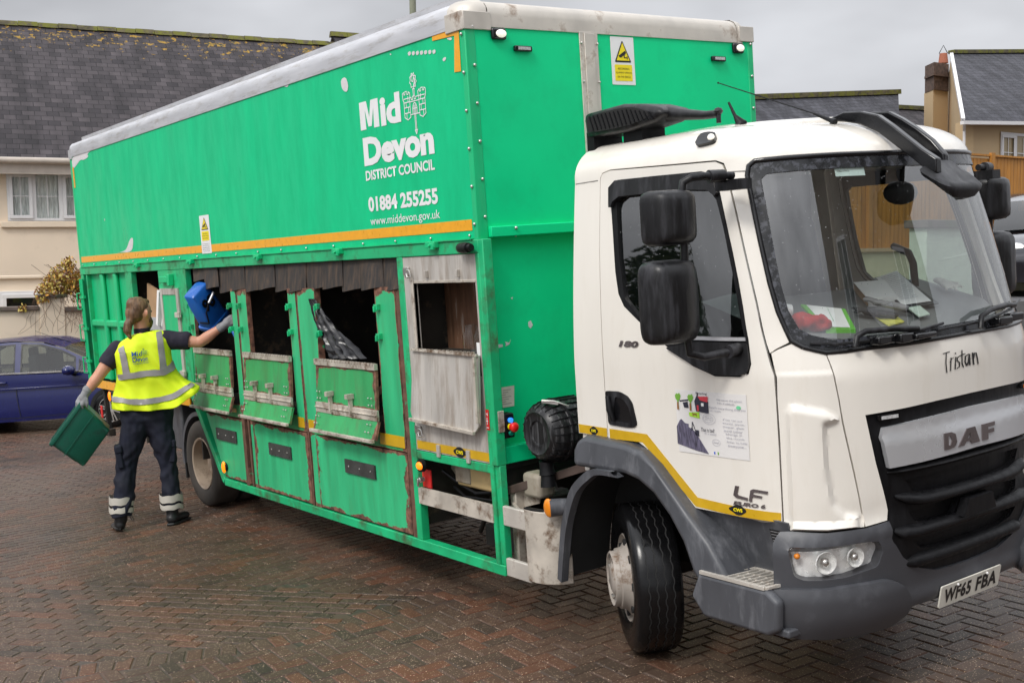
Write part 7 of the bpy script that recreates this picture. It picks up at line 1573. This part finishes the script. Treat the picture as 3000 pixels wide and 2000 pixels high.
o = emblem(VF, .100, 1.560, .20, .0022, 'print_pale', None, .013); own(o)
# hands in grey gloves: palm, four separate curled fingers and a thumb
def hand(w0, dirn, palm_n, name, curl, parent_m='glove', splay=1, th=1):
    d = dirn.normalized(); nrm = (palm_n-palm_n.dot(d)*d).normalized(); s = d.cross(nrm)
    ch = [[(w0-d*.05,.040),(w0,.036),(w0+d*.035+s*.0,.036,(1,1,1))], [(w0+d*.03-s*.022,.024),(w0+d*.085-s*.026,.021)], [(w0+d*.03+s*.022,.024),(w0+d*.085+s*.026,.021)], [(w0+d*.03,.026),(w0+d*.09,.022)]]
    for i, (off_, ln) in enumerate(((-.032,.066),(-.011,.078),(.011,.074),(.032,.058))):
        p = w0+d*.09+s*off_; a = 0; seg = []; dd = d.copy(); pts = [(p,.0105)]
        for j in range(3):
            a += curl*(.8+.15*i); dd = (d*math.cos(a)+nrm*math.sin(a)); p = p+dd*ln*(.42,.32,.26)[j]; pts.append((p, (.0100,.0092,.0082)[j]))
        ch.append(pts)
    p = w0+d*.03-s*.036*th; ch.append([(p,.015),(p+d*.03-s*.018*th+nrm*.012,.0125),(p+d*.055-s*.018*th+nrm*.03,.0105)])
    o = blob(name, ch, parent_m, voxel=.0065, smooth_it=2); own(o)
    m_ = MB(); m_.tube([w0-d*.055,w0-d*.03],[.040,.041],18,False); own(m_.build('glove_cuff', 'glove', smooth=True)); return o
hand(wrR, (wrR-elR), DV*1+Vector((0,0,-.2)), 'gloved_hand', .42)
hand(wrL, (wrL-elL)+Vector((0,0,-.05)), Vector((0,0,-1))+DV*.6, 'gloved_hand', .55, th=-1)
# ------------------------------------------------------------ boxes in his hands
def crate(name, C0, Lv, Wv, Dv, m, label, cat, taper=.10, rim=.02, group=None):
    """open box: base corner C0, depth vector Lv towards the mouth, width Wv, height Dv"""
    root = empty(name, C0, label, cat, group); Lv, Wv, Dv = Vector(Lv), Vector(Wv), Vector(Dv); c = (Wv+Dv)/2; Z = Vector((0,0,0))
    def ringp(t, k, inn=0):
        s = (1+taper*t*0 - taper*(1-t)) ; hw = Wv/2*s; hd = Dv/2*s; pts = []
        for (i, j) in ((-1,-1),(1,-1),(1,1),(-1,1)):
            base = c+hw*i+hd*j; wl = Wv.normalized()*i; dl = Dv.normalized()*j; r = .035
            for q in range(5):
                a = q/4*math.pi/2
                # corner rounding
                e1, e2 = (wl, dl) if i*j > 0 else (dl, wl)
                pts.append(base-wl*r-dl*r+e1*r*math.cos(a)+e2*r*math.sin(a)-(wl+dl)*inn+Lv*t+(wl+dl)*k)
        return pts
    order = None
    rings = [ringp(.0,-.012), ringp(.03,0), ringp(.22,0), ringp(.24,.004), ringp(1-.10,.004), ringp(.91,.016), ringp(.97,.018), ringp(1,.014), ringp(1,.0,.003), ringp(.06,-.004,.006)]
    n = 20; vs = [p for r_ in rings for p in r_]; m_ = MB()
    m_.add(vs, [(i*n+k, i*n+(k+1) % n, (i+1)*n+(k+1) % n, (i+1)*n+k) for i in range(len(rings)-1) for k in range(n)]+[tuple(range(n)), tuple(range((len(rings)-1)*n, len(rings)*n))])
    m_.build('box_shell', m, root, smooth=True); return root
up_ = Vector((0,0,1))
# blue caddy, mouth down into the hatch; axes measured as right / up / away
KC = Q(.0,0)+Vector((0,0,0)); 
def RUD(r, u, d): return RV*r+up_*u+DV*d
Kp = Vector((-4.231,-.16,1.984))
Lb, Wb, Db = Vector((-.111,.188,-.275)), Vector((-.048,.170,.136)), Vector((-.129,-.051,.018))
bx_ = crate('blue_caddy', Kp, Lb*1.12, Wb*1.08, Db*1.1, 'blue_plastic', 'blue food caddy marked 98 being tipped into the hatch', 'recycling box', .12)
Wn, Ln = Wb.normalized(), Lb.normalized(); nrm_ = Lb.cross(Wb).normalized(); nrm_ = -nrm_ if nrm_.dot(Db) > 0 else nrm_
BF = lambda a, b: tuple(Ln*b*-1+Wn*a+Ln*.0)         # a along width, b up from base (negative Ln direction)
def BFm(a, b): return tuple(Wn*a-Ln*b+nrm_*.0)
t_ = txt('house_number', '98', lambda a, b: tuple(Wn*a-Ln*b), .045, .185, -.215, -.085, 'ink', bx_, -.006 if (Wn.cross(-Ln)).dot(nrm_) < 0 else .006, bold=.05)
m_ = MB(); m_.tube([Ln*.30+Db*.7, Ln*.28-nrm_*-.03+Wn*-.01, Ln*.17+nrm_*.05+Wn*.01, Ln*.10+nrm_*.075+Wn*.07, Ln*.06+nrm_*.08+Wn*.17, Ln*.05+nrm_*.03+Wn*.235], .008, 8); m_.build('handle', 'black', bx_, smooth=True)
m_ = MB(); m_.tube([Ln*.10+nrm_*.075+Wn*.07, Ln*.06+nrm_*.08+Wn*.17], .012, 8); m_.build('handle_grip', 'alu', bx_, smooth=True)
# its lid dangling below the hand
m_ = MB(); m_.tube([Vector((-4.02,.10,1.68)),Vector((-3.96,.12,1.61)),Vector((-3.93,.13,1.54))],[.018,.03,.04],10); m_.build('lid', 'blue_plastic', None, smooth=True); lid = bpy.data.objects['lid']; lid.data.transform(Matrix.Translation(-Kp)); lid.parent = bx_
# green box carried by its rim
T1, T2, B1 = Q(-.46,1.185,-.10), Q(-.735,.855,-.10), Q(-.225,.925,-.10)
Lg = (T1-B1)*1.0; Wg = (T2-T1); Dg = DV*.34
gb = crate('green_box', B1, Lg, Wg, Dg, 'green_plastic', 'dark green open recycling box held by its rim', 'recycling box', .10)
m_ = MB(); m_.bar(Lg*.55-DV*.004, Lg*.55+Wg-DV*.004, .006, .004, DV); m_.build('moulded_rib', 'green_plastic', gb)
# ------------------------------------------------------------ loose things in and on the truck
def loose(name, o, label, cat, group=None): return tag(o, label, cat, group)
# black sack hanging over the third hatch
def sackf(u, v):
    v = max(0, v); u = max(0, min(1, u))
    # u across, v down; gathered at the top catch and spreading to the hatch lip
    lx_ = -2.27+.0*v if v < .35 else -2.27+.16*(v-.35)/.65; rx = -2.16+.60*v**1.15; w_ = rx-lx_ if v > .05 else .06
    x = lx_+(rx-lx_)*u; z = 1.975-.43*v-.10*v*(1-u)*0+.06*(1-u)*(-v)*.3
    f_ = (u-.5)*9*(1+.3*v); return (x, -.015+.06*v-.03*math.sin(u*3.14)*v+.022*v**.5*math.sin(f_*2.2+2*noise.noise(Vector((u*3, v*2, 1))))+.03*noise.noise(Vector((u*6, v*9, 4)))*v, z)
sk = patch('plastic_sack', sackf, [(0,0),(1,0),(1,1),(0,1)], (), mat('black_polythene', (.010,.010,.012), .22, spec=.4, var=.2, bump=.2, bscale=9, rvar=.1), None, .03, 0, .004); tag(sk, 'black plastic sack snagged on the widest hatch', 'sack')
# jars in the glass bay
for i, (x, y, h_) in enumerate(((-.27,.08,.19),(-.33,.20,.17))):
    m_ = MB(); m_.lathe([(.0,0),(.05,0),(.055,.02),(.055,h_*.65),(.04,h_*.8),(.038,h_)], (x,y,1.62), (0,0,1), 24); tag(m_.build('glass_jar', glass('jar_glass', (.9,.93,.93), 1.6, False) if not i else bpy.data.materials['jar_glass'], None, smooth=True), ('taller clear glass jar behind the aluminium flap', 'shorter clear glass jar deeper in the aluminium bay')[i], 'jar', 'glass jars in the aluminium bay')
m_ = MB(); m_.b2((-.88,.06,1.585),(-.12,.30,1.62)); m_.build('bay_shelf', 'hold', T)
m_ = MB(); m_.box((-.17,.07,1.66),(.07,.003,.08)); tag(m_.build('paper_label', 'paper', None), 'white paper scrap beside the glass jars', 'paper')
# cardboard and paper in the rear opening
M['card'] = mat('cardboard', (.42,.26,.14), .85, var=.12)
m_ = MB(); m_.box((-5.98,.10,1.88),(.34,.02,.42),Matrix.Rotation(R(14),3,'Y')); m_.box((-5.85,.16,1.80),(.30,.02,.35),Matrix.Rotation(R(-20),3,'Y')); tag(m_.build('cardboard_sheet', 'card', None), 'brown cardboard piece standing behind the worker\'s head', 'cardboard')
m_ = MB(); m_.box((-5.66,.12,1.88),(.05,.2,.36),Matrix.Rotation(R(20),3,'Y')); m_.box((-5.60,.15,1.84),(.02,.2,.32),Matrix.Rotation(R(26),3,'Y')); tag(m_.build('paper_bundle', 'paper', None), 'white magazines leaning in the rear opening', 'paper')
m_ = MB(); m_.box((-5.57,.14,2.0),(.06,.10,.12),Matrix.Rotation(R(15),3,'Y')); tag(m_.build('printed_packet', mat('packet_blue', (.05,.25,.42), .5), None), 'blue printed packet above the magazines', 'packaging')
# things on the dashboard
def DP(x, y, h=0): return Vector((x, y, 1.74+(2.15-x)*.28+h))
m_ = MB(); c_ = DP(1.86,.47,.05); m_.tube([c_+Vector((-.02,-.05,.015)), c_+Vector((.03,.05,-.0))],[.042,.034],20); cup = m_.build('paper_cup', 'paper', None, smooth=True); tag(cup, 'white takeaway cup lying beside the red beanie', 'cup')
m_ = MB(); m_.tube([c_+Vector((-.028,-.065,.018)), c_+Vector((-.018,-.045,.014))],[.045,.044],20); m_.build('cup_rim', 'alu', cup, smooth=True)
o = blob('beanie', [[(DP(1.99,.46,.04),.062,(1.1,1.0,.75)),(DP(2.03,.57,.03),.055,(1,1,.75))]], mat('red_knit', (.42,.022,.02), .9, var=.12, bump=.3, bscale=90), None, voxel=.012, smooth_it=1, disp=lambda p: .022*noise.noise(p*24)); tag(o, 'crumpled red beanie on the dashboard corner', 'hat')
o = blob('blue_cloth', [[(DP(1.93,.38,.03),.035),(DP(1.90,.44,.03),.03)]], mat('blue_cloth', (.03,.07,.22), .9), None, voxel=.012, disp=lambda p: .01*noise.noise(p*25)); tag(o, 'scrap of dark blue cloth behind the red beanie', 'cloth')
def sheet(name, pts, m, label, cat, h=.012, t=.006):
    root_pts = [DP(x, y, h) for x, y in pts]; m_ = MB(); n = len(pts); m_.add(root_pts+[p-Vector((0,0,t)) for p in root_pts], [tuple(range(n)), tuple(range(2*n-1, n-1, -1))]+[(i, (i+1) % n, n+(i+1) % n, n+i) for i in range(n)]); return tag(m_.build(name, m, None), label, cat)
pg = mat('leaf_green_card', (.16,.55,.06), .5)
td = sheet('disc_pad', [(1.72,.80),(1.86,.98),(2.12,.72),(2.07,.56)], pg, 'green edged white pad of tachograph discs on the dashboard', 'paper pad', .02, .02)
m_ = MB(); q_ = [DP(1.745,.815,.023),DP(1.855,.955,.023),DP(2.10,.705,.023),DP(2.05,.585,.023)]; m_.add(q_, [(0,1,2,3)]); m_.build('pad_face', 'paper', td)
txt('pad_lettering', 'TACHODISC', lambda a, b: tuple(DP(1.83+a*.20-b*.3, .88-a*.20-b*.0+b*.25, .025)), 0, 1, 0, .11, mat('green_print', (.04,.35,.10), .5), td, .001, bold=.03)
bk = sheet('paperback', [(1.58,1.42),(1.60,1.68),(1.86,1.42),(1.84,1.20)], 'paper', 'thick cream paperback lying on the dashboard', 'book', .05, .045)
m_ = MB(); m_.add([DP(1.585,1.412,.048),DP(1.845,1.19,.048),DP(1.845,1.19,.008),DP(1.585,1.412,.008)], [(0,1,2,3)]); m_.build('page_edge', 'card', bk)
cl = sheet('clipboard', [(1.50,1.70),(1.44,2.02),(1.98,1.62),(1.98,1.30)], 'black', 'black clipboard of printed sheets beside the paperback', 'clipboard', .03, .006)
m_ = MB(); m_.add([DP(1.51,1.72,.034),DP(1.45,2.0,.040),DP(1.95,1.60,.034),DP(1.95,1.34,.034)], [(0,1,2,3)]); m_.build('printed_sheet', 'paper', cl)
m_ = MB()
for i in range(15): t = .06+i*.058; a = DP(1.52,1.74,.042).lerp(DP(1.93,1.38,.037), t); b = DP(1.47,1.96,.042).lerp(DP(1.93,1.56,.037), t); m_.bar(a, a.lerp(b,.9-.2*(i % 3 == 0)), .003, .001)
m_.build('print_lines', mat('sheet_print', (.35,.35,.38), .7), cl)
def glove_thing(c, label, m, ang, seed):
    r_ = random.Random(seed); e = Vector((math.cos(ang), math.sin(ang), -.28*math.cos(ang))).normalized(); s = Vector((-math.sin(ang), math.cos(ang), 0)); ch = [[(c,.032,(1,1,.6)),(c+e*.07,.036,(1,1,.5))], [(c-e*.05,.03,(1,1,.6)),(c,.032,(1,1,.6))]]
    for i in range(4): ch.append([(c+e*.07+s*(i-1.5)*.02,.012),(c+e*(.11+.01*r_.random())+s*(i-1.5)*.026+Vector((0,0,.01)),.0105),(c+e*.145+s*(i-1.5)*.03+Vector((0,0,r_.uniform(-.01,.015))),.009)])
    ch.append([(c+e*.01+s*.035,.013),(c+e*.05+s*.065,.010)])
    return tag(blob('work_glove', ch, m, None, voxel=.008, smooth_it=1, disp=lambda p: .004*noise.noise(p*40)), label, 'glove', 'work gloves on the dashboard')
glove_thing(DP(1.98,1.22,.05), 'grey knitted glove lying on the paperback corner', 'glove', R(-150), 1)
glove_thing(DP(2.02,1.08,.03), 'black glove under the grey knitted glove', 'glove_dark', R(-130), 2)
glove_thing(DP(1.72,2.05,.04), 'pale cloth glove at the far end of the dashboard', mat('pale_glove', (.55,.55,.48), .9), R(-30), 3)
sheet('notice_card', [(1.98,1.34),(1.97,1.46),(2.10,1.36),(2.11,1.25)], mat('pale_green_card', (.6,.72,.62), .6), 'small pale green card in front of the clipboard', 'card', .03)
sheet('leaflet', [(1.99,1.05),(1.95,1.22),(2.10,1.14),(2.12,.98)], mat('yellow_leaflet', (.62,.60,.10), .6, var=.3, vscale=30), 'yellow leaflet under the gloves', 'leaflet', .012)
